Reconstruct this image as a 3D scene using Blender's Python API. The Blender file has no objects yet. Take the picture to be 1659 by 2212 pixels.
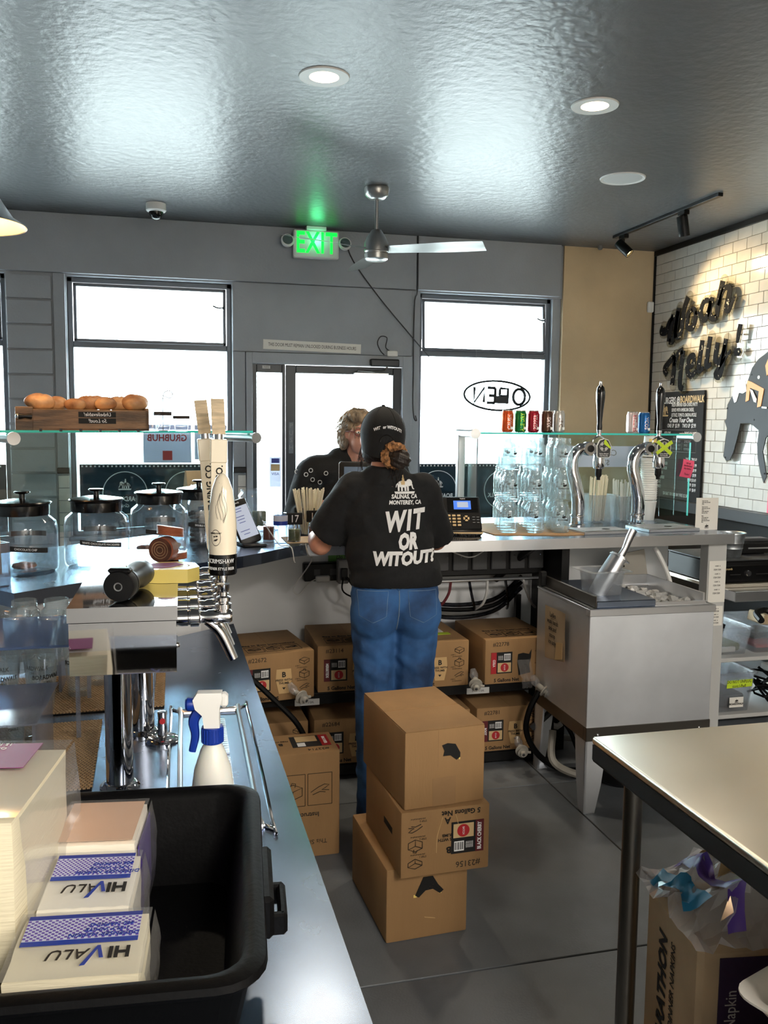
import bpy, bmesh, math, random
from math import sin, cos, pi, sqrt, radians as R_
from mathutils import Vector as V, Matrix, Euler, noise
random.seed(7)
SC = bpy.context.scene
COL = SC.collection

# ------------------------------------------------------------------ camera
FOC, CAMH = 1892.09, 1.60
_p, _r, _y = R_(5.8075), R_(.5869), R_(14.1562)
_f = V((sin(_y), cos(_y), 0)); _rt = V((cos(_y), -sin(_y), 0)); _up = V((0, 0, 1))
CF = _f*cos(_p) - _up*sin(_p); _u2 = _up*cos(_p) + _f*sin(_p)
CR = _rt*cos(_r) + _u2*sin(_r); CU = _u2*cos(_r) - _rt*sin(_r)
CP = V((0, 0, CAMH))
cam = bpy.data.cameras.new('camera'); camo = bpy.data.objects.new('camera', cam); COL.objects.link(camo)
cam.sensor_fit = 'HORIZONTAL'; cam.sensor_width = 36; cam.lens = FOC/1659*36; cam.clip_start = .02; cam.clip_end = 300
camo.matrix_world = Matrix(((CR.x, CU.x, -CF.x, CP.x), (CR.y, CU.y, -CF.y, CP.y), (CR.z, CU.z, -CF.z, CP.z), (0, 0, 0, 1)))
SC.camera = camo
def ray(x, y): return CF + CR*((x-829.5)/FOC) - CU*((y-1106)/FOC)
def az(x, y, z): d = ray(x, y); return CP + d*((z-CAMH)/d.z)      # point of a photo pixel on a level plane
def ay(x, y, Y): d = ray(x, y); return CP + d*(Y/d.y)             # ... on a plane parallel to the window wall
def ax(x, y, X): d = ray(x, y); return CP + d*(X/d.x)             # ... on a plane parallel to the tiled wall

# ------------------------------------------------------------------ sky, exposure, large lamps
w = bpy.data.worlds.new('sky'); SC.world = w; w.use_nodes = True
bg = w.node_tree.nodes['Background']; bg.inputs[0].default_value = (.94, .975, 1, 1); bg.inputs[1].default_value = 22.0
SC.view_settings.view_transform = 'Standard'; SC.view_settings.look = 'None'
SC.view_settings.exposure = 0.5; SC.view_settings.gamma = 1; SC.view_settings.use_curve_mapping = False
SC.cycles.max_bounces = 10; SC.cycles.diffuse_bounces = 4; SC.cycles.glossy_bounces = 5
SC.cycles.transmission_bounces = 10; SC.cycles.transparent_max_bounces = 128
SC.cycles.use_denoising = True; SC.cycles.sample_clamp_indirect = 6
def lamp(name, kind, loc, energy, color=(1, 1, 1), size=.1, rot=None, sizey=None, spot=None, par=None, blend=.5):
    l = bpy.data.lights.new(name, kind); l.energy = energy; l.color = color
    if kind == 'AREA':
        l.size = size
        if sizey: l.shape = 'RECTANGLE'; l.size_y = sizey
    else: l.shadow_soft_size = size
    if kind == 'SPOT': l.spot_size = spot or 1; l.spot_blend = blend
    o = bpy.data.objects.new(name, l); COL.objects.link(o); o.location = loc
    if rot is not None: o.rotation_euler = rot
    if par: o.parent = par
    return o
FILL_POS = [(.9, -2.0), (2.8, -2.0)]
for i, (x, y) in enumerate(FILL_POS):                # unseen panels behind the camera, added as fill light for the front faces
    lamp('fill_light', 'AREA', (x, y, 3.0), 115, (1, .93, .84), .58, (0, 0, 0), 1.15)

# ------------------------------------------------------------------ materials
def lin(c): return tuple(((v/255)/12.92 if v/255 <= .04045 else ((v/255+.055)/1.055)**2.4) for v in c)
MATS = {}
def mat(name, c=(128, 128, 128), rough=.5, metal=0, noi=None, bump=None, emit=0, coat=0, spec=None, aniso=0, stretch=None, trans=0, sss=0, roughvar=0, c2=None):
    m = bpy.data.materials.new(name); m.use_nodes = True; nt = m.node_tree; b = nt.nodes['Principled BSDF']
    col = (*lin(c), 1); b.inputs['Base Color'].default_value = col
    b.inputs['Roughness'].default_value = rough; b.inputs['Metallic'].default_value = metal
    if spec is not None: b.inputs['Specular IOR Level'].default_value = spec
    if coat: b.inputs['Coat Weight'].default_value = coat; b.inputs['Coat Roughness'].default_value = .08
    if aniso: b.inputs['Anisotropic'].default_value = aniso
    if trans: b.inputs['Transmission Weight'].default_value = trans
    if sss: b.inputs['Subsurface Weight'].default_value = sss; b.inputs['Subsurface Radius'].default_value = (.02, .008, .004); b.inputs['Subsurface Scale'].default_value = .4
    if emit: b.inputs['Emission Color'].default_value = col; b.inputs['Emission Strength'].default_value = emit
    if noi or bump or roughvar:
        tc = nt.nodes.new('ShaderNodeTexCoord'); src = tc.outputs['Object']
        if stretch:
            mp = nt.nodes.new('ShaderNodeMapping'); mp.inputs['Scale'].default_value = stretch
            nt.links.new(src, mp.inputs[0]); src = mp.outputs[0]
        def nz(s, det=4):
            n = nt.nodes.new('ShaderNodeTexNoise'); n.inputs['Scale'].default_value = s; n.inputs['Detail'].default_value = det
            nt.links.new(src, n.inputs['Vector']); return n
        if noi:
            n = nz(noi[0]); r = nt.nodes.new('ShaderNodeValToRGB'); nt.links.new(n.outputs['Fac'], r.inputs[0])
            d = noi[1]; cc = c2 or tuple(max(0, v*(1-d)) for v in c)
            r.color_ramp.elements[0].color = (*lin(cc), 1); r.color_ramp.elements[0].position = .35
            r.color_ramp.elements[1].color = (*lin(tuple(min(255, v*(1+d*.35)) for v in c)), 1); r.color_ramp.elements[1].position = .65
            nt.links.new(r.outputs[0], b.inputs['Base Color'])
        if bump:
            n = nz(bump[0], bump[2] if len(bump) > 2 else 3); bp = nt.nodes.new('ShaderNodeBump'); bp.inputs['Strength'].default_value = bump[1]
            bp.inputs['Distance'].default_value = bump[3] if len(bump) > 3 else .01
            nt.links.new(n.outputs['Fac'], bp.inputs['Height']); nt.links.new(bp.outputs[0], b.inputs['Normal'])
        if roughvar:
            n = nz(roughvar[0]); mr = nt.nodes.new('ShaderNodeMapRange'); mr.inputs['To Min'].default_value = roughvar[1]; mr.inputs['To Max'].default_value = roughvar[2]
            nt.links.new(n.outputs['Fac'], mr.inputs['Value']); nt.links.new(mr.outputs[0], b.inputs['Roughness'])
    MATS[name] = m; return m
def thin(name, tint=(235, 245, 245), rough=.02, opaque=None, amt=0, through=.5):
    """clear sheet: transparent body, Fresnel reflection, optional milky share"""
    m = bpy.data.materials.new(name); m.use_nodes = True; nt = m.node_tree; nt.nodes.clear()
    out = nt.nodes.new('ShaderNodeOutputMaterial'); t = nt.nodes.new('ShaderNodeBsdfTransparent'); g = nt.nodes.new('ShaderNodeBsdfGlossy')
    t.inputs[0].default_value = (*lin(tint), 1); g.inputs['Roughness'].default_value = rough
    lw = nt.nodes.new('ShaderNodeLayerWeight'); lw.inputs[0].default_value = .5
    pw = nt.nodes.new('ShaderNodeMath'); pw.operation = 'POWER'; pw.inputs[1].default_value = 3.2; nt.links.new(lw.outputs['Facing'], pw.inputs[0])
    fr = nt.nodes.new('ShaderNodeMath'); fr.operation = 'MULTIPLY_ADD'; fr.inputs[1].default_value = .75; fr.inputs[2].default_value = .05; nt.links.new(pw.outputs[0], fr.inputs[0])
    mx = nt.nodes.new('ShaderNodeMixShader'); nt.links.new(fr.outputs[0], mx.inputs[0]); nt.links.new(t.outputs[0], mx.inputs[1]); nt.links.new(g.outputs[0], mx.inputs[2])
    last = mx.outputs[0]
    if amt:
        d = nt.nodes.new('ShaderNodeBsdfDiffuse'); d.inputs[0].default_value = (*lin(opaque or tint), 1)
        tl = nt.nodes.new('ShaderNodeBsdfTranslucent'); tl.inputs[0].default_value = (*lin(opaque or tint), 1)
        dm = nt.nodes.new('ShaderNodeMixShader'); dm.inputs[0].default_value = through; nt.links.new(d.outputs[0], dm.inputs[1]); nt.links.new(tl.outputs[0], dm.inputs[2])
        m2 = nt.nodes.new('ShaderNodeMixShader'); m2.inputs[0].default_value = amt; nt.links.new(last, m2.inputs[1]); nt.links.new(dm.outputs[0], m2.inputs[2]); last = m2.outputs[0]
    nt.links.new(last, out.inputs[0]); MATS[name] = m; return m

mat('wall_grey', (156, 161, 167), .55, noi=(1.2, .08), bump=(60, .15))
mat('wall_gold', (208, 184, 148), .6, noi=(1.5, .08), bump=(60, .12))
mat('wall_light', (216, 218, 220), .7, noi=(1.5, .06))
mat('kitchen_wall', (238, 236, 230), .6)
mat('ceiling_paint', (92, 94, 97), .34, bump=(22, .34, 6, .012), noi=(1, .06), spec=.3)
mat('floor_tile', (106, 111, 116), .38, noi=(2.5, .14), bump=(140, .08), roughvar=(3, .3, .5))
mat('grout', (34, 35, 36), .9)
mat('frame_blue', (92, 98, 106), .4)
mat('frame_dark', (40, 44, 48), .35, metal=.4)
mat('tile_white', (216, 212, 204), .12, coat=.5, noi=(9, .02))
mat('tile_grout', (120, 112, 100), .9)
mat('black', (11, 11, 12), .42, spec=.3)
mat('black_gloss', (9, 9, 10), .2, coat=.15)
mat('black_matte', (20, 20, 21), .8)
mat('black_rubber', (9, 9, 10), .5, bump=(120, .06), spec=.1)
mat('dark_grey', (52, 53, 55), .5)
mat('mid_grey', (128, 129, 130), .5)
mat('light_grey', (190, 190, 188), .5)
mat('white', (238, 238, 235), .45)
mat('white_gloss', (240, 238, 230), .12, coat=.7)
mat('paper', (236, 233, 225), .8)
mat('steel', (220, 222, 226), .32, 1, roughvar=(8, .26, .36))
mat('steel_top', (134, 147, 168), .22, 1, roughvar=(6, .16, .34), bump=(3, .05))
mat('steel_warm', (226, 216, 200), .36, 1, roughvar=(5, .24, .4), bump=(4, .04))
mat('steel_matte', (222, 226, 232), .5, .9, roughvar=(4, .42, .58), noi=(3, .06))
mat('steel_dark', (112, 108, 102), .36, 1)
mat('mirror_steel', (205, 205, 208), .035, 1)
mat('chrome', (225, 225, 228), .06, 1)
mat('galvanised', (205, 212, 218), .4, 1, noi=(14, .25))
mat('nickel', (168, 168, 166), .32, .9)
mat('card', (160, 124, 82), .85, noi=(5, .08), bump=(180, .1), stretch=(1, 1, .2))
mat('card_dark', (150, 116, 78), .85, noi=(5, .08))
mat('card_light', (200, 165, 115), .85)
mat('kraft', (178, 154, 122), .85, noi=(6, .07))
mat('ink', (38, 30, 24), .8)
mat('ink_black', (8, 8, 8), .7)
mat('print_white', (236, 236, 236), .7)
mat('maroon', (92, 22, 30), .6); mat('label_red', (170, 28, 36), .6); mat('label_tan', (204, 176, 130), .6)
mat('pvc_grey', (156, 152, 143), .45)
mat('wood', (118, 88, 60), .6, noi=(6, .35), stretch=(1, 6, 6), bump=(30, .2))
mat('wood_pale', (206, 184, 150), .5, noi=(5, .15), stretch=(4, 4, 30))
mat('bread', (182, 142, 100), .55, noi=(11, .3), bump=(40, .25), c2=(128, 84, 52))
mat('cookie', (128, 78, 46), .9, noi=(40, .4), bump=(80, .6))
mat('cookie_dark', (40, 28, 22), .9, noi=(40, .4), bump=(80, .6))
mat('blue_plastic', (16, 52, 150), .35)
mat('bottle_white', (232, 232, 224), .35, trans=.0, sss=.2)
mat('skin', (196, 138, 112), .5, sss=.15, noi=(20, .06))
mat('skin_pale', (196, 142, 122), .5, sss=.15, noi=(20, .06))
mat('shirt_black', (8, 10, 14), .85, bump=(9, .35, 4, .03), noi=(3, .1))
mat('cap_black', (8, 9, 12), .85, bump=(300, .15))
mat('jumper_black', (11, 11, 13), .9, bump=(14, .3, 4, .03))
mat('denim', (46, 88, 138), .8, noi=(7, .38), bump=(500, .15), c2=(24, 50, 86))
mat('denim_stitch', (120, 140, 160), .8)
mat('hair_dark', (34, 24, 20), .5, bump=(90, .6, 3, .01), stretch=(1, 1, .25))
mat('hair_blond', (136, 116, 92), .55, bump=(70, .8, 3, .01), noi=(24, .35), stretch=(1, 1, .3))
mat('scrunchie', (160, 112, 70), .9, noi=(60, .4), bump=(120, .8))
mat('green_lit', (0, 236, 64), .5, emit=1.1)
mat('lens_warm', (255, 226, 180), .5, emit=9)
mat('spot_lit', (255, 214, 140), .5, emit=14)
mat('pendant_in', (250, 190, 110), .5, emit=1.1)
mat('screen_blue', (60, 100, 190), .3, emit=.9)
mat('screen_light', (150, 158, 175), .3, emit=.55)
mat('screen_dim', (70, 82, 96), .3, emit=.4)
mat('fill_lit', (255, 244, 226), .5, emit=3.5)
mat('lime', (196, 222, 50), .6); mat('green_tape', (96, 150, 70), .6); mat('pink', (245, 92, 128), .6)
mat('can_orange', (206, 82, 34), .25, .5); mat('can_green', (24, 120, 62), .25, .5); mat('can_red', (160, 30, 48), .25, .5)
mat('can_brown', (84, 58, 46), .25, .5); mat('can_silver', (196, 194, 190), .25, .6); mat('can_blue', (36, 104, 170), .25, .5); mat('can_pale', (220, 200, 200), .25, .4)
mat('purple', (128, 20, 100), .5); mat('navy', (36, 52, 140), .5); mat('aubergine', (50, 34, 66), .5); mat('violet', (92, 66, 160), .35); mat('teal', (40, 128, 176), .35)
mat('napkin', (244, 238, 222), .85, bump=(20, .2)); mat('napkin_edge', (240, 230, 200), .9, bump=(9, .25, 3, .008), stretch=(1, 1, 22))
mat('peach', (240, 196, 160), .8)
mat('foam', (238, 232, 222), .7, bump=(50, .1))
mat('horse_grey', (66, 68, 71), .6, spec=.3); mat('rider_orange', (232, 150, 60), .45)
mat('ivory', (242, 230, 206), .18, coat=.6); mat('tap_yellow', (240, 216, 120), .35, coat=.4)
mat('coaster', (96, 54, 38), .5, noi=(30, .25)); mat('coaster_rim', (170, 96, 66), .4)
mat('mat_brown', (150, 122, 88), .8)
mat('straw', (236, 226, 200), .7); mat('straw_clear', (225, 228, 222), .3)
mat('spice_green', (110, 116, 70), .9, bump=(90, .5)); mat('spice_red', (110, 60, 44), .9, bump=(90, .5))
mat('ice', (222, 222, 220), .15, trans=.5, bump=(40, .6))
mat('concrete_out', (190, 190, 186), .9, noi=(.8, .06)); mat('leaf_out', (120, 150, 100), .8, noi=(3, .4)); mat('bark', (110, 90, 74), .9, noi=(8, .3), bump=(20, .5))
mat('car_paint', (150, 180, 200), .15, .3, coat=.8)
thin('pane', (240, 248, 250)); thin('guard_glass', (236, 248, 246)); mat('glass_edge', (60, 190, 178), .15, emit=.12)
thin('jar_glass', (248, 251, 254), opaque=(235, 242, 250), amt=.025); thin('mug_glass', (250, 252, 253), rough=.05, opaque=(236, 246, 246), amt=.07); thin('clear_plastic', (220, 224, 230), opaque=(196, 200, 214), amt=.22, rough=.1)
thin('acrylic_blue', (190, 208, 236), opaque=(150, 172, 214), amt=.35, rough=.08); thin('cling', (246, 247, 249), opaque=(245, 245, 248), amt=.14, rough=.12)
thin('wrap_film', (248, 248, 250), opaque=(246, 246, 250), amt=.38, rough=.12); thin('tub_clear', (240, 242, 244), opaque=(225, 228, 232), amt=.16, rough=.15); thin('water', (226, 236, 246)); thin('acrylic', (240, 240, 236)); thin('smoke', (110, 112, 120))
thin('print_sheet', (214, 220, 236), opaque=(205, 210, 226), amt=.93, through=.06); thin('film_dark', (70, 78, 84), opaque=(44, 54, 60), amt=.8)

# ------------------------------------------------------------------ builders
def face(o, xd, yd):
    x = V(xd).normalized(); y = V(yd).normalized(); z = x.cross(y)
    return Matrix(((x.x, y.x, z.x, o[0]), (x.y, y.y, z.y, o[1]), (x.z, y.z, z.z, o[2]), (0, 0, 0, 1)))
def fy_(x, y, z): return face((x, y, z), (1, 0, 0), (0, 0, 1))       # looks at -Y
def fx_(x, y, z): return face((x, y, z), (0, -1, 0), (0, 0, 1))      # looks at -X
def fz_(x, y, z, a=0): return face((x, y, z), (cos(a), sin(a), 0), (-sin(a), cos(a), 0))
def tl(x, y, z): return Matrix.Translation((x, y, z))
def rot(ax_, a): return Matrix.Rotation(a, 4, ax_)
def smooth_path(pts, res=5, closed=False):
    pts = [V(p) for p in pts]; n = len(pts)
    if n < 3: return pts
    out = []; rng = range(n) if closed else range(n-1)
    for i in rng:
        p0 = pts[(i-1) % n] if closed or i > 0 else pts[0]*2-pts[1]; p1 = pts[i]; p2 = pts[(i+1) % n]
        p3 = pts[(i+2) % n] if closed or i+2 < n else pts[-1]*2-pts[-2]
        for k in range(res):
            t = k/res
            out.append(.5*((2*p1)+(p2-p0)*t+(2*p0-5*p1+4*p2-p3)*t*t+(3*p1-p0-3*p2+p3)*t**3))
    if not closed: out.append(pts[-1])
    return out
class MB:
    def __init__(s): s.bm = bmesh.new(); s.mi = 0
    def _tag(s, fs):
        for f in fs: f.material_index = s.mi
    def box(s, c, d, M=None, bev=0, seg=1):
        g = bmesh.ops.create_cube(s.bm, size=1); vs = g['verts']
        for v in vs: v.co = V((v.co.x*d[0]+c[0], v.co.y*d[1]+c[1], v.co.z*d[2]+c[2]))
        fs = list({f for v in vs for f in v.link_faces})
        if bev:
            es = list({e for v in vs for e in v.link_edges})
            r = bmesh.ops.bevel(s.bm, geom=es, offset=min(bev, .49*min(d)), segments=seg, affect='EDGES', profile=.5)
            vs = list({v for f in r['faces'] for v in f.verts} | {v for v in vs if v.is_valid}); fs = list({f for v in vs for f in v.link_faces})
        if M is not None:
            for v in vs: v.co = M @ v.co
        s._tag(fs); return s
    def bx(s, x0, x1, y0, y1, z0, z1, bev=0, M=None, seg=1):
        return s.box(((x0+x1)/2, (y0+y1)/2, (z0+z1)/2), (abs(x1-x0), abs(y1-y0), abs(z1-z0)), M, bev, seg)
    def lathe(s, prof, n=24, M=None, cap=True):
        rings = []
        for r, z in prof:
            if r < 1e-6: rings.append([s.bm.verts.new((0, 0, z))])
            else: rings.append([s.bm.verts.new((r*cos(2*pi*k/n), r*sin(2*pi*k/n), z)) for k in range(n)])
        fs = []
        for a, b in zip(rings, rings[1:]):
            for k in range(n):
                k2 = (k+1) % n
                if len(a) == 1 and len(b) == 1: continue
                if len(a) == 1: q = (a[0], b[k2], b[k])
                elif len(b) == 1: q = (a[k], a[k2], b[0])
                else: q = (a[k], a[k2], b[k2], b[k])
                try: fs.append(s.bm.faces.new(q))
                except ValueError: pass
        if cap:
            for rg, fl in ((rings[0], True), (rings[-1], False)):
                if len(rg) > 2:
                    try: fs.append(s.bm.faces.new(rg[::-1] if fl else rg))
                    except ValueError: pass
        if M is not None:
            for rg in rings:
                for v in rg: v.co = M @ v.co
        s._tag(fs); return s
    def cyl(s, p0, p1, r0, r1=None, n=16, cap=True):
        p0, p1 = V(p0), V(p1); d = p1-p0; L = d.length; q = V((0, 0, 1)).rotation_difference(d).to_matrix().to_4x4()
        return s.lathe([(r0, 0), (r0 if r1 is None else r1, L)], n, Matrix.Translation(p0) @ q, cap)
    def ell(s, c, r, M=None, n=16):
        m = n//2
        prof = [(sin(pi*k/m), -cos(pi*k/m)) for k in range(m+1)]; prof[0] = (0, -1); prof[-1] = (0, 1)
        T = Matrix.Translation(c) @ (M or Matrix()) @ Matrix.Diagonal((*r, 1))
        return s.lathe(prof, n, T, False)
    def tube(s, pts, r, n=8, res=5, closed=False, flat=None):
        P = smooth_path(pts, res, closed); m = len(P)
        t0 = (P[1]-P[0]).normalized(); a = V((0, 0, 1)) if abs(t0.z) < .9 else V((1, 0, 0)); nx = t0.cross(a).normalized(); rings = []
        for i, p in enumerate(P):
            t = (P[(i+1) % m]-P[i-1]) if (closed or 0 < i < m-1) else (P[1]-P[0] if i == 0 else P[-1]-P[-2])
            if t.length < 1e-9: t = t0
            t = t.normalized(); nx = (nx - t*nx.dot(t)); nx = nx.normalized() if nx.length > 1e-6 else t.orthogonal().normalized(); by = t.cross(nx)
            if isinstance(r, (list, tuple)):
                u = i/(m-1)*(len(r)-1); k = min(int(u), len(r)-2); rr = r[k]*(1-(u-k))+r[k+1]*(u-k)
            else: rr = r
            fl = flat or 1
            rings.append([s.bm.verts.new(p+nx*cos(2*pi*k/n)*rr+by*sin(2*pi*k/n)*rr*fl) for k in range(n)])
        fs = []; prs = list(zip(rings, rings[1:]))+([(rings[-1], rings[0])] if closed else [])
        for a_, b_ in prs:
            for k in range(n): fs.append(s.bm.faces.new((a_[k], a_[(k+1) % n], b_[(k+1) % n], b_[k])))
        if not closed: fs.append(s.bm.faces.new(rings[0][::-1])); fs.append(s.bm.faces.new(rings[-1]))
        s._tag(fs); return s
    def prism(s, poly, h, M=None, h0=0):
        M = M or Matrix(); n = len(poly)
        ar = sum(poly[i][0]*poly[(i+1) % n][1]-poly[(i+1) % n][0]*poly[i][1] for i in range(n))
        if ar < 0: poly = poly[::-1]
        a = [s.bm.verts.new(M @ V((x, y, h0))) for x, y in poly]; b = [s.bm.verts.new(M @ V((x, y, h0+h))) for x, y in poly]
        fs = [s.bm.faces.new(a[::-1]), s.bm.faces.new(b)]+[s.bm.faces.new((a[i], a[(i+1) % n], b[(i+1) % n], b[i])) for i in range(n)]
        s._tag(fs); return s
    def quad(s, a, b, c, d):
        f = s.bm.faces.new([s.bm.verts.new(p) for p in (a, b, c, d)]); s._tag([f]); return s
    def grid(s, fn, nu, nv):
        vs = [[s.bm.verts.new(fn(i/nu, j/nv)) for j in range(nv+1)] for i in range(nu+1)]
        s._tag([s.bm.faces.new((vs[i][j], vs[i+1][j], vs[i+1][j+1], vs[i][j+1])) for i in range(nu) for j in range(nv)]); return s
    def loft(s, rings, cap=True):
        rs = [[s.bm.verts.new(p) for p in rg] for rg in rings]; n = len(rs[0])
        fs = [s.bm.faces.new((a[k], a[(k+1) % n], b[(k+1) % n], b[k])) for a, b in zip(rs, rs[1:]) for k in range(n)]
        if cap: fs += [s.bm.faces.new(rs[0][::-1]), s.bm.faces.new(rs[-1])]
        s._tag(fs); return s
    def done(s, name, m, par=None, sm=False, loc=None):
        me = bpy.data.meshes.new(name); s.bm.normal_update(); s.bm.to_mesh(me); s.bm.free()
        return link(name, me, m, par, sm, loc)
def link(name, me, m, par=None, sm=False, loc=None):
    for q in (m if isinstance(m, (list, tuple)) else [m]): me.materials.append(MATS[q] if isinstance(q, str) else q)
    if sm:
        for p in me.polygons: p.use_smooth = True
        if sm != 'all': me.set_sharp_from_angle(angle=R_(sm if sm is not True else 40))
    o = bpy.data.objects.new(name, me); COL.objects.link(o)
    if par is not None: o.parent = par
    if loc is not None: o.location = loc
    return o
def tag(o, label, cat, group=None):
    o['label'] = label; o['category'] = cat
    if group: o['group'] = group
    return o
def thing(name, label, cat, loc=(0, 0, 0), rz=0, group=None, rx=0, ry=0):
    o = bpy.data.objects.new(name, None); COL.objects.link(o); o.empty_display_size = .05
    o.location = loc; o.rotation_euler = (rx, ry, rz); return tag(o, label, cat, group)
def struct(o): o['kind'] = 'structure'; return o
def stuff(o): o['kind'] = 'stuff'; return o
def dup(root, loc, rz=None, label=None, group=None):
    def cp(o, par):
        c = o.copy(); COL.objects.link(c)
        if par is not None: c.parent = par
        for ch in KIDS.get(o.name, ()): cp(ch, c)
        return c
    KIDS = {}
    def walk(o):
        KIDS[o.name] = list(o.children)
        for ch in o.children: walk(ch)
    walk(root)
    r = cp(root, None); r.location = loc
    if rz is not None: r.rotation_euler.z = rz
    if label: r['label'] = label
    if group: r['group'] = group
    return r
FONTC = {}
def text(body, size, m, par, M, name='lettering', ext=.0004, al='CENTER', sx=1, bold=0, shear=0, sp=1, res=2, wrapto=None):
    c = bpy.data.curves.new('t', 'FONT'); c.body = body; c.size = size; c.align_x = al; c.align_y = 'CENTER'; c.extrude = ext
    c.offset = bold; c.shear = shear; c.resolution_u = res; c.space_character = sp
    o = bpy.data.objects.new('t', c); COL.objects.link(o)
    me = bpy.data.meshes.new_from_object(o)
    bpy.data.objects.remove(o); bpy.data.curves.remove(c); me.materials.clear()
    if wrapto:
        for v in me.vertices: v.co = wrapto(v.co.x*sx, v.co.y, v.co.z)
    else: me.transform(M @ Matrix.Diagonal((sx, 1, 1, 1)))
    return link(name, me, m, par)
def capsule(bm, p0, r0, p1, r1, sub=2):
    b2 = bmesh.new()
    for p, r in ((p0, r0), (p1, r1)):
        g = bmesh.ops.create_icosphere(b2, subdivisions=sub, radius=r, matrix=Matrix.Translation(p))
    h = bmesh.ops.convex_hull(b2, input=b2.verts)
    bmesh.ops.delete(b2, geom=[v for v in b2.verts if not v.link_faces], context='VERTS')
    t = bpy.data.meshes.new('t'); b2.to_mesh(t); b2.free(); bm.from_mesh(t); bpy.data.meshes.remove(t)
def blob(items, vox=.008, it=8, fac=.5):
    """one continuous organic surface from overlapping tapered limbs and ellipsoids"""
    bm = bmesh.new()
    for q in items:
        if len(q) == 4: capsule(bm, V(q[0]), q[1], V(q[2]), q[3])
        else:
            c, r = q[0], q[1]; M = q[2] if len(q) > 2 else Matrix()
            bmesh.ops.create_icosphere(bm, subdivisions=3, radius=1, matrix=Matrix.Translation(c) @ M @ Matrix.Diagonal((*r, 1)))
    me = bpy.data.meshes.new('t'); bm.to_mesh(me); bm.free()
    o = bpy.data.objects.new('t', me); COL.objects.link(o)
    rm = o.modifiers.new('r', 'REMESH'); rm.mode = 'VOXEL'; rm.voxel_size = vox
    s = o.modifiers.new('s', 'SMOOTH'); s.iterations = it; s.factor = fac
    dg = bpy.context.evaluated_depsgraph_get()
    m2 = bpy.data.meshes.new_from_object(o.evaluated_get(dg)); bpy.data.objects.remove(o); m2.materials.clear(); return m2
# ================================================================== SHELL
WY, WX, CZ = 6.7, 4.0, 3.04
XL, YB = -4.6, -2.8
b = MB().bx(XL-.1, WX+.1, YB-.1, WY+.2, -.12, -.010); floor = struct(b.done('floor', 'grout'))
tm = MB().bx(-.597, .597, -.597, .597, -.0098, 0, .002).done('tile', 'floor_tile', floor); first = True
for i in range(-6, 2):
    for j in range(-5, 4):
        x0, y0 = max(XL, 1.66+1.2*i), max(YB, 2.285+1.2*j); x1, y1 = min(WX, 1.66+1.2*(i+1)), min(WY, 2.285+1.2*(j+1))
        if x1-x0 < .02 or y1-y0 < .02: continue
        if x1-x0 > 1.19 and y1-y0 > 1.19:
            if first: o = tm; first = False
            else: o = bpy.data.objects.new('tile', tm.data); COL.objects.link(o); o.parent = floor
            o.location = ((x0+x1)/2, (y0+y1)/2, 0)
        else:
            MB().bx(x0+.003, x1-.003, y0+.003, y1-.003, -.0098, 0, .002).done('tile', 'floor_tile', floor)
ceiling = struct(MB().bx(XL-.1, WX+.1, YB-.1, WY+.2, CZ, CZ+.12).done('ceiling', 'ceiling_paint'))
# --- window wall
b = MB()
b.bx(XL-.1, WX+.1, 6.712, 6.9, 2.62, CZ)                         # over the openings
b.bx(XL-.1, -2.4, 6.712, 6.9, 0, 2.62); b.bx(-1.06, -.655, 6.712, 6.9, 0, 2.62); b.bx(.512, .607, 6.712, 6.9, 0, 2.62)
b.bx(.607, 1.90, 6.712, 6.9, 2.12, 2.62); b.bx(1.90, 1.965, 6.70, 6.9, 0, 2.62)
b.bx(-2.4, -1.06, 6.712, 6.9, 0, .75); b.bx(-.655, .512, 6.712, 6.9, 0, .75); b.bx(1.965, 3.17, 6.712, 6.9, 0, .75)
b.bx(3.10, 3.17, 6.73, 6.9, .75, 2.62)
wall_back = struct(b.done('wall_back', 'wall_grey'))
MB().bx(XL, 1.925, 6.672, 6.713, 2.632, CZ-.001, .002).done('header_panel', 'wall_grey', wall_back)
MB().bx(1.931, 3.135, 6.666, 6.713, 2.632, CZ-.001, .002).done('header_panel', 'wall_grey', wall_back)
MB().bx(.514, 1.897, 6.690, 6.713, 2.122, 2.626, .002).done('panel', 'wall_grey', wall_back)
MB().bx(.514, .604, 6.690, 6.713, 1.256, 2.118, .002).done('panel', 'wall_grey', wall_back)
MB().bx(-.738, -.66, 6.680, 6.713, 1.256, 2.628, .002).done('panel', 'wall_grey', wall_back)
MB().bx(3.172, WX, 6.690, 6.9, 0, CZ-.001).done('return_panel', 'wall_gold', wall_back)
k = MB().bx(-1.05, -.752, 6.686, 6.713, .004, .166, .003).done('block', 'wall_grey', wall_back)
for i in range(1, 15):
    o = bpy.data.objects.new('block', k.data); COL.objects.link(o); o.parent = wall_back; o.location.z = .1745*i
for x0, x1 in ((.516, .604), (-.738, -.662)):                     # tiled stubs beside the door and the window, black cap
    MB().bx(x0-.004, x1+.004, 6.668, 6.713, 1.215, 1.254, .003).done('cap', 'black', wall_back)
    for i in range(13):
        MB().bx(x0+.03 if x0 > 0 else x0, x1, 6.690, 6.713, .03+.09*i, .03+.09*i+.086, .002).done('tile', 'tile_white', wall_back)
wall_left = struct(MB().bx(XL-.1, XL, YB, WY, 0, CZ).done('wall_left', 'wall_grey'))
wall_front = struct(MB().bx(XL, WX, YB-.1, YB, 0, CZ).done('wall_front', 'kitchen_wall'))
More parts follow.
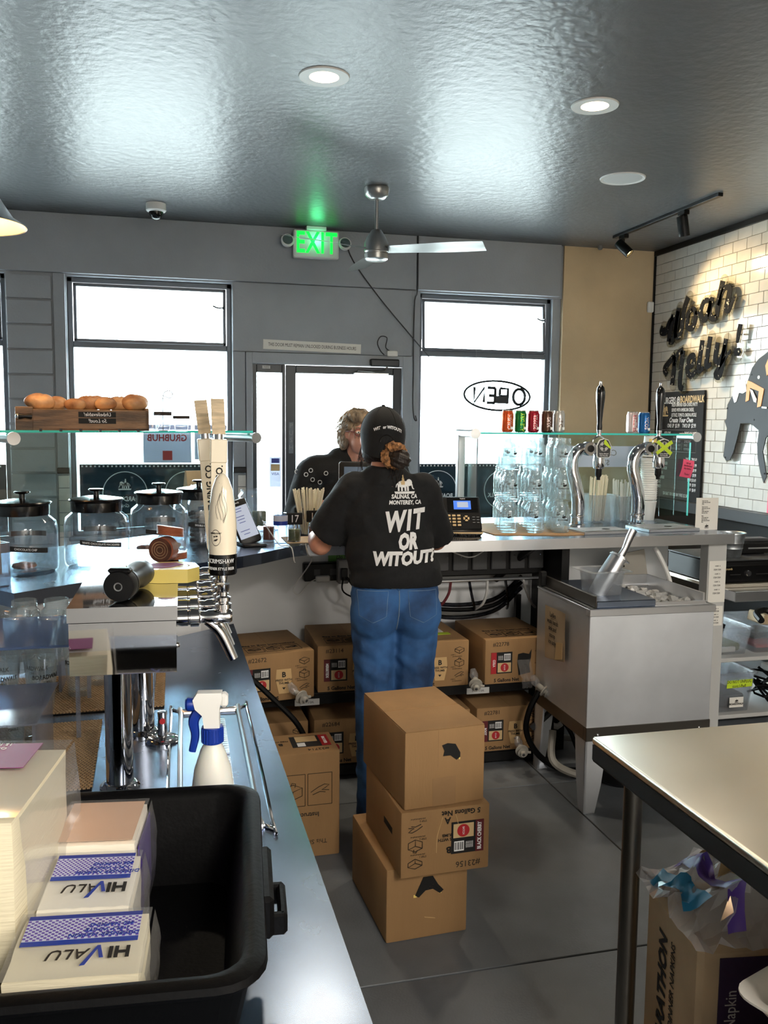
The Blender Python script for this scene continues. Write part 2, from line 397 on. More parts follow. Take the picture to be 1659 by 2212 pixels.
# --- tiled wall
wall_right = struct(MB().bx(WX+.002, WX+.12, YB, WY+.1, 0, CZ).done('wall_right', 'tile_grout'))
TH, TW = .0795, .1565
tile_f = MB().bx(-.009, 0, -TW/2+.0016, TW/2-.0016, -TH/2+.0014, TH/2-.0014, .0022).done('tile', 'tile_white', wall_right); used = False
far = MB()
for r in range(25):
    z = 1.012+TH*(r+.5); y = 6.672
    off = TW/2 if r % 2 else TW*.83
    y1 = y; y0 = y-off; n = 0
    while y1 > 1.8:
        if y0 < 5.08: far.bx(WX-.007, WX+.002, y0+.0016, y1-.0016, z-TH/2+.0014, z+TH/2-.0014)
        elif y1-y0 > TW*.99:
            if not used: o = tile_f; used = True
            else: o = bpy.data.objects.new('tile', tile_f.data); COL.objects.link(o); o.parent = wall_right
            o.location = (WX+.002+random.uniform(-.0006, .0004), (y0+y1)/2, z)
        else: MB().bx(WX-.007, WX+.002, y0+.0016, y1-.0016, z-TH/2+.0014, z+TH/2-.0014, .002).done('tile', 'tile_white', wall_right)
        y1 = y0; y0 = y1-TW
o = stuff(far.done('tiling', 'tile_white', wall_right))
struct(MB().bx(WX-.022, WX+.001, 1.8, 6.688, 2.998, CZ-.001, .002).done('trim_1', 'black'))
struct(MB().bx(WX-.020, WX+.001, 6.672, 6.689, 1.012, 2.998, .002).done('trim_2', 'black'))
struct(MB().bx(WX-.075, WX+.001, 1.8, 6.688, .93, 1.011, .004).done('trim_3', 'dark_grey'))
struct(MB().bx(WX-.03, WX+.001, 1.8, 6.688, 0, .929).done('baseboard_right', 'black'))

# --- windows and door
def window(n, x0, x1, z0, z1, zm, tilt=0, side=False):
    root = bpy.data.objects.new('window_%d' % n, None); COL.objects.link(root); struct(root); root.location = ((x0+x1)/2, 6.8, z0)
    if side: root.location = (XL-.05, (x0+x1)/2, z0); root.rotation_euler.z = pi/2
    W, H, m = (x1-x0)/2, z1-z0, zm-z0; f = .035
    b = MB(); b.bx(-W, -W+f, -.03, .05, 0, H, .004); b.bx(W-f, W, -.03, .05, 0, H, .004); b.bx(-W, W, -.03, .05, H-f, H, .004); b.bx(-W, W, -.03, .05, 0, f, .004)
    b.done('frame', 'frame_blue', root)
    MB().bx(-W+f, W-f, -.028, .045, m-.022, m+.022, .004).done('mullion', 'frame_blue', root)
    MB().bx(-W+f, W-f, -.004, .004, f, m-.022).done('pane', 'pane', root)
    s = MB(); h = H-f-m-.022; ww = W-f-.004; c = .022
    s.bx(-ww, -ww+c, -.014, .014, -h, 0, .003).bx(ww-c, ww, -.014, .014, -h, 0, .003).bx(-ww, ww, -.014, .014, -c, 0, .003).bx(-ww, ww, -.014, .014, -h, -h+c, .003)
    so = s.done('sash', 'frame_blue', root); so.location = (0, 0, H-f-.002); so.rotation_euler.x = tilt
    MB().bx(-ww+c, ww-c, -.003, .003, -h+c, -c).done('pane', 'pane', so)
    l = MB().box((0, -.03, 0), (.012, .05, .03), bev=.004); l.tube([(0, -.05, 0), (-.04, -.07, -.005), (-.08, -.075, .008)], .006, 6)
    l.done('latch', 'frame_dark', so, loc=(ww-.02, 0, -.14))
    MB().bx(-W-.02, W+.02, -.125, -.03, -.03, .0, .004).done('sill', 'frame_blue', root)
    return root
window(1, -2.4, -1.062, .75, 2.618, 2.14); window(2, -.653, .510, .75, 2.618, 2.145); window(3, 1.967, 3.098, .75, 2.618, 2.155, -.075)

door = bpy.data.objects.new('door_1', None); COL.objects.link(door); struct(door); door.location = (0, 6.74, 0)
b = MB(); b.bx(.609, .657, -.065, .1, 0, 2.118, .003); b.bx(1.823, 1.898, -.065, .1, 0, 2.118, .003); b.bx(.657, 1.823, -.065, .1, 2.036, 2.118, .003); b.done('casing', 'wall_grey', door)
b = MB(); b.bx(.659, .692, -.02, .04, 0, 2.034, .003); b.bx(.884, .908, -.02, .04, 0, 2.034, .003); b.bx(.692, .884, -.02, .04, 1.972, 2.034, .003); b.bx(.692, .884, -.02, .04, 0, .18, .003); b.done('sidelight_frame', 'frame_dark', door)
MB().bx(.692, .884, .006, .014, .18, 1.972).done('pane', 'pane', door)
b = MB(); b.bx(.912, .99, -.025, .035, .008, 2.03, .004); b.bx(1.756, 1.82, -.025, .035, .008, 2.03, .004); b.bx(.99, 1.756, -.025, .035, 1.972, 2.03, .004); b.bx(.99, 1.756, -.025, .035, .008, .22, .004)
leaf = b.done('leaf', 'frame_dark', door)
MB().bx(.99, 1.756, .001, .009, .22, 1.972).done('pane', 'pane', leaf)
b = MB(); b.tube([(1.0, -.075, 1.04), (1.74, -.075, 1.04)], .016, 10, 1); b.cyl((1.02, -.075, 1.04), (1.02, -.02, 1.04), .012); b.cyl((1.72, -.075, 1.04), (1.72, -.02, 1.04), .012); b.done('push_bar', 'steel_dark', leaf, 40)
k = MB().bx(.935, .97, -.0275, -.025, 1.36, 1.60, .0008).done('push_plate', 'frame_blue', leaf)
for i, ch in enumerate('PUSH'): text(ch, .05, 'mid_grey', k, fy_(.9525, -.0278, 1.57-.055*i), 'letter')
k = MB().bx(.79, .878, .003, .006, 1.10, 1.33).done('sticker', 'print_sheet', door)
MB().bx(.80, .868, .0015, .003, 1.225, 1.275).done('card_mark', 'label_tan', k); text('VISA', .03, 'navy', k, fy_(.834, .002, 1.20))
MB().bx(.805, .865, .0015, .003, 1.285, 1.32).done('card_mark', 'navy', k)
k = MB().bx(.735, .795, -.022, -.02, 2.0, 2.022).done('number_plate', 'light_grey', door); text('741741', .015, 'ink', k, fy_(.765, -.0222, 2.011))

# --- ceiling fittings
def downlight(x, y, lab):
    t = thing('recessed_light', lab, 'ceiling light', (x, y, CZ))
    MB().lathe([(.062, -.004), (.105, -.006), (.108, -.001), (.108, 0)], 32, cap=False).done('trim_ring', 'white', t, True)
    MB().lathe([(0, -.003), (.063, -.003)], 32, cap=False).done('lens', 'lens_warm', t)
    l = lamp('downlight', 'SPOT', (0, 0, -.012), 48, (1, .86, .66), .06, (0, 0, 0), spot=2.3, par=t, blend=.6)
downlight(.676, 3.78, 'lit round recessed ceiling light above the worker and the box stack')
downlight(1.919, 3.78, 'lit round recessed ceiling light on the side of the tiled wall')
t = thing('ceiling_speaker', 'round flush ceiling speaker with a thin white ring near the track light', 'speaker', (2.633, 4.805, CZ))
MB().lathe([(.112, -.003), (.128, -.007), (.132, 0)], 36, cap=False).done('ring', 'white', t, True); MB().lathe([(0, -.002), (.113, -.003)], 36, cap=False).done('grille', 'light_grey', t)
t = thing('security_camera', 'small white dome security camera on the dark ceiling', 'camera', (-.023, 6.217, CZ))
MB().lathe([(.066, 0), (.066, -.045), (.060, -.052), (.05, -.055), (0, -.055)], 28).done('housing', 'white', t, True)
MB().lathe([(.047, -.055), (.044, -.075), (.03, -.095), (.012, -.104), (0, -.105)], 24).done('dome', 'black_gloss', t, True)
t = thing('ceiling_fan', 'brushed nickel three-blade ceiling fan on a short rod', 'fan', (1.298, 5.41, CZ))
MB().lathe([(.0, 0), (.075, 0), (.078, -.012), (.072, -.045), (.05, -.068), (.024, -.075), (0, -.075)], 32).done('canopy', 'nickel', t, True)
MB().cyl((0, 0, -.07), (0, 0, -.26), .0125).done('rod', 'nickel', t, True)
MB().lathe([(0, -.25), (.03, -.255), (.06, -.30), (.072, -.33), (.074, -.385), (.07, -.39), (.07, -.396), (.074, -.40), (.072, -.43), (.06, -.44), (0, -.442)], 32).done('motor', 'nickel', t, True)
for a in (208, 328, 88):
    def bl(u, v):
        r = .06+.62*u; wd = .032+.045*min(1, u*1.6)-.02*max(0, u-.8)*3; s = (v-.5)*2
        x, y, z = r, s*wd, -.375-.03*sin(s)*.6-.01*u
        return V((x*cos(R_(a))-y*sin(R_(a)), x*sin(R_(a))+y*cos(R_(a)), z))
    k = MB().grid(bl, 12, 4); r_ = bmesh.ops.solidify(k.bm, geom=k.bm.faces[:], thickness=.007)
    k.done('blade', 'nickel', t, True)
t = thing('exit_sign', 'white emergency EXIT sign with glowing green letters and two lamp heads', 'exit sign', (1.121, 6.60, CZ))
MB().bx(-.075, .075, -.035, .035, -.03, 0, .004).done('mount', 'white', t)
MB().bx(-.17, .17, -.032, .03, -.232, -.03, .012, seg=2).done('housing', 'white', t)
text('EXIT', .215, 'green_lit', t, fy_(0, -.0328, -.128), 'exit_letters', sx=.66, bold=.004, sp=1.08)
for s in (-1, 1):
    h = MB(); h.lathe([(.02, -.03), (.04, -.03), (.05, .0), (.046, .012), (0, .014)], 20, face((s*.215, -.03, -.115), (1, 0, 0), (0, .3, 1)))
    h.tube([(s*.17, 0, -.1), (s*.2, -.01, -.11)], .02, 8, 1); k = h.done('lamp_head', 'white', t, True)
    MB().lathe([(0, .015), (.038, .0145)], 20, face((s*.215, -.03, -.115), (1, 0, 0), (0, .3, 1)), cap=False).done('reflector', 'chrome', k)
lamp('exit_glow', 'POINT', (0, -.05, -.1), .5, (.1, 1, .4), .05, par=t)
t = thing('track_light', 'black two-head track light rail under the ceiling by the tiled wall', 'track light', (3.37, 5.6, CZ))
MB().bx(-.018, .018, -.68, .64, -.022, 0, .002).done('rail', 'black', t)
def head(y, aim, lit):
    k = MB().bx(-.02, .02, y-.04, y+.04, -.05, -.022, .003); k.cyl((0, y, -.05), (0, y, -.085), .008); st = k.done('stem', 'black', t)
    a = V(aim).normalized(); c = V((0, y, -.115)); M = Matrix.Translation(c) @ V((0, 0, 1)).rotation_difference(a).to_matrix().to_4x4()
    MB().lathe([(0, -.06), (.034, -.06), (.036, -.055), (.036, .07), (.032, .07), (.030, .05)], 24, M, cap=False).done('lamp_head', 'black', t, True)
    MB().lathe([(0, .052), (.031, .052)], 24, M, cap=False).done('bulb', 'spot_lit' if lit else 'dark_grey', t)
    if lit: lamp('track_spot', 'SPOT', c+a*.08, 200, (1, .72, .38), .03, (V((0, 0, -1)).rotation_difference(a)).to_euler(), spot=2.0, par=t, blend=.8)
head(.50, (.62, -.62, -.85), True); head(-.28, (.25, .1, -1), False)
bpy.data.objects['track_spot'].data.energy = 48
t = thing('pendant_lamp', 'grey enamel barn pendant lamp glowing warm inside at the frame edge', 'lamp', (ay(57, 493, 3.3).x-.19, 3.3, ay(57, 493, 3.3).z)); t.scale = (1.2, 1.2, 1.0)
MB().lathe([(.16, 0), (.158, .004), (.125, .03), (.10, .075), (.075, .125), (.045, .15), (.03, .2), (0, .2)], 40, cap=False).done('shade', 'galvanised', t, True)
MB().lathe([(.157, .002), (.122, .028), (.097, .073), (.07, .12), (0, .13)], 40, cap=False).done('shade_lining', 'pendant_in', t, True)
MB().ell((0, 0, .05), (.03, .03, .04)).done('bulb', 'lens_warm', t, True); MB().cyl((0, 0, .2), (0, 0, CZ-ay(57, 493, 3.3).z), .006).done('stem', 'black', t)
lamp('pendant_bulb', 'POINT', (0, 0, -.02), 6, (1, .75, .45), .04, par=t)
for i, (x, y) in enumerate(FILL_POS):  # unseen fixtures made up to carry the added fill lamps
    t = thing('fill_panel', 'added square warm fill light panel over the unseen kitchen, '+['above its middle', 'on the prep table side'][i], 'ceiling light', (x, y, CZ), group='added kitchen fill panels')
    MB().bx(-.31, .31, -.6, .6, -.014, 0, .003).done('frame', 'white', t); MB().bx(-.29, .29, -.575, .575, -.017, -.0145).done('diffuser', 'fill_lit', t)
tag(MB().bx(-.028, .028, -.03, .0, -.045, .045, .012, seg=2).done('motion_sensor', 'white', loc=(3.955, 6.689, 2.583)), 'small white motion sensor in the corner beside the tiled wall', 'sensor')
tag(MB().lathe([(0, 0), (.02, 0), (.02, -.02), (.012, -.03), (0, -.03)], 16).done('sprinkler', 'mid_grey', loc=(3.45, 6.62, CZ)), 'tiny grey ceiling sensor above the gold wall panel', 'sensor')

# --- signs and cables on the window wall
t = thing('door_notice', 'long white notice strip saying this door must remain unlocked', 'sign', (1.114, 6.6885, 2.172), ry=R_(1.2))
MB().bx(-.376, .376, -.002, 0, -.036, .036).done('strip', 'paper', t); text('THIS DOOR MUST REMAIN UNLOCKED DURING BUSINESS HOURS', .0365, 'ink', t, fy_(0, -.0024, 0), sx=.62)
t = thing('door_closer', 'dark door closer with a folding arm on the door head', 'door closer', (1.67, 6.674, 2.06))
MB().bx(-.115, .115, -.05, 0, -.03, .03, .01, seg=2).done('body', 'frame_dark', t)
MB().tube([(.02, -.03, -.03), (.0, -.035, -.06), (-.1, -.05, -.068), (-.22, -.05, -.062)], .007, 8, 1).done('arm', 'steel_dark', t); MB().bx(-.24, .03, -.04, .0, -.09, -.078, .002).done('slide_rail', 'steel', t)
t = thing('alarm_box', 'little white alarm contact box with a looped grey wire over the door', 'alarm box', (1.735, 6.69, 2.135))
MB().bx(-.042, .042, -.035, 0, -.022, .022, .005).done('body', 'white', t)
MB().tube([(-.02, -.02, .02), (-.05, -.012, .05), (-.04, -.01, .12), (-.09, -.01, .13), (-.115, -.008, .08), (-.09, -.008, .02), (-.06, -.008, -.01)], .004, 6).done('wire', 'dark_grey', t)
tag(MB().tube([(1.36, 6.668, 2.97), (1.42, 6.664, 2.82), (1.62, 6.655, 2.56), (1.88, 6.665, 2.28), (2.03, 6.66, 2.12)], .0045, 6, 4).done('ceiling_cable', 'dark_grey'), 'thin dark cable slanting down the wall behind the ceiling fan', 'cable')
tag(MB().tube([(1.928, 6.655, CZ-.005), (1.93, 6.656, 2.64), (1.915, 6.68, 2.55), (1.91, 6.683, 2.3), (1.908, 6.67, 2.0), (1.905, 6.66, 1.75), (1.915, 6.655, 1.64), (1.935, 6.655, 1.62), (1.925, 6.655, 1.66)], .005, 6, 3).done('wall_cable', 'dark_grey'), 'thin dark cable hanging straight down beside the door with a hooked end', 'cable')
# neon-style OPEN sign in window 3, read from outside
t = thing('open_sign', 'unlit oval OPEN sign hanging in the window above the soda cans', 'sign', (2.645, 6.755, 1.83), ry=R_(2))
b = MB(); b.tube([(.285*cos(a*pi/12), 0, .118*sin(a*pi/12)) for a in range(24)], .0095, 6, 2, closed=True); b.done('ring', 'frame_dark', t)
def stroke(ls, r=.013):
    b = MB()
    for l in ls: b.tube([(x, 0, z) for x, z in l], r, 6, 1)
    return b
for name, ls in (('letter', [[(.19+.052*cos(a*pi/7), .064*sin(a*pi/7)) for a in range(15)]]), ('letter', [[(.09, -.06), (.09, .06), (.025, .06), (.02, .045), (.02, .01), (.025, -.002), (.09, -.002)]]),
                 ('letter', [[(-.02, .06), (-.09, .06)], [(-.02, -.002), (-.075, -.002)], [(-.02, -.06), (-.09, -.06)], [(-.02, -.06), (-.02, .06)]]), ('letter', [[(-.115, -.06), (-.115, .06), (-.2, -.07), (-.2, .06)]])):
    stroke(ls).done(name, 'frame_dark', t)
MB().bx(-.03, .10, -.01, .012, -.062, .0, .006).done('driver_box', 'frame_dark', t)
MB().tube([(-.2, .0, .1), (-.2, .0, .73)], .002, 5, 1).done('hanging_wire', 'mid_grey', t); MB().tube([(.2, .0, .09), (.2, .0, .73)], .002, 5, 1).done('hanging_wire', 'mid_grey', t)

# --- dark window film with the house emblem, read from outside
def elephant(par, M, s, m, rm=None):
    """small elephant carrying a rider on a plank"""
    def e(c, r, n=14): return [(c[0]+r[0]*cos(2*pi*k/n), c[1]+r[1]*sin(2*pi*k/n)) for k in range(n)]
    b = MB(); S_ = M @ Matrix.Scale(s, 4)
    b.prism(e((-.05, .0), (.26, .15)), .01, S_); b.prism(e((.25, .06), (.14, .15)), .01, S_)
    b.prism([(.33, .1), (.40, -.02), (.42, -.16), (.47, -.2), (.46, -.24), (.38, -.2), (.34, -.05)], .01, S_)
    for x in (-.25, -.1, .06, .18): b.prism([(x-.045, 0), (x+.045, 0), (x+.04, -.3), (x-.04, -.3)], .01, S_)
    b.prism([(-.29, .05), (-.36, -.02), (-.38, -.14), (-.35, -.14), (-.32, -.03)], .01, S_)
    k = b.done('elephant', m, par)
    MB().prism([(-.14, .13), (.06, .13), (.04, -.03), (-.12, -.03)], .014, S_).prism(e((-.03, .22), (.06, .1)), .012, S_).prism(e((-.03, .36), (.045, .05)), .012, S_).done('rider', rm or m, k)
    MB().prism([(-.45, -.32), (.5, -.32), (.46, -.42), (-.41, -.42)], .01, S_).done('plank', m, par)
    return k
def disc_ring(par, M, r, m, name='circle', wdt=.006):
    b = MB(); n = 40
    for k in range(n):
        a, c = 2*pi*k/n, 2*pi*(k+1)/n
        b.quad(*[M @ V((rr*cos(t), rr*sin(t), 0)) for rr, t in ((r, a), (r, c), (r-wdt, c), (r-wdt, a))])
    return b.done(name, m, par)
HORSE = [(-.12, .52), (-.05, .4), (.0, .3), (.02, .12), (.1, -.02), (.2, -.14), (.28, -.3), (.34, -.42), (.26, -.5), (.14, -.45), (.06, -.4), (-.0, -.5), (-.06, -.5), (-.04, -.36), (-.08, -.2), (-.07, 0), (-.1, .2), (-.2, .4), (-.3, .56), (-.26, .6)]
def film(n, x0, x1, lab, cs):
    t = thing('window_film', lab, 'window sign', ((x0+x1)/2, 6.785, .95)); W = (x1-x0)/2
    MB().bx(-W, W, 0, .003, -.17, .325).done('sheet', 'film_dark', t)
    b = MB()
    for i in range(int(2*W/.03)): b.box((-W+.02+i*.03, -.001, .31), (.012, .002, .012))
    stuff(b.done('dot_border', 'print_white', t))
    for cx, kind in cs:
        M = face((cx-(x0+x1)/2, -.0012, .11), (-1, 0, 0), (0, 0, 1)) @ rot('X', 0); Mf = face((cx-(x0+x1)/2, -.004, .11), (-1, 0, 0), (0, 0, 1))
        disc_ring(t, Mf, .162, 'print_white')
        if kind == 'logo':
            elephant(t, Mf @ tl(0, .065, 0), .1, 'print_white'); text('BOARDWALK', .048, 'print_white', t, Mf @ tl(0, -.045, .001), sx=.85, bold=.0012); text('Grill', .036, 'print_white', t, Mf @ tl(0, -.095, .001), shear=.4)
        else: MB().prism([(x*.3, y*.25) for x, y in HORSE], .002, Mf).done('horse_mark', 'print_white', t)
film(1, -.60, .33, 'dark printed window film with two round emblems below the bread crate', [(-.28, 'logo'), (.17, 'horse')])
film(2, 1.99, 3.06, 'dark printed window film with a round emblem beside the worker', [(2.16, 'logo'), (2.72, 'logo')])
film(3, -2.3, -1.1, 'dark printed window film with a horse emblem in the window at the frame edge', [(-1.5, 'horse')])
t = thing('delivery_poster', 'pale window poster with red backward delivery lettering under the glass shelf', 'poster', (.03, 6.79, 1.42))
MB().bx(-.175, .175, 0, .003, -.135, .15).done('sheet', 'print_sheet', t); text('GRUBHUB', .07, 'label_red', t, face((0, -.001, .05), (-1, 0, 0), (0, 0, 1)), sx=.9, bold=.002); MB().bx(-.035, .035, -.002, 0, -.115, -.045).done('red_square', 'label_red', t)
t = thing('exclamation_poster', 'pale window poster ending in an exclamation mark beside the metal post', 'poster', (.36, 6.79, 1.45))
MB().bx(-.13, .11, 0, .003, -.14, .12).done('sheet', 'print_sheet', t); text('OPEN', .06, 'maroon', t, face((-.03, -.001, .1), (-1, 0, 0), (0, 0, 1)), sx=.8); text('NG!', .085, 'maroon', t, face((.02, -.001, .02), (-1, 0, 0), (0, 0, 1)), sx=.9); MB().bx(-.1, .06, -.002, 0, -.05, -.045).done('underline', 'label_red', t)
# ground outside
struct(MB().bx(-30, 34, -20, 60, -.2, -.13).done('pavement', 'concrete_out'))
# ================================================================== STEEL WORKTOP WITH THE BEER TAPS
WZ, BZ = .82, 1.07
t = thing('steel_worktop', 'long stainless steel worktop carrying the beer tower and the black tub', 'worktop', (0, 0, 0))
MB().prism([(-1.5, .15), (.254, .15), (.254, 3.375), (.02, 3.19), (-.44, 2.82), (-1.5, 2.82)], .04, h0=WZ-.04).done('top', 'steel_top', t)
b = MB(); b.bx(-1.45, .19, .2, 2.75, .1, WZ-.041); b.prism([(-.4, 2.75), (.19, 2.75), (.19, 3.25), (.02, 3.12)], WZ-.141, h0=.1); b.done('cabinet', 'steel_dark', t)
for x, y in ((.15, .3), (.15, 3.05), (-1.4, .3), (-1.4, 2.6)): MB().cyl((x, y, 0), (x, y, .1), .025).done('foot', 'black', t)

# drip tray let into the top
t = thing('drip_tray', 'long steel drip tray with louvred slots set into the worktop', 'drip tray', (.103, 1.99, WZ), R_(-1.2))
b = MB(); b.tube([(-.085, -.36, .004), (-.1, -.345, .004), (-.1, .345, .004), (-.085, .36, .004), (.085, .36, .004), (.1, .345, .004), (.1, -.345, .004), (.085, -.36, .004)], .004, 8, 3, closed=True); b.done('rim', 'chrome', t, True)
MB().bx(-.096, .096, -.356, .356, 0.0005, .003).done('pan', 'steel_top', t)
b = MB(); b.tube([(-.065, -.33, .006), (-.075, -.32, .006), (-.075, .32, .006), (-.065, .33, .006), (.065, .33, .006), (.075, .32, .006), (.075, -.32, .006), (.065, -.33, .006)], .006, 8, 3, closed=True); b.done('inner_rail', 'steel', t, True)
for y0 in (.03, -.24):
    for i in range(17):
        y = y0+i*.0145
        MB().box((.012, y, .0075), (.05, .009, .002), None).done('louvre', 'steel', t)
for i in range(6): MB().box((.012, -.315+i*.0145, .0075), (.05, .009, .002)).done('louvre', 'steel', t)

# beer tower
TX = -.06
t = thing('beer_tower', 'polished steel beer tower box on two columns with six faucets', 'beer tower', (TX, 0, 0))
zt, zb = 1.25, 1.12; TOWER = t
b = MB(); b.prism([(-.117, 1.70), (.079, 1.69), (.095, 2.44), (-.1, 2.46)], zt-zb-.03, h0=zb); b.done('housing', 'mirror_steel', t)
b = MB(); b.prism([(-.1195, 1.697), (.0815, 1.687), (.0975, 2.443), (-.1025, 2.463)], .028, h0=zt-.028); b.done('lid', 'mirror_steel', t)
for x, y in ((-.040, 1.885), (.0, 2.21)):
    MB().cyl((x, y, WZ), (x, y, zb), .0285, n=36).done('column', 'mirror_steel', t, True)
    MB().lathe([(.042, 0), (.042, .005), (.034, .012), (.029, .014)], 36, tl(x, y, WZ)).done('flange', 'mirror_steel', t, True)
MB().ell((.0805, 1.72, 1.165), (.006, .006, .006)).done('screw', 'chrome', t, True)
def faucet(y):
    z = 1.203; x = .079+.02*(y-1.69); f = .78
    k = MB().lathe([(.017, -.004), (.017, .028), (.0155, .03), (.0155, .034), (.019, .035), (.019, .056), (.0155, .057), (.013, .06), (.012, .075), (.0145, .082), (.0145, .135), (.011, .142), (0, .143)], 20, Matrix.Translation((x, y, z)) @ rot('Y', pi/2) @ Matrix.Diagonal((1, 1, f, 1))).done('faucet', 'chrome', t, True)
    MB().tube([(x+.06, y, z-.008), (x+.076, y, z-.02), (x+.092, y, z-.042), (x+.113, y, z-.09)], [.0095, .0115, .0115, .0105], 12, 5).done('spout', 'chrome', k, True)
    MB().lathe([(.012, .012), (.012, .02), (.016, .022), (.016, .034), (.011, .036), (.011, .04), (.0145, .043), (.0145, .052), (.008, .056), (.008, .066), (.011, .07), (.0135, .088), (.006, .089)], 16, tl(x+.094, y, z) @ Matrix.Diagonal((1, 1, .76, 1))).done('lever_collar', 'chrome', k, True)
for i in range(6): faucet(1.79+.107*i)
def mounted(t):
    del t['category']; t.parent = TOWER; t.location.x -= TX
def slab_handle(y, lean, lab):
    t = thing('tap_handle', lab, 'tap handle', (TX+.176, y, 1.272), ry=lean)
    MB().lathe([(.008, 0), (.009, .014), (.006, .02)], 14).done('ferrule', 'chrome', t, True)
    b = MB(); b.loft([[(-w, -d, z), (w, -d, z), (w, d, z), (-w, d, z)] for w, d, z in ((.012, .010, .018), (.0165, .013, .03), (.0165, .013, .235))]); b.done('paddle', 'ivory', t)
    MB().bx(-.0185, .0185, -.0145, .0145, .235, .288, .002).done('block', 'ivory', t)
    MB().cyl((0, 0, .288), (0, 0, .300), .01).done('metal_neck', 'chrome', t, True)
    b = MB(); b.loft([[(-w+o, -.009, z), (w+o, -.009, z), (w+o, .009, z), (-w+o, .009, z)] for w, o, z in ((.0145, 0, .299), (.0145, -.002, .34), (.0145, -.004, .378))]); b.done('wood_tip', 'wood_pale', t)
    text('BREWING CO.', .021, 'ink_black', t, face((.002, -.0136, .162), (0, 0, 1), (-1, 0, 0)), sx=1.0, bold=.0005); mounted(t)
slab_handle(2.11, R_(-4), 'tall ivory tap handle with pale wooden tip leaning behind its twin')
slab_handle(2.004, R_(1), 'tall upright ivory tap handle with pale wooden tip in front of its twin')
t = thing('tap_handle', 'bullet shaped ivory tap handle with a black base band on the first faucet', 'tap handle', (TX+.174, 1.79, 1.273))
MB().lathe([(.008, 0), (.0095, .012), (.007, .022)], 14).done('ferrule', 'chrome', t, True)
bp = [(.0, .018), (.027, .018), (.0285, .022), (.0285, .06)]; MB().lathe(bp+[(.028, .0601)], 32).done('base_band', 'black_gloss', t, True)
MB().lathe([(.028, .06), (.0285, .075), (.0283, .12), (.026, .155), (.021, .19), (.013, .213), (.006, .221), (0, .223)], 32).done('grip', 'ivory', t, True)
def wrapc(r, a0, z0): return lambda x, y, z: V(((r+z)*sin(a0+x/r), -(r+z)*cos(a0+x/r), z0+y))
text('SCRIMSHAW', .0125, 'print_white', t, None, wrapto=wrapc(.0288, -.25, .047), sx=.85); text('PILSNER STYLE BEER', .008, 'print_white', t, None, wrapto=wrapc(.0288, -.25, .032), sx=.85)
rg = MB(); n = 36
for k in range(n):
    a, c = 2*pi*k/n, 2*pi*(k+1)/n; W_ = wrapc(.0288, -.55, .095); rg.quad(*[W_(.0105*q*cos(u)*1.0, .0165*q*sin(u), .0002) for q, u in ((1, a), (1, c), (.93, c), (.93, a))])
rg.done('emblem', 'ink', t); text('NORTH COAST', .0042, 'ink', t, None, wrapto=wrapc(.0289, -.55, .104), sx=.8)
k = MB(); W_ = wrapc(.0288, -.55, .093)
for px, pz, s in ((-.003, .004, .0026), (.002, .005, .003), (.0, -.003, .0035), (-.003, -.004, .002), (.003, -.001, .002)):
    k.bm.faces.new([k.bm.verts.new(W_(px+s*cos(a), pz+s*.6*sin(a), .0003)) for a in (0, 1.2, 2.4, 3.6, 4.8)])
k.done('emblem', 'ink', t)
k = MB()
for j in range(5):                                             # engraved sketch lines near the tip
    a0 = -.35+.12*j; pts = []
    for i in range(7):
        z = .205-.012*i-.002*j; r = .0135+(.213-z)*.26 if z > .19 else .021+(.19-z)*.14; a = a0*1.2+.25*sin(i*1.1+j)*.6
        pts.append((r*1.01*sin(a), -r*1.01*cos(a), z))
    k.tube(pts, .00028, 4, 2)
k.done('sketch', 'ink', t); mounted(t)
# things lying on the tower lid
t = thing('loose_tap_handle', 'black turned tap handle with a yellow printed badge lying on the tower lid', 'tap handle', (-.088, 1.735, 1.25), rz=R_(-14))
G = Matrix.Translation((0, 0, .031)) @ rot('X', -pi/2)
MB().lathe([(.0065, -.001), (.0285, -.0), (.0305, .004), (.0305, .03), (.027, .032), (.0305, .036), (.0305, .042), (.025, .05), (.022, .07), (.024, .105), (.028, .135), (.027, .165), (.02, .178), (0, .18)], 32, G).done('grip', 'black', t, True)
MB().lathe([(.003, .012), (.0065, .0), (.0085, -.0015), (.0062, -.0012), (.0055, .012)], 20, G, cap=False).done('threaded_socket', 'nickel', t, True)
MB().bx(-.022, .022, .004, .026, .055, .066, .004).done('square_pin', 'black', t)
BD = [(-.06, 0), (-.066, .03), (-.045, .048), (.0, .05), (.05, .05), (.078, .03), (.085, -.02), (.06, -.05), (.0, -.045), (-.03, -.03)]
k = MB().prism([(x*1.05, y*1.1) for x, y in BD], .030, tl(.012, .25, .0005) @ rot('Z', R_(14))).done('badge', 'tap_yellow', t, 40)
MB().prism([(-.03, -.02), (-.01, .035), (.04, .04), (.055, .01), (.03, -.02), (.01, -.03)], .0008, tl(.012, .25, .0307) @ rot('Z', R_(14))).done('print', 'purple', k)
MB().lathe([(.012, .0002), (.016, .0006)], 20, tl(.065, .262, .0307), cap=False).done('hole_rim', 'label_tan', k)
t = thing('coaster_stack', 'plastic wrapped roll of round brown coasters on the far end of the lid', 'coasters', (-.012, 2.2, 1.25), rz=R_(-25)); t.scale = (.7, .7, .7)
for i in range(14):
    MB().lathe([(0, 0), (.0425, 0), (.0435, .002), (.0425, .004), (0, .004)], 28, Matrix.Translation((0, .0046*i, .0475)) @ rot('X', -pi/2)).done('coaster', 'coaster' if i == 0 else 'coaster_rim', t, True)
for r_ in (.012, .021, .03): 
    k = disc_ring(t, face((0, -.0008, .0475), (1, 0, 0), (0, 0, 1)), r_, 'label_tan', 'print_ring', .0012)
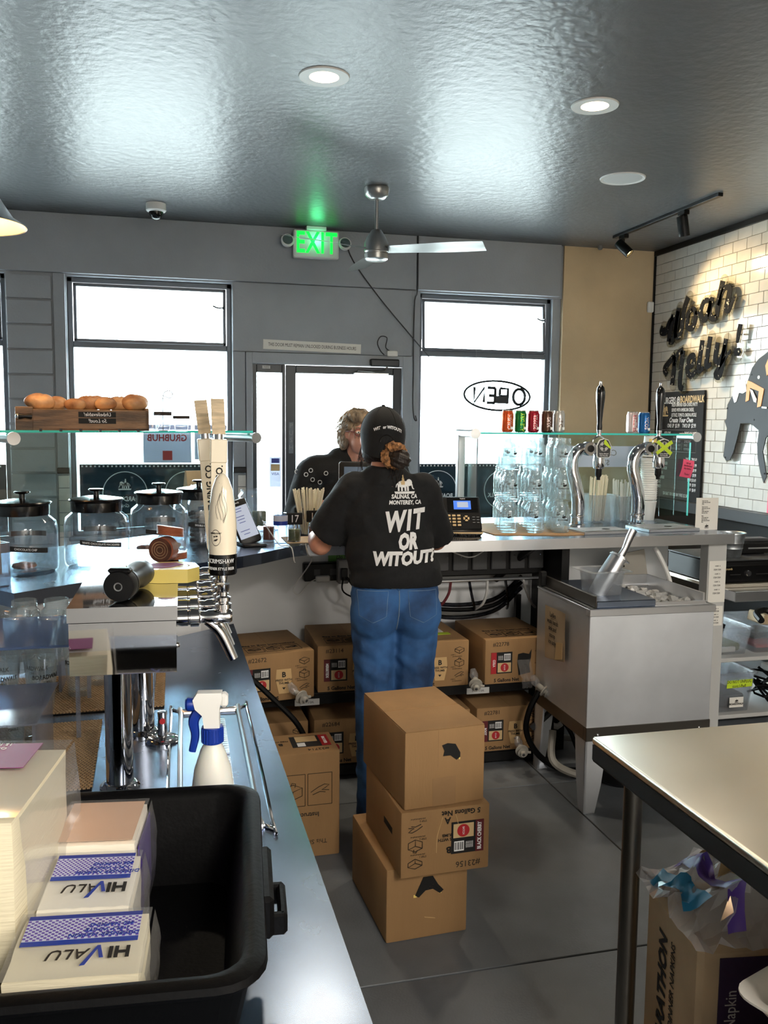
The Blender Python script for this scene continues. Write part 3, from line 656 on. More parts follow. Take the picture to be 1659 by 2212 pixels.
for i in range(7):
    MB().lathe([(0, 0), (.0465, 0), (.0475, .002), (.0465, .004), (0, .004)], 28, Matrix.Translation((.015, .055, .094+.0046*i)) @ rot('X', R_(-8)) @ rot('Y', R_(6))).done('coaster', 'coaster_rim', t, True)
for i in range(5):
    MB().lathe([(0, 0), (.046, 0), (.046, .004), (0, .004)], 28, Matrix.Translation((.0, .118, .0025+.0048*i))).done('coaster', 'coaster_rim', t, True)
b = MB(); b.grid(lambda u, v: V((.053*cos(2.2*pi*u)+.004*noise.noise((u*9, v*9, 1)), -.004+.11*v, .05+.05*sin(2.2*pi*u)*.94+.004*noise.noise((u*9, v*9, 5)))), 22, 8); b.done('wrapper', 'cling', t, True)

# rinser with a red button behind the columns
t = thing('glass_rinser', 'small chrome spigot with a red button on a round base behind the columns', 'spigot', (-.012, 2.14, WZ))
MB().lathe([(.042, 0), (.042, .006), (.034, .012), (.012, .014), (.0105, .06), (.012, .075), (0, .078)], 28).done('body', 'chrome', t, True); MB().cyl((0, -.008, .055), (.0, -.015, .055), .007).done('button', 'label_red', t, True)
# mats
def bar_mat(n, pts, lab):
    c = sum((V((x, y, 0)) for x, y in pts), V())/4; t = thing('bar_mat', lab, 'mat', (c.x, c.y, WZ)); P = [V((x, y, 0))-c for x, y in pts]
    b = MB(); b.prism([(p.x, p.y) for p in P], .003); b.done('base', 'black_rubber', t)
    k = MB(); nx = int((P[1]-P[0]).length/.0085); ny = int((P[3]-P[0]).length/.0085)
    for i in range(nx):
        for j in range(ny):
            u, v = (i+.5+(.25 if j % 2 else -.25))/nx, (j+.5)/ny
            q = P[0]*(1-u)*(1-v)+P[1]*u*(1-v)+P[2]*u*v+P[3]*(1-u)*v
            k.box((q.x, q.y, .0045), (.0062, .0058, .003))
    stuff(k.done('grid', 'mat_brown', t))
bar_mat(1, [(-.50, 2.395), (-.045, 2.398), (-.04, 2.75), (-.47, 2.76)], 'brown perforated bar mat under the pint glasses')
bar_mat(2, [(-.52, 1.86), (-.158, 1.88), (-.165, 2.325), (-.5, 2.31)], 'brown perforated bar mat beside the black tub and columns')
bar_mat(3, [(-.035, 2.40), (-.008, 2.40), (-.004, 2.76), (-.03, 2.76)], 'thin strip of brown mat between the columns and the drip tray')
# pint glasses
def pint(x, y, lab, i):
    global PINT
    if i == 0:
        t = thing('pint_glass', lab, 'glass', (x, y, WZ+.006), group='pint glasses on the bar mat')
        MB().lathe([(0, 0), (.029, 0), (.031, .004), (.036, .06), (.044, .15), (.0425, .15), (.0345, .06), (.0275, .018), (0, .014)], 28).done('glass', 'mug_glass', t, True)
        W_ = lambda x_, y_, z_: V(((.0405+z_)*sin(x_/.04), -(.0405+z_)*cos(x_/.04), .1+y_))
        text('BOARDWALK', .016, 'ink_black', t, None, name='print', wrapto=W_, sx=.8, bold=.0004, ext=.0002); text('GRILL', .009, 'ink_black', t, None, name='print', wrapto=lambda x_, y_, z_: W_(x_, y_-.014, z_), ext=.0002); PINT = t
    else: dup(PINT, (x, y, WZ+.006), R_(random.uniform(-35, 35)), lab)
PL = [(-.24, 2.555, 'pint glass standing free at the front corner of the mat'), (-.19, 2.655, 'pint glass half hidden behind the tower column'), (-.335, 2.52, 'pint glass beside the free-standing corner glass'), (-.43, 2.525, 'second pint glass from the free-standing corner glass'),
      (-.325, 2.43, 'pint glass under the acrylic shelf in front of its neighbour'), (-.42, 2.43, 'pint glass under the acrylic shelf towards the paper bin'), (-.10, 2.63, 'pint glass between the two tower columns')]
for i, (x, y, lab) in enumerate(PL): pint(x, y, lab, i)
for i, (x, y, lab) in enumerate(((-.335, 2.20, 'pint glass under the milky tray near the gap between mats'), (-.42, 2.12, 'pint glass under the milky tray close to the napkins'), (-.35, 2.07, 'pint glass on the near mat showing past the tray edge'))): pint(x, y, lab, 9)
# handled jars, shared
def jar_mug(t):
    MB().lathe([(0, 0), (.036, 0), (.042, .006), (.044, .015), (.044, .088), (.041, .1), (.0335, .109), (.0335, .112), (.036, .113), (.036, .118), (.0335, .119), (.0335, .124), (.035, .125), (.034, .131), (.0315, .131), (.031, .112), (.038, .098), (.041, .085), (.041, .016), (.036, .009), (0, .008)], 24).done('glass', 'mug_glass', t, True)
    MB().tube([(.042, 0, .092), (.062, 0, .094), (.073, 0, .08), (.073, 0, .05), (.064, 0, .03), (.043, 0, .026)], .0055, 8, 4).done('handle', 'mug_glass', t, True)
    W_ = lambda x_, y_, z_: V(((.0445+z_)*sin(x_/.044), -(.0445+z_)*cos(x_/.044), .055+y_))
    k = text('BOARDWALK', .0085, 'ink_black', t, None, name='print', wrapto=W_, ext=.0002); 
    b = MB()
    for px, pz, a, c in ((0, .012, .007, .0045), (.007, .014, .004, .004), (-.002, .02, .002, .003)): b.bm.faces.new([b.bm.verts.new(W_(px+a*cos(u*pi/4), pz+c*sin(u*pi/4), .0003)) for u in range(8)])
    b.done('print', 'ink_black', t)
MUG = thing('handled_jar', 'glass handled jar upper of the stacked pair by the tower box', 'jar', (-.225, 2.66, WZ+.1375), R_(200), 'handled jars behind the acrylic shelf'); jar_mug(MUG)
# acrylic shelf, tray and paper bin
t = thing('acrylic_shelf', 'bluish acrylic shelf on legs with jar mouths showing behind it', 'shelf', (-.36, 2.31, WZ))
MB().bx(-.42, .165, -.13, .205, .236, .243, .002).done('sheet', 'acrylic_blue', t)
for x, y in ((.15, -.12), (.15, .195), (-.4, -.12), (-.4, .195)): MB().bx(x-.005, x+.005, y-.005, y+.005, .0095, .236).done('leg', 'clear_plastic', t)
JZ = 1.0
t = thing('jar_riser', 'low clear riser carrying the four handled jars behind the acrylic shelf', 'riser', (-.405, 2.665, WZ+.0065))
MB().bx(-.11, .115, -.085, .085, .115, .122, .002).done('sheet', 'clear_plastic', t)
for x in (-.1, .11): MB().bx(x-.004, x+.004, -.08, .08, 0, .115).done('side', 'clear_plastic', t)
first = True
for x, y, s in [(*az(112, 1322, 1.08)[:2], 'at the front beside the tower box'), (*az(38, 1322, 1.08)[:2], 'at the front beside the clear paper bin'), (*az(122, 1294, 1.08)[:2], 'at the back beside the tower box'), (*az(52, 1296, 1.08)[:2], 'at the back beside the clear paper bin')]:
    if first: MUG.location = (x, y, WZ+.1295); MUG['label'] = 'glass handled jar on the clear riser '+s; first = False
    else: dup(MUG, (x, y, WZ+.1295), R_(random.uniform(150, 230)), 'glass handled jar on the clear riser '+s)
t = thing('plastic_tray', 'milky clear plastic tray upside down over pint glasses behind the napkins', 'tray', (-.375, 2.0, WZ))
b = MB(); b.prism([(-.3, -.16), (.118, -.16), (.128, .13), (-.3, .13)], .004, h0=.163); b.done('sheet', 'clear_plastic', t)
b = MB(); b.bx(.108, .114, -.155, .128, .0075, .163); b.done('side_wall', 'clear_plastic', t); MB().bx(-.298, -.292, -.155, .128, .0075, .163).done('side_wall', 'clear_plastic', t)
t = thing('paper_bin', 'clear plastic bin of peach papers on the end of the bar', 'bin', (-.60, 2.96, BZ), R_(38))
b = MB(); b.bx(-.1, .1, -.07, -.066, 0, .14); b.bx(-.1, .1, .066, .07, 0, .14); b.bx(-.1, -.096, -.066, .066, 0, .14); b.bx(.096, .1, -.066, .066, 0, .14); b.bx(-.096, .096, -.066, .066, 0, .004); b.done('bin', 'clear_plastic', t)
for i in range(6): MB().box((0, -.045+.017*i, .11), (.17, .003, .15), rot('Y', R_(random.uniform(-5, 8)))).done('paper_sheet', 'peach', t)

# spray bottle
t = thing('spray_bottle', 'white spray bottle with a blue trigger between tub and drip tray', 'spray bottle', (.08, 1.592, WZ), R_(-8))
MB().lathe([(0, 0), (.034, 0), (.038, .006), (.038, .11), (.034, .14), (.022, .178), (.0155, .19), (.0155, .2), (0, .2)], 28).done('bottle', 'bottle_white', t, True)
b = MB(); b.lathe([(0, .192), (.019, .192), (.02, .196), (.019, .222), (0, .222)], 24)
for i in range(22): b.box((.0195*cos(i*2*pi/22), .0195*sin(i*2*pi/22), .206), (.002, .002, .026))
b.done('collar', 'blue_plastic', t)
b = MB(); b.loft([[(-w+o, -d, z), (w+o, -d, z), (w+o, d, z), (-w+o, d, z)] for w, d, o, z in ((.014, .013, 0, .222), (.015, .013, -.002, .245), (.022, .0135, -.008, .258), (.026, .0135, -.008, .275), (.022, .011, -.004, .287))])
b.box((.022, 0, .272), (.014, .024, .026), bev=.005); b.done('sprayer_head', 'white', t, 30)
b = MB(); b.lathe([(0, 0), (.011, 0), (.0125, .004), (.0125, .014), (.009, .018), (0, .018)], 14, Matrix.Translation((-.03, 0, .264)) @ rot('Y', -pi/2)); b.done('nozzle', 'blue_plastic', t, True)
MB().tube([(-.024, 0, .252), (-.034, 0, .232), (-.031, 0, .205), (-.037, 0, .175)], [.008, .0075, .006, .005], 8, 4, flat=1.3).done('trigger', 'blue_plastic', t, True)

# ------------------------------------------------ black tub with napkin packs
def rr(hx, hy, r, n=5):
    o = []
    for cx, cy, a0 in ((hx-r, hy-r, 0), (-hx+r, hy-r, 90), (-hx+r, -hy+r, 180), (hx-r, -hy+r, 270)):
        for i in range(n+1): a = R_(a0+90*i/n); o.append((cx+r*cos(a), cy+r*sin(a)))
    return o
TUBX, TUBY, TA = -.222, 1.225, R_(-5)
t = thing('bus_tub', 'big scuffed black plastic tub holding napkin packs on the worktop', 'tub', (TUBX, TUBY, WZ), TA)
HX, HY = .347, .272
b = MB(); rg = []
for dx, z in ((-.045, 0), (-.04, .004), (-.012, .135), (0, .142), (.006, .15), (.004, .158), (-.008, .162), (-.02, .158), (-.026, .146), (-.05, .012)): rg.append([V((x, y, z)) for x, y in rr(HX+dx, HY+dx, .055+dx*.4)])
b.loft(rg, cap=False); b.bm.faces.new([v for v in b.bm.verts[:24]][::-1]); n_ = len(b.bm.verts); b.bm.verts.ensure_lookup_table(); b.bm.faces.new([b.bm.verts[i] for i in range(n_-24, n_)])
b.done('shell', 'black_rubber', t, 50)
b = MB(); b.box((HX+.008, -.02, .125), (.02, .15, .06), bev=.006); b.box((HX+.03, -.045, .112), (.012, .085, .03), bev=.004); b.box((HX+.02, -.082, .112), (.028, .012, .03), bev=.003); b.box((HX+.02, -.006, .112), (.028, .012, .03), bev=.003); b.done('handle', 'black_rubber', t)
# napkin packs: soft wrapped bricks
def pack(name, lab, M, d, soft=.012, par_label=True, side='napkin_edge'):
    t = thing(name, lab, 'napkins'); t.matrix_world = M
    w, l, h = d
    b = MB(); b.box((0, 0, h/2), (w, l, h)); bmesh.ops.subdivide_edges(b.bm, edges=b.bm.edges[:], cuts=5, use_grid_fill=True)
    for v in b.bm.verts:
        q = V((v.co.x/w*2, v.co.y/l*2, v.co.z/h*2-1)); f = max(0, max(abs(q.x)*abs(q.y), abs(q.y)*abs(q.z), abs(q.x)*abs(q.z))-.45)
        v.co = V((v.co.x*(1-f*.10), v.co.y*(1-f*.10), h/2+(v.co.z-h/2)*(1-f*.14)))+V((noise.noise(v.co*30), noise.noise(v.co*30+V((9, 9, 9))), 0))*.0025
    b.done('napkin_block', side, t, 60)
    b = MB(); b.grid(lambda u, v: V(((u-.5)*w*1.0, (v-.5)*l*1.02, h+.0022+.002*abs(noise.noise((u*7, v*9, w*50))))), 12, 12); b.done('wrapper', 'cling', t, True)
    b = MB(); b.grid(lambda u, v: V((w/2+.003+.012*sin(pi*v)*(.6+.5*noise.noise((u*5, v*5, 2))), (u-.5)*l*1.0, h*v)), 10, 8); b.done('wrapper_end', 'cling', t, True)
    return t
def pm(o, rx, ry, rz): return Matrix.Translation(o) @ Euler((rx, ry, rz)).to_matrix().to_4x4()
def hv(t, w, l, h):
    """blue check print with reversed-from-here lettering on top of a pack; the pack's foot faces away"""
    z = h+.0045; W_ = w*.86
    k = MB().bx(-W_/2, W_/2, -l*.02, l*.40, z, z+.0006).done('label_band', 'print_sheet', t)
    MB().bx(-W_/2, W_/2, l*.36, l*.42, z+.0006, z+.001).done('stripe', 'navy', k); MB().bx(-W_/2, W_/2, -l*.05, l*.02, z+.0006, z+.001).done('stripe', 'blue_plastic', k)
    q = MB(); nx, ny = 34, 12
    for i in range(nx):
        for j in range(ny):
            if (i+j) % 2: q.box((-W_/2+(i+.5)*W_/nx, l*.03+(j+.5)*l*.32/ny, z+.0007), (W_/nx*.86, l*.32/ny*.86, .0004))
    stuff(q.done('check_print', 'violet', k))
    F = lambda x, y: face((x, y, z+.0012), (-1, 0, 0), (0, -1, 0))
    text('DISPENSER NAPKIN', .010, 'blue_plastic', k, F(W_*.2, l*.08), shear=.2); text('1-PLY WHITE', .0095, 'blue_plastic', k, F(W_*.22, l*.155), shear=.2); text('400 NAPKINS', .0095, 'blue_plastic', k, F(W_*.25, l*.23), shear=.2)
    text('HI', .028, 'ink_black', k, F(W_*.36, -l*.2), bold=.001); text('ALU', .026, 'ink', k, F(-W_*.06, -l*.2), shear=.25)
    MB().prism([(.0, .009), (.005, .009), (.009, -.008), (.02, .021), (.026, .022), (.0098, -.014), (.006, -.014)], .0006, F(W_*.235, -l*.21)).done('check_mark', 'blue_plastic', k)
    return k
def top_at(px, py, z): return az(px, py, z)
# tall double pack at the frame edge
P = pack('napkin_pack', 'tall white napkin pack with a purple label rising above the tub', pm((-.335, 1.312, WZ+.012), 0, 0, R_(-9)), (.34, .27, .262), side='napkin_edge')
k = MB().bx(-.16, .130, .02, .118, .2664, .2672).done('label', 'purple', P)
F = lambda x, y: face((x, y, .2676), (-1, 0, 0), (0, -1, 0))
text('3000', .052, 'print_white', k, F(-.01, .042), al='CENTER', bold=.001); text('Napkins', .022, 'print_white', k, F(.02, .072)); text('ONE-PLY NAPKINS', .0125, 'print_white', k, F(.03, .098)); text('15 IN x 17 IN (38CM)', .0125, 'print_white', k, F(.03, .113))
text('LARGE', .03, 'ink_black', P, F(-.06, -.01), bold=.001)
P = pack('napkin_pack', 'peach topped napkin pack standing at the back of the tub', pm((-.100, 1.385, WZ+.012), R_(3), 0, R_(-8)), (.125, .13, .145), side='napkin')
MB().bx(-.056, .056, -.06, .06, .1456, .1462).done('paper_top', 'peach', P); MB().bx(.0632, .0642, -.055, .055, .012, .13).done('side_print', 'violet', P)
P = pack('napkin_pack', 'napkin pack with a blue check label leaning in the middle of the tub', pm((-.108, 1.242, WZ+.012), R_(5), R_(1), R_(-6)), (.125, .13, .128), side='napkin'); hv(P, .125, .13, .128)
P = pack('napkin_pack', 'napkin pack with a blue check label at the front of the tub', pm((-.112, 1.108, WZ+.012), R_(4), R_(1), R_(-5)), (.165, .128, .113), side='napkin_edge'); hv(P, .165, .128, .113)
# ================================================================== BAR COUNTER
inner = [(-.449, 2.832), (-.1, 3.124), (.2, 3.378), (.30, 3.46), (.38, 3.535), (.45, 3.615), (.52, 3.69), (.60, 3.735), (.75, 3.745), (1.5, 3.735), (2.746, 3.76)]
outer = [(2.746, 4.66), (.49, 4.66), (-.95, 3.43)]
t = thing('bar_counter', 'stainless steel bar counter turning a corner from the cookie jars to the soda taps', 'counter')
MB().prism(inner+outer, .046, h0=BZ-.046).done('top', 'steel_top', t)
ed = MB()
for (x0, y0), (x1, y1) in zip(inner[7:], inner[8:]): ed.prism([(x0, y0-.0015), (x1, y1-.0015), (x1, y1), (x0, y0)], .05, h0=BZ-.05)
ed.done('front_edge', 'steel', t)
kn = [(-.40, 2.93), (.13, 3.37), (.17, 3.45), (.17, 4.27), (2.70, 4.27)]
for (x0, y0), (x1, y1) in zip(kn, kn[1:]):
    nx, ny = -(y1-y0), x1-x0; L = sqrt(nx*nx+ny*ny); nx, ny = nx/L*.05, ny/L*.05
    MB().prism([(x0, y0), (x1, y1), (x1+nx, y1+ny), (x0+nx, y0+ny)], BZ-.047, h0=0).done('knee_wall', 'wall_light', t)
MB().prism([(-.445, 2.86), (-.40, 2.93), (.17, 3.40), (.14, 3.36)], .07, h0=BZ-.117).done('apron', 'wall_light', t)
MB().bx(2.63, 2.735, 3.80, 3.87, 0, BZ-.047, .003).done('leg', 'light_grey', t)
MB().bx(1.86, 1.90, 3.85, 4.2, 0, BZ-.047).done('bracket', 'black', t)
b = MB(); b.tube([(1.74, 3.9, BZ-.06), (1.72, 4.05, .93), (1.66, 4.2, .8)], .018, 8, 4); b.done('brace', 'black', t)
MB().prism([(2.66, 3.862), (2.74, 3.862), (2.74, 3.868), (2.66, 3.868)], .1, h0=.2).done('plate', 'steel', t)
for i, (z0, z1, ls) in enumerate(((.72, .93, 8), (.60, .70, 6))):
    k = thing('posted_list', ['white printed list taped to the counter leg, upper sheet', 'white printed list taped to the counter leg, lower sheet'][i], 'paper', (2.684, 3.798, (z0+z1)/2))
    w_ = .048-.008*i; MB().bx(-w_, w_, -.0012, 0, -(z1-z0)/2, (z1-z0)/2).done('sheet', 'paper', k)
    for j in range(ls): text('ITEM '*2 if j % 2 else 'count  x', .012, 'ink', k, fy_(0, -.0016, (z1-z0)/2-.025-j*.02 if i == 0 else (z1-z0)/2-.012-j*.015), sx=.75)

# ---- glass guard over the jars
dirv = V((.770, .638, 0)); nrm = V((-.638, .770, 0)); P0 = V((-.449, 2.832, 0)); angD = math.atan2(.638, .770)
def bp(s, o, z=0): q = P0+dirv*s+nrm*o; return V((q.x, q.y, z))
SZ = 1.556
t = thing('glass_guard', 'glass sneeze guard with steel posts carrying the bread crate', 'glass guard', (0, 0, 0), 0); 
A0, A1 = V((-1.0, 3.62, 0)), V((.50, 4.30, 0)); ad = (A1-A0).normalized(); an = V((-ad.y, ad.x, 0)); ga = math.atan2(ad.y, ad.x)
GM = Matrix.Translation((A0.x, A0.y, 0)) @ rot('Z', ga); GL = (A1-A0).length
t.matrix_world = GM
k = MB().bx(-.3, GL-.1, -.02, .30, SZ-.010, SZ).done('top_shelf', 'guard_glass', t)
MB().bx(-.3, GL-.1, -.0215, -.02, SZ-.010, SZ).done('shelf_edge', 'glass_edge', k)
for x0, x1 in ((-.3, .42), (.43, GL-.15)): MB().bx(x0, x1, .30, .306, BZ+.02, SZ-.02).done('front_pane', 'guard_glass', t)
for x in (.425, GL-.13):
    MB().bx(x-.02, x+.02, .245, .285, BZ, SZ-.012, .003).done('post', 'steel', t)
    MB().cyl((x, .29, SZ-.032), (x, -.10, SZ-.032), .02).cyl((x, -.10, SZ-.032), (x, -.108, SZ-.032), .026, n=20).done('arm', 'steel', t, 40)
    MB().box((x-.035, .24, SZ-.10), (.05, .012, .03), bev=.006).done('clamp', 'white', t)

# bread crate
t = thing('bread_crate', 'wooden crate with side handles full of rolls on the glass shelf', 'crate', ay(178, 934, 3.58), R_(9)); t.location.z = SZ
b = MB(); W_, D_, H_ = .238, .10, .082
for z in (0.004,): b.bx(-W_, W_, -D_, D_, z, z+.008)
b.done('base', 'wood', t)
for y in (-D_, D_-.012):
    MB().bx(-W_+.055, W_, y, y+.012, .004, H_, .002).done('side_board', 'wood', t)
    
for x in (-W_, W_-.014): MB().bx(x, x+.014, -D_, D_, .004, H_+.008, .002).done('end_board', 'wood', t)
MB().bx(-W_, -W_+.06, -D_-.002, -D_+.012, .004, H_+.008, .002).done('corner_board', 'wood', t)
MB().bx(-W_+.06, W_-.06, -D_+.002, D_-.002, H_-.006, H_, .001).done('slat', 'wood_pale', t)
for i in range(6): MB().bx(-W_+.08+i*.07, -W_+.090+i*.07, -D_-.002, -D_+.01, 0.0, .010).done('foot', 'black', t)
h = MB(); h.tube([(-.225, -D_-.012, .055), (-.205, -D_-.018, .055), (-.185, -D_-.012, .055)], [.012, .007, .012], 10, 5); h.done('handle', 'black', t, True); MB().ell((-.23, -D_-.012, .055), (.009, .009, .009)).done('knob', 'chrome', t, True)
for z, s in ((.064, 'Unbelievable!'), (.04, 'So Loud!')): 
    k = MB().bx(-.02, .115, -D_-.0015, -D_, z-.010, z+.010).done('chalk_strip', 'black_matte', t); text(s, .02, 'print_white', k, face((.05, -D_-.002, z), (-1, 0, 0), (0, 0, 1)), shear=.3, sx=.9)
CR_ = t
def roll(x, y, z, s, i, lab):
    q = CR_.location+rot('Z', CR_.rotation_euler.z).to_3x3() @ V((x, y, z))
    o = MB(); o.ell((0, 0, 0), (s*1.28, s*1.05, s*.74), n=28); dx = random.uniform(-.3, .3)
    for v in o.bm.verts: v.co *= 1+.16*noise.noise(v.co*20+V((i*3.1, 0, 0)))-.13*max(0, 1-abs(v.co.x/s-dx)/.16)*(v.co.z > 0)
    o = o.done('bread_roll', 'bread', None, True, loc=q); o.rotation_euler = (0, 0, i*1.3); tag(o, lab, 'bread roll', 'rolls in the wooden crate')
RZ = .125
for i, (x, s, lab) in enumerate(((-.150, .044, 'round golden bread roll at the handle end of the crate'), (-.092, .037, 'shiny orange bread roll second from the crate handle'), (-.025, .033, 'pale flat bread roll third along the crate'), (.03, .04, 'bread roll fourth along the crate before the dent'),
                   (.085, .037, 'low reddish bread roll over the crate lettering'), (.142, .04, 'dark bottomed bread roll next to the tallest one'), (.198, .047, 'tallest bread roll at the plain end of the crate'))):
    roll(x, -.02+.03*(i % 2), H_+s*.7-.002, s, i, lab)
roll(.06, .045, H_+.03, .037, 9, 'bread roll peeping from the rear row of the crate')
# glassware on the shelf
def sundae(px, Y, lab, h, r):
    q = ay(px, 930, Y); t = thing('shelf_glass', lab, 'glass', (q.x, q.y, SZ), group='display glasses on the glass shelf')
    MB().lathe([(0, 0), (r*.62, 0), (r*.66, .012), (r*.7, .02), (r, h), (r*.94, h), (r*.62, .022), (0, .018)], 24).done('glass', 'jar_glass', t, True)
    k = MB(); n = 20
    for a in range(n):
        u, v = pi*a/n-pi/2-1.57+1.57, pi*(a+1)/n-pi/2; rr_ = r*.88
        k.quad(*[V((rr_*sin(c), -rr_*cos(c), z)) for c, z in ((u, h*.5), (v, h*.5), (v, h*.62), (u, h*.62))])
    k.done('band', 'ink', t); return t
sundae(352, 3.78, 'tall clear display glass with a dark band beside the bread crate', .13, .042)
sundae(392, 3.80, 'clear display glass with a dark band near the wood tipped taps', .105, .04)
q = ay(322, 930, 3.75); t = thing('glass_bowl', 'small clear glass bowl against the plain end of the bread crate', 'bowl', (q.x, q.y, SZ))
MB().lathe([(0, 0), (.03, 0), (.033, .006), (.05, .04), (.056, .075), (.053, .075), (.046, .04), (.028, .01), (0, .008)], 24).done('bowl', 'jar_glass', t, True)
q = ay(352, 890, 3.86); t = thing('menu_clip', 'tiny dark wire clip above the display glasses', 'clip', (q.x, q.y, SZ)); b = MB(); b.tube([(0, 0, 0), (.0, 0, .14), (.02, 0, .17), (.04, 0, .16), (.03, 0, .14), (.0, 0, .15)], .002, 5); b.lathe([(0, 0), (.02, 0), (.02, .004), (0, .004)], 14); b.done('wire', 'dark_grey', t)

# ---- cookie jars
def cjar(x, y, lab, s, lid_lab, fill, col):
    t = thing('cookie_jar', lab, 'jar', (x, y, BZ), group='lidded cookie jars on the bar')
    r, h = .114*s, .2*s
    MB().lathe([(0, 0), (r*.9, 0), (r*.98, .012), (r, .03), (r, h-.045), (r*.95, h-.018), (r*.76, h), (r*.74, h+.012), (r*.72, h+.012), (r*.73, h), (r*.93, h-.022), (r*.975, h-.045), (r*.975, .03), (r*.95, .016), (0, .014)], 48).done('glass', 'jar_glass', t, True)
    MB().lathe([(r*.72, h+.002), (r*.775, h+.002), (r*.78, h+.005), (r*.78, h+.036), (r*.825, h+.039), (r*.84, h+.044), (r*.81, h+.048), (r*.3, h+.057), (0, h+.058)], 48).done('lid', 'black_gloss', t, 35)
    MB().lathe([(.011, h+.052), (.010, h+.073), (.024, h+.076), (.027, h+.079), (.025, h+.083), (0, h+.085)], 24).done('knob', 'black_gloss', t, True)
    W_ = lambda x_, y_, z_: V(((r+.0012+z_)*sin(x_/r+.2), -(r+.0012+z_)*cos(x_/r+.2), h*.47+y_-.012*x_/r))
    k = MB(); n = 12
    for i in range(n):
        a, c = -.075+.15*i/n, -.075+.15*(i+1)/n; k.quad(W_(a, -.0085, 0), W_(c, -.0085, 0), W_(c, .0085, 0), W_(a, .0085, 0))
    k = k.done('label_strip', 'black_matte', t); text(lid_lab, .0105, 'print_white', k, None, wrapto=lambda x_, y_, z_: W_(x_, y_, z_+.0008), sx=.8)
    k = MB(); Wb = lambda x_, y_: V(((r-.004)*sin(x_/r), (r-.004)*cos(x_/r), h*.62+y_))
    for i in range(n):
        a, c = -.06+.13*i/n, -.06+.13*(i+1)/n; k.quad(Wb(a, -.009), Wb(c, -.009), Wb(c, .009), Wb(a, .009))
    k.done('label_strip', 'black_matte', t)
    for i, (cx, cy, cz) in enumerate(fill):
        o = MB(); o.lathe([(0, 0), (.036, 0), (.042, .006), (.038, .014), (.02, .018), (0, .017)], 18); 
        for v in o.bm.verts: v.co += V((noise.noise(v.co*40), noise.noise(v.co*40+V((5, 0, 0))), noise.noise(v.co*50)))*.003
        o = o.done('cookie', col, None, True, loc=(x+cx, y+cy, BZ+cz)); tag(o, ['bottom', 'second', 'third', 'fourth', 'fifth', 'sixth', 'seventh'][i]+' cookie from below in the '+lid_lab.lower()+' jar', 'cookie', 'cookies in the jars'); o.rotation_euler = (random.uniform(-.12, .12), random.uniform(-.12, .12), i)
    return t
cjar(-.475, 3.225, 'black lidded glass jar labelled CHOCOLATE CHIP with one cookie', 1.0, 'CHOCOLATE CHIP', [(0, 0, .016)], 'cookie')
cjar(-.238, 3.32, 'black lidded empty glass jar with a white chocolate label', 1.0, 'WHITE CHOCOLATE MACADAMIA', [], 'cookie')
cjar(-.02, 3.60, 'black lidded glass jar with pale cookies behind the coaster roll', 1.0, 'OATMEAL RAISIN', [(-.05, 0, .016), (.045, .03, .016)], 'cookie')
cjar(.145, 3.83, 'black lidded glass jar with dark cookies beside the bullet tap handle', .98, 'DOUBLE CHOCOLATE', [(.0, 0, .016+.019*i) for i in range(7)], 'cookie_dark')
cjar(.21, 4.12, 'rearmost black lidded jar showing only its lid behind the dark cookies', .95, 'SUGAR COOKIE', [], 'cookie')

# ---- payment terminal, bottle, straws, numbers
t = thing('payment_terminal', 'black handheld payment terminal leaning on its stand beside the ivory tap', 'payment terminal', (.372, 3.72, BZ), R_(12))
M = Matrix.Translation((0, .03, .012)) @ rot('Z', R_(0)) @ rot('Y', R_(-17)) @ rot('X', R_(-22))
b = MB(); b.bx(-.048, .048, 0, .024, 0, .205, .012, M, 2); b.done('body', 'black', t, 40)
MB().bx(-.041, .041, -.001, .0002, .028, .172, 0, M).done('screen', 'screen_light', t)
k = MB()
for i, (w_, z) in enumerate(((.03, .16), (.022, .148), (.03, .125), (.024, .112), (.02, .098), (.03, .06), (.02, .045))): k.bx(-w_/1.0, w_*.4, -.0016, -.001, z, z+.0025, 0, M)
k.done('screen_text', 'navy', t); text('Ready', .01, 'print_white', t, M @ fy_(0, -.0016, .188))
b = MB(); b.bx(-.055, .05, -.02, .10, 0, .012, .005); b.bx(-.03, .04, .085, .12, .01, .075, .008); b.done('stand', 'black', t, 40)
MB().tube([(.04, .02, .11), (.075, .0, .05), (.10, -.03, .006), (.12, -.055, .005), (.13, -.10, .0), (.135, -.115, -.05), (.14, -.115, -.06)], .0022, 6).done('cable', 'light_grey', t)
def bottle():
    t = thing('water_bottle', 'ribbed clear water bottle standing upside down by the counter edge', 'bottle', (.492, 3.80, BZ))
    prof = [(0, 0), (.026, 0), (.031, .006)]
    for i in range(7): prof += [(.0315, .012+i*.009), (.0295, .0165+i*.009)]
    prof += [(.031, .08), (.031, .118), (.03, .122), (.026, .135), (.0, .14)]
    MB().lathe(prof, 28).done('bottle', 'water', t, True); MB().lathe([(.0317, .082), (.0317, .116)], 28, cap=False).done('label', 'blue_plastic', t, True); MB().lathe([(.0319, .1), (.0319, .124)], 28, cap=False).done('label', 'print_sheet', t, True)
bottle()
t = thing('straw_jar', 'glass jar stuffed with paper wrapped straws on the counter', 'straw jar', (.66, 4.06, BZ))
MB().lathe([(0, 0), (.045, 0), (.048, .006), (.052, .12), (.0505, .12), (.046, .008), (0, .006)], 28).done('jar', 'jar_glass', t, True)
for i in range(46):
    a = i*2.4; r = .006*sqrt(i)*.95; dx, dy = r*cos(a), r*sin(a); L = .205+.02*random.random(); tx, ty = dx*(2.1 if i < 44 else 3.0), dy*2.1
    MB().cyl((dx*.85, dy*.85, .008), (tx, ty, L), .0034, n=6).done('straw', 'straw', t)
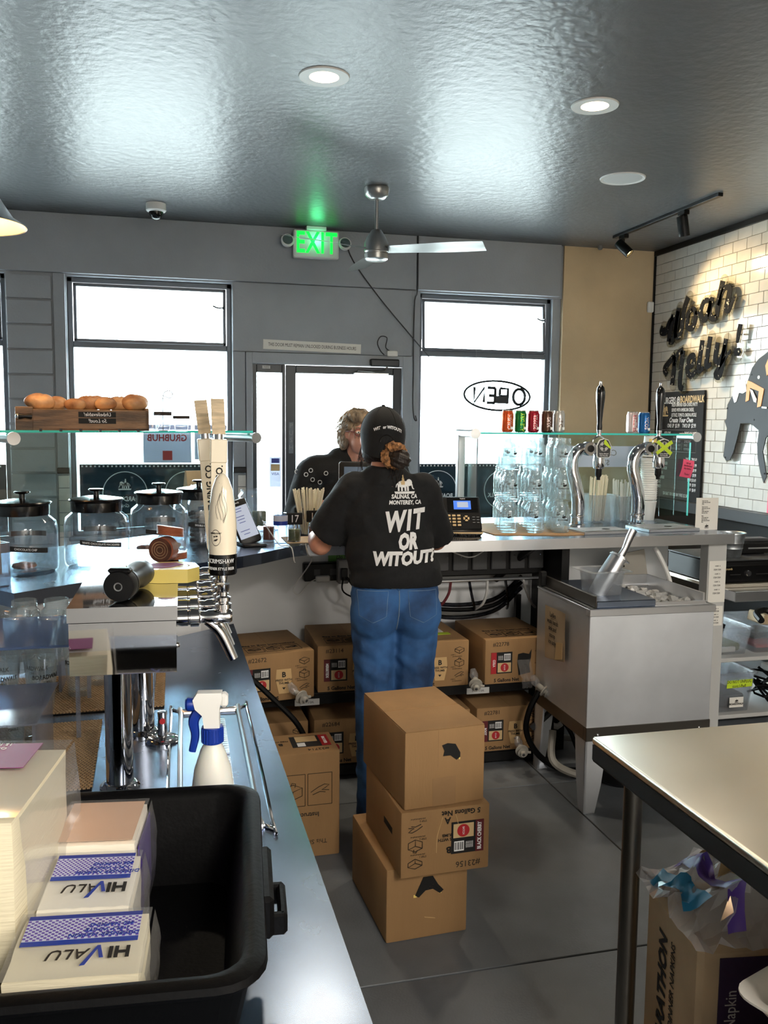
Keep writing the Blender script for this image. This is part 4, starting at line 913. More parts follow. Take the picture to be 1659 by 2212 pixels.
MB().cyl((.02, -.01, .03), (.115, -.04, .19), .0038, n=6).cyl((.115, -.04, .19), (.12, -.042, .197), .005, n=6).done('straw', 'straw', t)
def number(px, py, Y, n, fill, lab, s=1.0):
    q = ay(px, py, Y); t = thing('number_stand', lab, 'table number', (q.x, q.y, BZ), group='table number stands in spice jars')
    MB().lathe([(0, 0), (.026, 0), (.028, .004), (.028, .062), (.024, .07), (.023, .08), (.0215, .08), (.0225, .069), (.0265, .06), (.0265, .006), (0, .004)], 24).done('jar', 'jar_glass', t, True)
    MB().lathe([(0, .005), (.0258, .005), (.0258, .055), (0, .057)], 20).done('filling', fill, t, True)
    MB().cyl((0, 0, .056), (0, 0, .09), .002, n=6).done('stick', 'wood_pale', t)
    k = MB().bx(-.036, .036, -.003, .003, .075, .128, .003).done('plaque', 'black_matte', t); text(n, .046, 'print_white', k, fy_(0, -.0034, .1), sx=.85)
number(636, 1150, 3.83, '17', 'spice_green', 'black number 17 plaque in a jar of green herbs')
number(679, 1150, 3.92, '10', 'spice_red', 'black number 10 plaque above the worker\'s hand')
number(668, 1150, 4.06, '8', 'spice_green', 'black number plaque in the row behind number 10')
number(652, 1150, 4.10, '5', 'spice_red', 'black number plaque mostly hidden behind number 17')
t = thing('spice_jar', 'small glass jar of dark red spice behind the water bottle', 'jar', (.455, 3.92, BZ)); MB().lathe([(0, 0), (.026, 0), (.027, .004), (.027, .075), (.023, .083), (.022, .083), (.0255, .074), (0, .07)], 20).done('jar', 'jar_glass', t, True); MB().lathe([(0, .003), (.025, .003), (.025, .06), (0, .06)], 18).done('filling', 'spice_red', t)
t = thing('tip_jar', 'large clear tip jar with folded notes behind the payment terminal', 'jar', (.45, 4.30, BZ)); MB().lathe([(0, 0), (.095, 0), (.10, .008), (.10, .17), (.085, .19), (.088, .2), (.083, .2), (.08, .19), (.096, .168), (.096, .01), (0, .008)], 32).done('jar', 'jar_glass', t, True)
for i in range(5): MB().box((-.04+.02*i, 0, .055), (.003, .06, .07), tl(0, 0, 0) @ rot('Z', .35*i)).done('note', 'spice_green', t)
tag(MB().lathe([(0, 0), (.014, 0), (.015, .002), (.015, .009), (.013, .011), (0, .011)], 20).done('bottle_cap', 'white', None, True, (.545, 3.84, BZ+.003)), 'white plastic cap lying beside the water bottle', 'cap')
t = thing('cork_board', 'tan board lying on the counter under the number jars', 'board', (.68, 3.95, BZ)); MB().bx(-.16, .2, -.165, .05, 0, .0028).done('board', 'kraft', t)
for n_ in ('number_stand', 'number_stand.001', 'number_stand.002', 'number_stand.003', 'straw_jar'): 
    if n_ in bpy.data.objects and bpy.data.objects[n_].location.x > .52 and bpy.data.objects[n_].location.y < 4.0: bpy.data.objects[n_].location.z = BZ+.003
t = thing('order_tablet', 'dark order tablet on a stand facing the worker', 'tablet', (1.02, 4.33, BZ), R_(-12))
M = Matrix.Translation((0, 0, .13)) @ rot('X', R_(-14)); b = MB(); b.bx(-.16, .16, 0, .02, -.01, .21, .012, M, 2); b.done('body', 'black', t, 40); MB().bx(-.135, -.02, -.001, .0003, .02, .18, 0, M).done('screen', 'screen_dim', t); MB().bx(-.01, .135, -.001, .0003, .02, .18, 0, M).done('screen', 'dark_grey', t)
MB().bx(-.163, -.160, -.002, .018, 0, .2, 0, M).done('bright_edge', 'steel', t)
b = MB(); b.bx(-.09, .09, -.08, .1, 0, .014, .005); b.bx(-.05, .05, .02, .06, .012, .16, .006); b.done('stand', 'black', t)
# ---- desk phone
t = thing('desk_phone', 'black desk phone with a lit screen and beige keys beside the worker', 'phone', (1.37, 3.97, BZ), R_(-9))
MT = Matrix.Translation((0, -.065, .03)) @ rot('X', R_(-30)); b = MB(); b.bx(-.13, .105, -.075, .095, 0, .03, .008); b.bx(-.13, .105, 0, .03, 0, .175, .006, MT)
b.bx(-.12, .09, .03, .09, .028, .13, .006); b.done('body', 'black', t, 40)
MB().bx(-.132, .107, -.077, -.073, .012, .02).done('silver_trim', 'label_tan', t)
MB().bx(-.055, .095, -.003, .0, .092, .168, .004, MT).done('screen_bezel', 'black_gloss', t); MB().bx(-.025, .058, -.0045, -.003, .105, .15, 0, MT).done('screen', 'screen_blue', t); MB().bx(-.008, .045, -.0052, -.0045, .115, .143, 0, MT).done('screen_panel', 'screen_light', t)
for i in range(4):
    for j in range(3): MB().bx(-.06+j*.024, -.043+j*.024, -.004, .0, .068-i*.0165, .078-i*.0165, .0015, MT).done('key', 'label_tan', t)
b = MB(); b.ell((0, 0, 0), (.004, .003, .004)); 
for a in range(4): b.prism([(.006, -.004), (.013, -.008), (.015, 0), (.013, .008), (.006, .004)], .003, MT @ fy_(.032, -.001, .058) @ rot('Z', a*pi/2))
b.done('navigation_key', 'label_tan', t)
for i in range(3):
    for j in range(2): MB().bx(.062+j*.02, .074+j*.02, -.003, 0, .064-i*.014, .0665-i*.014, 0, MT).done('key', 'mid_grey', t)
text('Yealink', .009, 'print_white', t, MT @ fy_(.02, -.0036, .161))
b = MB(); b.tube([(-.108, -.03, .15), (-.108, -.05, .165), (-.108, -.07, .14), (-.108, -.085, .09), (-.108, -.1, .05), (-.108, -.085, .035)], [.02, .022, .014, .014, .02, .018], 10, 4); b.done('handset', 'black', t, True)
pts = []
for i in range(120): u = i/119; a = i*1.15; c = V((-.105+.17*u, -.135+.03*sin(u*6), .0115)); pts.append((c.x, c.y+.007*cos(a), c.z+.007*sin(a)))
MB().tube(pts, .0022, 5, 2).done('coiled_cord', 'black', t, True)
# ---- cardboard, handled jars in three tiers
t = thing('cardboard_sheet', 'flat corrugated cardboard sheet under the glass jars', 'cardboard'); MB().prism([(1.53, 3.905), (1.87, 3.83), (2.07, 3.86), (2.02, 4.36), (1.50, 4.38)], .004, h0=BZ).done('sheet', 'card', t)
NX, NY = 3, 4
jar0 = thing('handled_jar', 'x', 'jar', (0, 0, 0), group='handled jars stacked behind the desk phone'); jar_mug(jar0); used = False
tn = ['bottom', 'middle', 'top']; rn = ['front', 'second', 'third', 'rear']; cn = ['beside the phone', 'in the middle column', 'beside the soda tap']
TZ = [BZ+.0042+.1535*i for i in range(3)]; jar0.scale = (1.04, 1.04, 1.168)
for k in range(3):
    for j in range(NY):
        for i in range(NX):
            if k == 2 and (j == 3 and i == 2): continue
            x = 1.632+.128*i+.035*j+random.uniform(-.006, .006); y = 3.975+.118*j-.02*i+random.uniform(-.005, .005)
            lab = 'handled glass jar in the %s row of the %s tier, %s' % (rn[j], tn[k], cn[i]); rz = R_(random.uniform(-20, 8))
            if not used: jar0.location = (x, y, TZ[k]); jar0.rotation_euler.z = rz; jar0['label'] = lab; used = True
            else: dup(jar0, (x, y, TZ[k]), rz, lab)
# ---- guard over the jars and the soda taps
t = thing('glass_guard', 'glass sneeze guard with a steel post behind the stacked jars and soda taps', 'glass guard')
k = MB().bx(1.60, 2.97, 4.42, 4.60, SZ-.010, SZ).done('top_shelf', 'guard_glass', t); MB().bx(1.60, 2.97, 4.4185, 4.42, SZ-.010, SZ).done('shelf_edge', 'glass_edge', k)
MB().bx(1.545, 1.585, 4.50, 4.54, BZ, SZ-.006, .003).done('post', 'steel', t)
MB().cyl((1.565, 4.56, SZ-.006), (1.565, 4.30, SZ-.006), .022, n=24).cyl((1.565, 4.30, SZ-.006), (1.565, 4.285, SZ-.006), .027, n=24).done('arm', 'steel', t, 40)
MB().cyl((2.93, 4.56, SZ-.018), (2.93, 4.40, SZ-.018), .020, n=24).cyl((2.93, 4.40, SZ-.018), (2.93, 4.39, SZ-.018), .027, n=24).done('arm', 'steel', t, 40)
for x0, x1 in ((1.60, 2.05), (2.06, 2.935)): MB().bx(x0, x1, 4.60, 4.606, BZ+.005, SZ-.012).done('front_pane', 'guard_glass', t)
k = MB().bx(2.72, 2.90, 4.41, 4.416, BZ+.02, SZ-.05).done('end_pane', 'guard_glass', t); MB().bx(2.90, 2.903, 4.405, 4.418, BZ+.02, SZ-.05).done('pane_edge', 'glass_edge', k)
MB().bx(1.60, 1.606, 4.36, 4.60, BZ+.005, SZ-.012).done('end_pane', 'guard_glass', t); MB().bx(1.599, 1.603, 4.352, 4.36, BZ+.005, SZ-.012).done('pane_edge', 'frame_dark', t)
k = thing('price_card', 'milky card with reversed soda price lettering on the guard glass', 'sign', (2.45, 4.596, 1.42)); MB().bx(-.3, .26, -.002, 0, -.06, .06).done('card', 'print_sheet', k); text('Can Soda', .05, 'mid_grey', k, face((0, -.0026, .02), (-1, 0, 0), (0, 0, 1)), shear=.1); text('$2.00', .045, 'mid_grey', k, face((.0, -.0026, -.035), (-1, 0, 0), (0, 0, 1)))
k = thing('sticky_note', 'bright pink sticky note with scribbled writing on the guard glass', 'note', (2.872, 4.402, 1.36), R_(3)); M = rot('Y', R_(10))
MB().grid(lambda u, v: M @ V((-.035+.075*u, -.004-.012*sin(v*2.4), -.05+.1*v)), 4, 8).done('paper', 'pink', k); text('use up\nhandwritten\nday before\n\nThanks!', .016, 'maroon', k, M @ fy_(0, -.018, .0), sx=.7, shear=.2)
# cans on the guard shelf
def can(px, col, lab, word, wc, Y=4.5):
    q = ay(px, 915, Y); t = thing('soda_can', lab, 'can', (q.x, Y, SZ), group='soda cans on the guard shelf')
    MB().lathe([(0, .004), (.022, .002), (.025, 0), (.032, .008), (.033, .014), (.033, .1), (.0275, .116), (.0, .116)], 28).done('body', col, t, 30)
    MB().lathe([(.0275, .115), (.028, .119), (.0262, .121), (.0255, .118), (0, .1175)], 28, cap=False).done('lid', 'can_silver', t, True)
    W_ = lambda x_, y_, z_: V(((.0333+z_)*sin(-y_/.033), -(.0333+z_)*cos(y_/.033), .056+x_))
    text(word, .03, wc, t, None, wrapto=W_, sx=.85, bold=.0006, ext=.0002); MB().bx(.008, .02, -.0335, -.0325, .016, .03).done('barcode', 'print_white', t)
can(1096, 'can_orange', 'orange soda can at the window end of the row', 'CRUSH', 'can_pale'); can(1124, 'can_green', 'green soda can second in the row', 'ALE DRY', 'lime'); can(1152, 'can_red', 'red soda can in the middle of the row', 'PEPPER', 'can_pale'); can(1181, 'can_brown', 'brown root beer can between red and silver cans', 'MUG', 'can_pale'); can(1207, 'can_silver', 'silver soda can at the wall end of the row', 'DIET', 'can_brown'); can(1192, 'can_pale', 'pale soda can in the second row behind brown', 'LITE', 'can_red', 4.567)
can(1366, 'can_pale', 'white pink soda can standing beside the blue one', 'SELTZER', 'can_red'); can(1391, 'can_blue', 'blue soda can partly hidden by the black tap handle', 'SODA', 'can_pale')
# soda taps
def soda_tap(x, y, lab, taped):
    t = thing('soda_tap', lab, 'soda tap', (x, y, BZ+.0005)); t.scale = (.84, .84, .84)
    MB().lathe([(.05, 0), (.05, .008), (.04, .014), (.04, .055), (.046, .06), (.046, .068), (.04, .073), (.036, .078)], 28).done('base', 'chrome', t, True)
    MB().tube([(0, 0, .06), (0, -.005, .12), (-.012, -.015, .2), (-.035, -.02, .28), (-.055, -.02, .35), (-.052, -.02, .42), (-.015, -.02, .475), (.04, -.02, .49)], [.040, .042, .041, .04, .038, .037, .036, .033], 20, 6).done('pipe', 'chrome', t, True)
    b = MB(); b.lathe([(0, -.03), (.04, -.03), (.044, -.02), (.044, .02), (.04, .03), (0, .03)], 24, face((.045, -.03, .485), (1, 0, 0), (0, 0, 1))); b.cyl((.06, -.03, .49), (.13, -.03, .49), .032, n=20); b.lathe([(.03, -.11), (.036, -.1), (.038, -.06), (.034, -.03), (.034, .03), (.026, .04), (0, .042)], 20, tl(.115, -.035, .47)); b.done('valve_body', 'chrome', t, True)
    MB().lathe([(0, 0), (.022, 0), (.022, .004), (0, .005)], 20, face((.045, -.06, .485), (1, 0, 0), (0, 0, 1))).done('port', 'black', t)
    MB().lathe([(.021, 0), (.021, .05), (.012, .065), (.012, .08), (0, .08)][::-1], 18, tl(.115, -.035, .37) @ rot('X', pi) @ tl(0, 0, -.0)).done('nozzle', 'black', t, True)
    sh = [(-.045, -.045), (-.038, -.055), (.038, -.055), (.045, -.045), (.048, .02), (.03, .055), (0, .065), (-.03, .055), (-.048, .02)]; Mp = fy_(.12, -.078, .485)
    k = MB().prism(sh, .008, Mp).done('badge', 'white', t); MB().prism([(a*.93, c*.93) for a, c in sh], .0012, Mp, .008).done('badge_face', 'dark_grey', k)
    disc_ring(k, Mp @ tl(0, .015, .0096), .03, 'light_grey', 'badge_ring', .003)
    for a in range(4): MB().prism([(.012, -.008), (.026, -.011), (.026, .011), (.012, .008)], .0006, Mp @ tl(0, .015, .0094) @ rot('Z', a*pi/2+.78)).done('badge_mark', 'light_grey', k)
    text('Select Brand\nPull Handle', .012, 'print_white', k, Mp @ tl(0, -.036, .0098))
    if taped:
        for a in (35, -38): MB().prism([(-.065, -.01), (.065, -.012), (.065, .012), (-.065, .012)], .0008, Mp @ tl(0, .008, .0105+.001*(a > 0)) @ rot('Z', R_(a))).done('tape', 'lime', t)
    else: MB().prism([(-.002, .03), (.046, -.002), (.046, .008), (.01, .055), (0, .055)], .0008, Mp, .0105).done('tape', 'lime', t)
    b = MB(); b.tube([(.075+.0, -.02, .52), (.085, -.02, .545), (.12, -.02, .562), (.155, -.02, .545), (.165, -.02, .52)], .005, 8, 4); b.done('yoke', 'chrome', t, True)
    MB().lathe([(.016, .56), (.012, .575), (.017, .59), (.017, .60)], 18, tl(.12, -.02, 0)).done('handle_ferrule', 'chrome', t, True)
    MB().lathe([(.016, .60), (.017, .62), (.0145, .645), (.02, .72), (.027, .79), (.028, .83), (.022, .862), (.012, .874)], 24, tl(.12, -.02, 0)).done('handle', 'black_gloss', t, True)
    MB().lathe([(.012, .874), (.008, .88), (.01, .884), (.0075, .9), (0, .902)], 16, tl(.12, -.02, 0)).done('finial', 'chrome', t, True)
q = ay(1247, 1128, 4.2); soda_tap(q.x, q.y, 'chrome S-bend soda tap with black handle beside the stacked jars', False)
q2 = ay(1376, 1122, 4.22); soda_tap(q2.x, q2.y, 'chrome S-bend soda tap with lime tape crossed over its badge', True)
def drip(c, lab, px):
    t = thing('tap_drip_tray', lab, 'drip tray', (c[0], c[1], BZ), c[2]); w_, l_ = c[3], c[4]
    MB().bx(-w_, w_, -l_, l_, 0, .016, .002).done('tray', 'steel', t)
    for i in range(9):
        y = -l_+.03+i*(2*l_-.06)/8
        if abs(i-4) < 9: MB().bx(-w_+.015, w_-.015, y-.004, y+.004, .0163, .0171).done('slat', 'steel_matte', t)
    MB().bx(-w_+.012, w_-.012, -l_+.014, l_-.014, .0158, .0162).done('well', 'black', t); MB().lathe([(0, .0186), (.02, .0187), (.02, .019), (0, .019)], 20, tl(.02, -.02, 0)).done('drain_hole', 'black', t)
drip((2.10, 3.93, R_(3), .135, .085), 'steel drip tray under the plain soda tap', 0); drip((2.48, 3.985, R_(4), .15, .105), 'steel drip tray under the taped soda tap', 0)
# straw and lid tubs, cups
def tub(x, y, w_, d_, h_, lab, rz=0):
    t = thing('straw_tub', lab, 'tub', (x, y, BZ), rz)
    b = MB(); b.loft([[V((px_, py_, z)) for px_, py_ in rr(w_+e, d_+e, .02)] for e, z in ((-.008, 0), (0, h_), (.008, h_+.004), (.008, h_), (-.002, h_-.002), (-.012, .004))], cap=False); b.bm.verts.ensure_lookup_table(); b.bm.faces.new([b.bm.verts[i] for i in range(24)][::-1]); b.done('tub', 'tub_clear', t, 40); return t
t = tub(ay(1291, 1080, 4.36).x, 4.36, .075, .075, .15, 'clear tub packed with wrapped straws between the soda taps', R_(5))
for i in range(30):
    a = random.uniform(-1, 1); c = random.uniform(-1, 1); MB().cyl((.056*a-.004, .05*c, .01), (.066*a+.003, .055*c-.01, .25+random.uniform(-.012, .018)), .0042, n=6).done('straw', 'straw', t)
t = tub(ay(1342, 1080, 4.36).x, 4.36, .046, .06, .14, 'smaller clear tub of translucent straws beside the taped tap', R_(5))
for i in range(16):
    a = random.uniform(-1, 1); c = random.uniform(-1, 1); MB().cyl((.028*a, .04*c, .01), (.04*a, .045*c, .22+random.uniform(-.012, .018)), .004, n=6).done('straw', 'straw_clear', t)
t = thing('cup_stack', 'tall stack of ribbed white paper cups with a printed burger cup on top', 'cups', az(1398, 1122, BZ)); cz = 0
c0 = None
for i in range(20):
    z = .1+.0125*i
    if i == 0: MB().lathe([(.037, 0), (.047, .10), (.0485, .104), (.047, .108), (.0455, .108), (.036, .008)], 24).done('cup', 'white', t, True)
    elif c0 is None: c0 = MB().lathe([(.0455, 0), (.0472, .0085), (.049, .0095), (.049, .0125), (.046, .0128)], 24, cap=False).done('cup', 'white', t, True, loc=(0, 0, z))
    else: o = bpy.data.objects.new('cup', c0.data); COL.objects.link(o); o.parent = t; o.location = (0, 0, z)
MB().lathe([(.043, 0), (.034, .112), (.0345, .115), (0, .115)], 24, tl(0, 0, .357), cap=False).done('cup', 'white', t, True)
k = MB(); W_ = lambda a, z: V(((.0436-.0804*z)*sin(a), -(.0436-.0804*z)*cos(a), .357+z))
for i in range(8): a, c = -.7+1.4*i/8, -.7+1.4*(i+1)/8; k.quad(W_(a, .005), W_(c, .005), W_(c, .1), W_(a, .1))
k.done('print', 'tap_yellow', t); k = MB()
for i in range(6): a, c = -.45+.9*i/6, -.45+.9*(i+1)/6; k.quad(W_(a, .03)*1.0+V((0, -.0006, 0)), W_(c, .03)+V((0, -.0006, 0)), W_(c, .045)+V((0, -.0006, 0)), W_(a, .045)+V((0, -.0006, 0)))
for i in range(5): a, c = -.4+.8*i/5, -.4+.8*(i+1)/5; k.quad(W_(a, .06)+V((0, -.0006, 0)), W_(c, .06)+V((0, -.0006, 0)), W_(c*.8, .08)+V((0, -.0006, 0)), W_(a*.8, .08)+V((0, -.0006, 0)))
k.done('print', 'label_red', t)
q = az(1540, 1147, BZ); t = thing('standing_menu', 'white printed menu card standing at the end of the counter', 'menu', (2.70, 3.93, BZ), R_(-3))
MB().bx(-.062, .062, 0, .003, 0, .165).bx(-.062, .062, .0031, .03, 0, .003).done('card', 'paper', t)
for i in range(15):
    if i not in (3, 9): text(['item one two', 'with sauce and salt', 'fries', 'onion rings four'][i % 4], .0085, 'ink', t, fy_(-.03, -.0006, .15-.0078*i), al='LEFT', sx=.7)
elephant(t, fy_(0, -.0005, .02) @ Matrix.Scale(.1, 4, (0, 0, 1)), .026, 'ink_black')
# bag far behind the jars
t = thing('paper_bag', 'plain tan paper bag standing behind the jars by the guard post', 'bag', (.17, 4.36, BZ), R_(20))
b = MB(); b.loft([[V((px_, py_, z)) for px_, py_ in ((-w_, -d_), (w_, -d_), (w_, d_), (-w_, d_))] for w_, d_, z in ((.075, .045, 0), (.075, .045, .12), (.073, .03, .2), (.072, .008, .29))]); b.done('bag', 'kraft', t); MB().prism([(-.02, 0), (.015, .005), (.02, .03)], .001, fy_(.01, -.047, .12)).done('torn_mark', 'white', t)
# ================================================================== UNDER THE COUNTER
def carton(name, lab, loc, rz, d, group='brown cartons of soda syrup', m='card', seam=True, rx=0):
    """brown syrup carton, front face looks at -Y, origin under its front edge's middle"""
    w_, l_, h_ = d; t = thing(name, lab, 'box', loc, rz, group, rx)
    b = MB(); b.box((0, l_/2, h_/2), (w_, l_, h_), bev=.006, seg=2); b.done('carton', m, t, 40)
    if seam:
        MB().bx(-.0008, .0008, .004, l_-.004, h_-.0003, h_+.0006).done('flap_seam', 'card_dark', t)
    return t
def small_art(par, M, s, kind):
    b = MB(); L = lambda *p: b.tube([M @ V((x*s, y*s, .0006)) for x, y in p], .0013, 4, 1)
    if kind == 0: L((-1, .2), (0, .6), (1, .3), (0, -.2), (-1, .2)); L((-1, .2), (-1, -.3), (0, -.8), (0, -.2)); L((0, -.8), (1, -.3), (1, .3))
    elif kind == 1: L((-1, .3), (0, .7), (1, .3), (0, -.1), (-1, .3)); L((-1, .3), (-1, -.6), (0, -1), (0, -.1)); L((0, -1), (1, -.6), (1, .3)); L((-.3, .5), (-.1, .9), (.3, .8), (.2, .4))
    else: L((-1, -.3), (-.2, .2), (.5, .5), (1, .4), (.6, .1), (.2, -.1), (1, -.2)); L((-.8, -.6), (0, -.3), (.6, -.4))
    return b.done('printed_drawing', 'ink', par)
def carton_front(t, w_, h_, num, flavor, colr, flip=False, torn=False, tab=True):
    M = fy_(0, -.0005, h_/2)
    if flip: M = M @ rot('Z', pi)
    T = lambda s, z, x, y, m='ink', **k: text(s, z, m, t, M @ tl(x, y, 0), **k)
    T('#'+num, .026, -w_*.27, h_*.38); T('5 Gallons Net', .022, -w_*.18, -h_*.42, 'ink_black', bold=.0006)
    k = MB().bx(-.055, .05, -.05, .05, -.0005, .001, 0, M @ tl(-w_*.25, -h_*.03, 0)).done('label', 'black_matte', t)
    A = M @ tl(-w_*.25, -h_*.03, .0014)
    MB().bx(-.055, -.028, -.05, .05, 0, .0006, 0, A).done('flavor_band', colr, k); text(flavor, .017, 'print_white', k, A @ tl(-.041, 0, .001) @ rot('Z', -pi/2), sx=.72, bold=.0006)
    MB().bx(-.022, .044, -.044, .0, 0, .0006, 0, A).done('crest_panel', 'label_tan', k); MB().lathe([(0, .0007), (.02, .0007), (.02, .0012), (0, .0012)], 20, A @ tl(.012, -.022, 0)).done('crest', colr if colr != 'maroon' else 'label_red', k); text('BATCH', .0095, 'print_white', k, A @ tl(.012, -.022, .0016) @ rot('Z', pi/2), sx=.8)
    b = MB()
    for i, x in enumerate((.012, .016, .019, .024, .027, .032, .036)): b.bx(x, x+(.0015 if i % 2 else .0025), .014, .038, .0006, .001, 0, A)
    MB().bx(.009, .041, .011, .042, 0, .0006, 0, A).done('barcode', 'print_white', k); b.done('barcode_bars', 'ink_black', k)
    for i in range(5): text('nutrition facts', .006, 'print_white', k, A @ tl(-.018+.005*i, .024, .0008) @ rot('Z', -pi/2), sx=.6)
    for i in range(3): small_art(t, M @ tl(w_*.36, h_*(.30-.27*i), 0), .022, i); T('STEP %d' % (i+1), .008, w_*.27, h_*(.19-.27*i)); T('press thumb and pull out', .0065, w_*.33, h_*(.155-.27*i), sx=.7)
    if tab:
        MB().prism([(-.032, .045), (.032, .045), (.036, .0), (.022, -.062), (-.022, -.062), (-.036, 0)], .0015, M @ tl(w_*.08, -.012, 0)).done('press_tab', 'card_light', t)
        M = M @ tl(0, 0, .0018); T('B', .032, w_*.08, .008, 'ink_black', bold=.001); T('PRESS WITH\nTHUMB', .0135, w_*.08, -.022, 'ink_black', bold=.0003); MB().prism([(0, -.01), (.008, 0), (-.008, 0)], .0006, M @ tl(w_*.08, -.047, .0)).done('arrow', 'ink_black', t)
    if torn: MB().prism([(-.035, .03), (-.01, .035), (.02, .028), (.032, .05), (.03, .012), (.022, -.02), (.028, -.06), (-.03, -.07), (-.038, -.01)], .0012, M @ tl(w_*.09, 0, 0)).done('torn_opening', 'ink_black', t)
def top_print(t, w_, l_, h_):
    M = fz_(0, l_*.22, h_+.0008)
    text('Bag in Box Instructions', .026, 'ink', t, M @ tl(.0, l_*.16, 0), bold=.0008)
    for i in range(3):
        b = MB(); x0 = -w_*.36+i*w_*.25; q = [(x0, -.05), (x0+w_*.23, -.05), (x0+w_*.23, .035), (x0, .035)]
        for a, c in zip(q, q[1:]+q[:1]): b.tube([M @ V((*a, 0)), M @ V((*c, 0))], .0011, 4, 1)
        b.done('printed_frame', 'ink', t); small_art(t, M @ tl(x0+w_*.115, -.005, 0), .028, i)
def connector(loc, rz, lab, tilt=0, drop=None):
    t = thing('syrup_connector', lab, 'connector', loc, rz, 'grey syrup hose connectors'); t.scale = (.85, .85, .85)
    G = rot('X', R_(90+tilt))
    MB().lathe([(0, -.03), (.014, -.03), (.016, -.01), (.016, .012), (.034, .013), (.036, .017), (.034, .021), (.016, .022), (.016, .036), (.026, .037), (.027, .041), (.016, .042), (.014, .06), (.0, .06)], 20, G).done('body', 'pvc_grey', t, True)
    MB().cyl(G @ V((.01, 0, .03)), G @ V((.045, 0, .034)), .007, n=12).done('latch', 'pvc_grey', t); MB().lathe([(0, .061), (.008, .0605)], 14, G, cap=False).done('port', 'dark_grey', t)
    MB().tube([G @ V((.0, 0, -.028)), G @ V((-.005, .01, -.05)), G @ V((-.01, .03, -.075))], [.017, .024, .014], 10, 4).done('bag_neck', 'cling', t, True)
    return t
# rack
t = thing('syrup_rack', 'black metal shelf rack holding syrup cartons under the counter', 'rack', (0, 0, 0))
for z in (.385, .05): MB().bx(.24, 1.80, 3.745, 4.215, z, z+.018, .002).done('shelf', 'black_matte', t); MB().bx(.24, 1.80, 3.735, 3.745, z-.03, z+.014, .001).done('front_rail', 'black', t)
for x in (.25, 1.78):
    for y in (3.76, 4.19): MB().bx(x-.014, x+.014, y-.014, y+.014, 0, .72).done('post', 'black', t)
for x, z in ((.60, .368), (1.40, .368)): k = MB().bx(x-.055, x+.055, 3.731, 3.735, z-.014, z+.014).done('shelf_tag', 'light_grey', t); text('SYRUP 5 GAL', .013, 'ink', k, fy_(x, 3.7305, z), sx=.8)
D = (.335, .42, .212); ZS = .404
t = carton('syrup_carton', 'syrup carton numbered 22778 with its bag pulled out beside the ice bin', (1.586, 3.70, ZS), R_(1), D); carton_front(t, .335, .212, '22778', 'COLA', 'label_red', tab=False, torn=True); top_print(t, *D)
MB().grid(lambda u, v: V((.02+.07*(u-.5)*(1-.3*v)+.01*noise.noise((u*9, v*9, 0)), -.006-.055*sin(v*2)-.02*noise.noise((u*7, v*8, 3)), .11-.12*v)), 8, 8).done('inner_bag', 'cling', t, True)
t = carton('syrup_carton', 'syrup carton half hidden behind the worker with a lime mark on top', (1.178, 3.71, ZS), R_(1), D); carton_front(t, .335, .212, '22780', 'ORANGE', 'maroon'); MB().bx(.02, .12, .12, .16, .2125, .2135).done('lime_mark', 'lime', t); MB().bx(.03, .10, .17, .25, .2125, .2135).done('taped_paper', 'paper', t)
t = carton('syrup_carton', 'syrup carton numbered 23114 in deep shade under the power strip', (.815, 3.74, ZS), R_(-1), D); carton_front(t, .335, .212, '23114', 'MERBETEDS', 'maroon'); top_print(t, *D)
t = carton('syrup_carton', 'syrup carton numbered 22672 turned slightly beside the steel worktop', (.462, 3.665, ZS+.0), R_(9), (.33, .40, .212)); carton_front(t, .33, .212, '22672', 'LEMON', 'maroon'); top_print(t, .33, .40, .212)
t = carton('syrup_carton', 'syrup carton numbered 22781 on the lower shelf beside the black hose', (1.565, 3.735, .069), R_(0), (.335, .42, .212)); carton_front(t, .335, .212, '22781', 'ROOT', 'maroon')
t = carton('syrup_carton', 'lower shelf syrup carton wedged behind the stacked center boxes', (1.20, 3.74, .069), 0, (.335, .42, .212)); carton_front(t, .335, .212, '22790', 'LIME', 'maroon')
t = carton('syrup_carton', 'lower shelf syrup carton numbered 22684 behind the upright box', (.80, 3.74, .069), R_(-1), (.335, .42, .212)); carton_front(t, .335, .212, '22684', 'GRAPE', 'maroon')
t = carton('syrup_carton', 'lower shelf syrup carton tucked right against the steel worktop', (.44, 3.74, .069), R_(2), (.335, .42, .212)); carton_front(t, .335, .212, '22688', 'TONIC', 'maroon')
connector((.545, 3.60, .445), R_(30), 'grey connector hanging from carton 22672', 15); connector((.985, 3.64, .425), R_(5), 'grey connector on shaded carton 23114', 5); connector((1.345, 3.62, .445), R_(-15), 'grey connector beside the worker\'s knee', 20)
connector((1.655, 3.59, .405), R_(40), 'grey connector dangling from the pulled bag of carton 22778', 30); connector((1.575, 3.62, .115), R_(-10), 'grey connector on lower carton 22781', 10); connector((.92, 3.5, .12), R_(60), 'grey connector with a crumpled bag beside the center boxes', 20)
def hose(pts, r, m, lab, name='hose', cat='hose', grp=None): return tag(MB().tube(pts, r, 8, 6).done(name, m, None, True), lab, cat, grp)
hose([(1.645, 3.60, .39), (1.60, 3.60, .30), (1.59, 3.60, .2), (1.64, 3.57, .1), (1.74, 3.55, .035), (1.86, 3.55, .014)], .014, 'black_rubber', 'thick black hose dropping from the connector across carton 22781')
hose([(.33, 3.52, .56), (.43, 3.50, .46), (.52, 3.48, .36), (.565, 3.47, .25), (.57, 3.46, .15), (.58, 3.50, .012)], .012, 'black_rubber', 'black hose arching down beside the steel worktop edge')
hose([(1.72, 3.65, .30), (1.80, 3.6, .2), (1.84, 3.58, .10), (1.90, 3.62, .05)], .010, 'black_rubber', 'black hose slanting beside the ice bin leg')
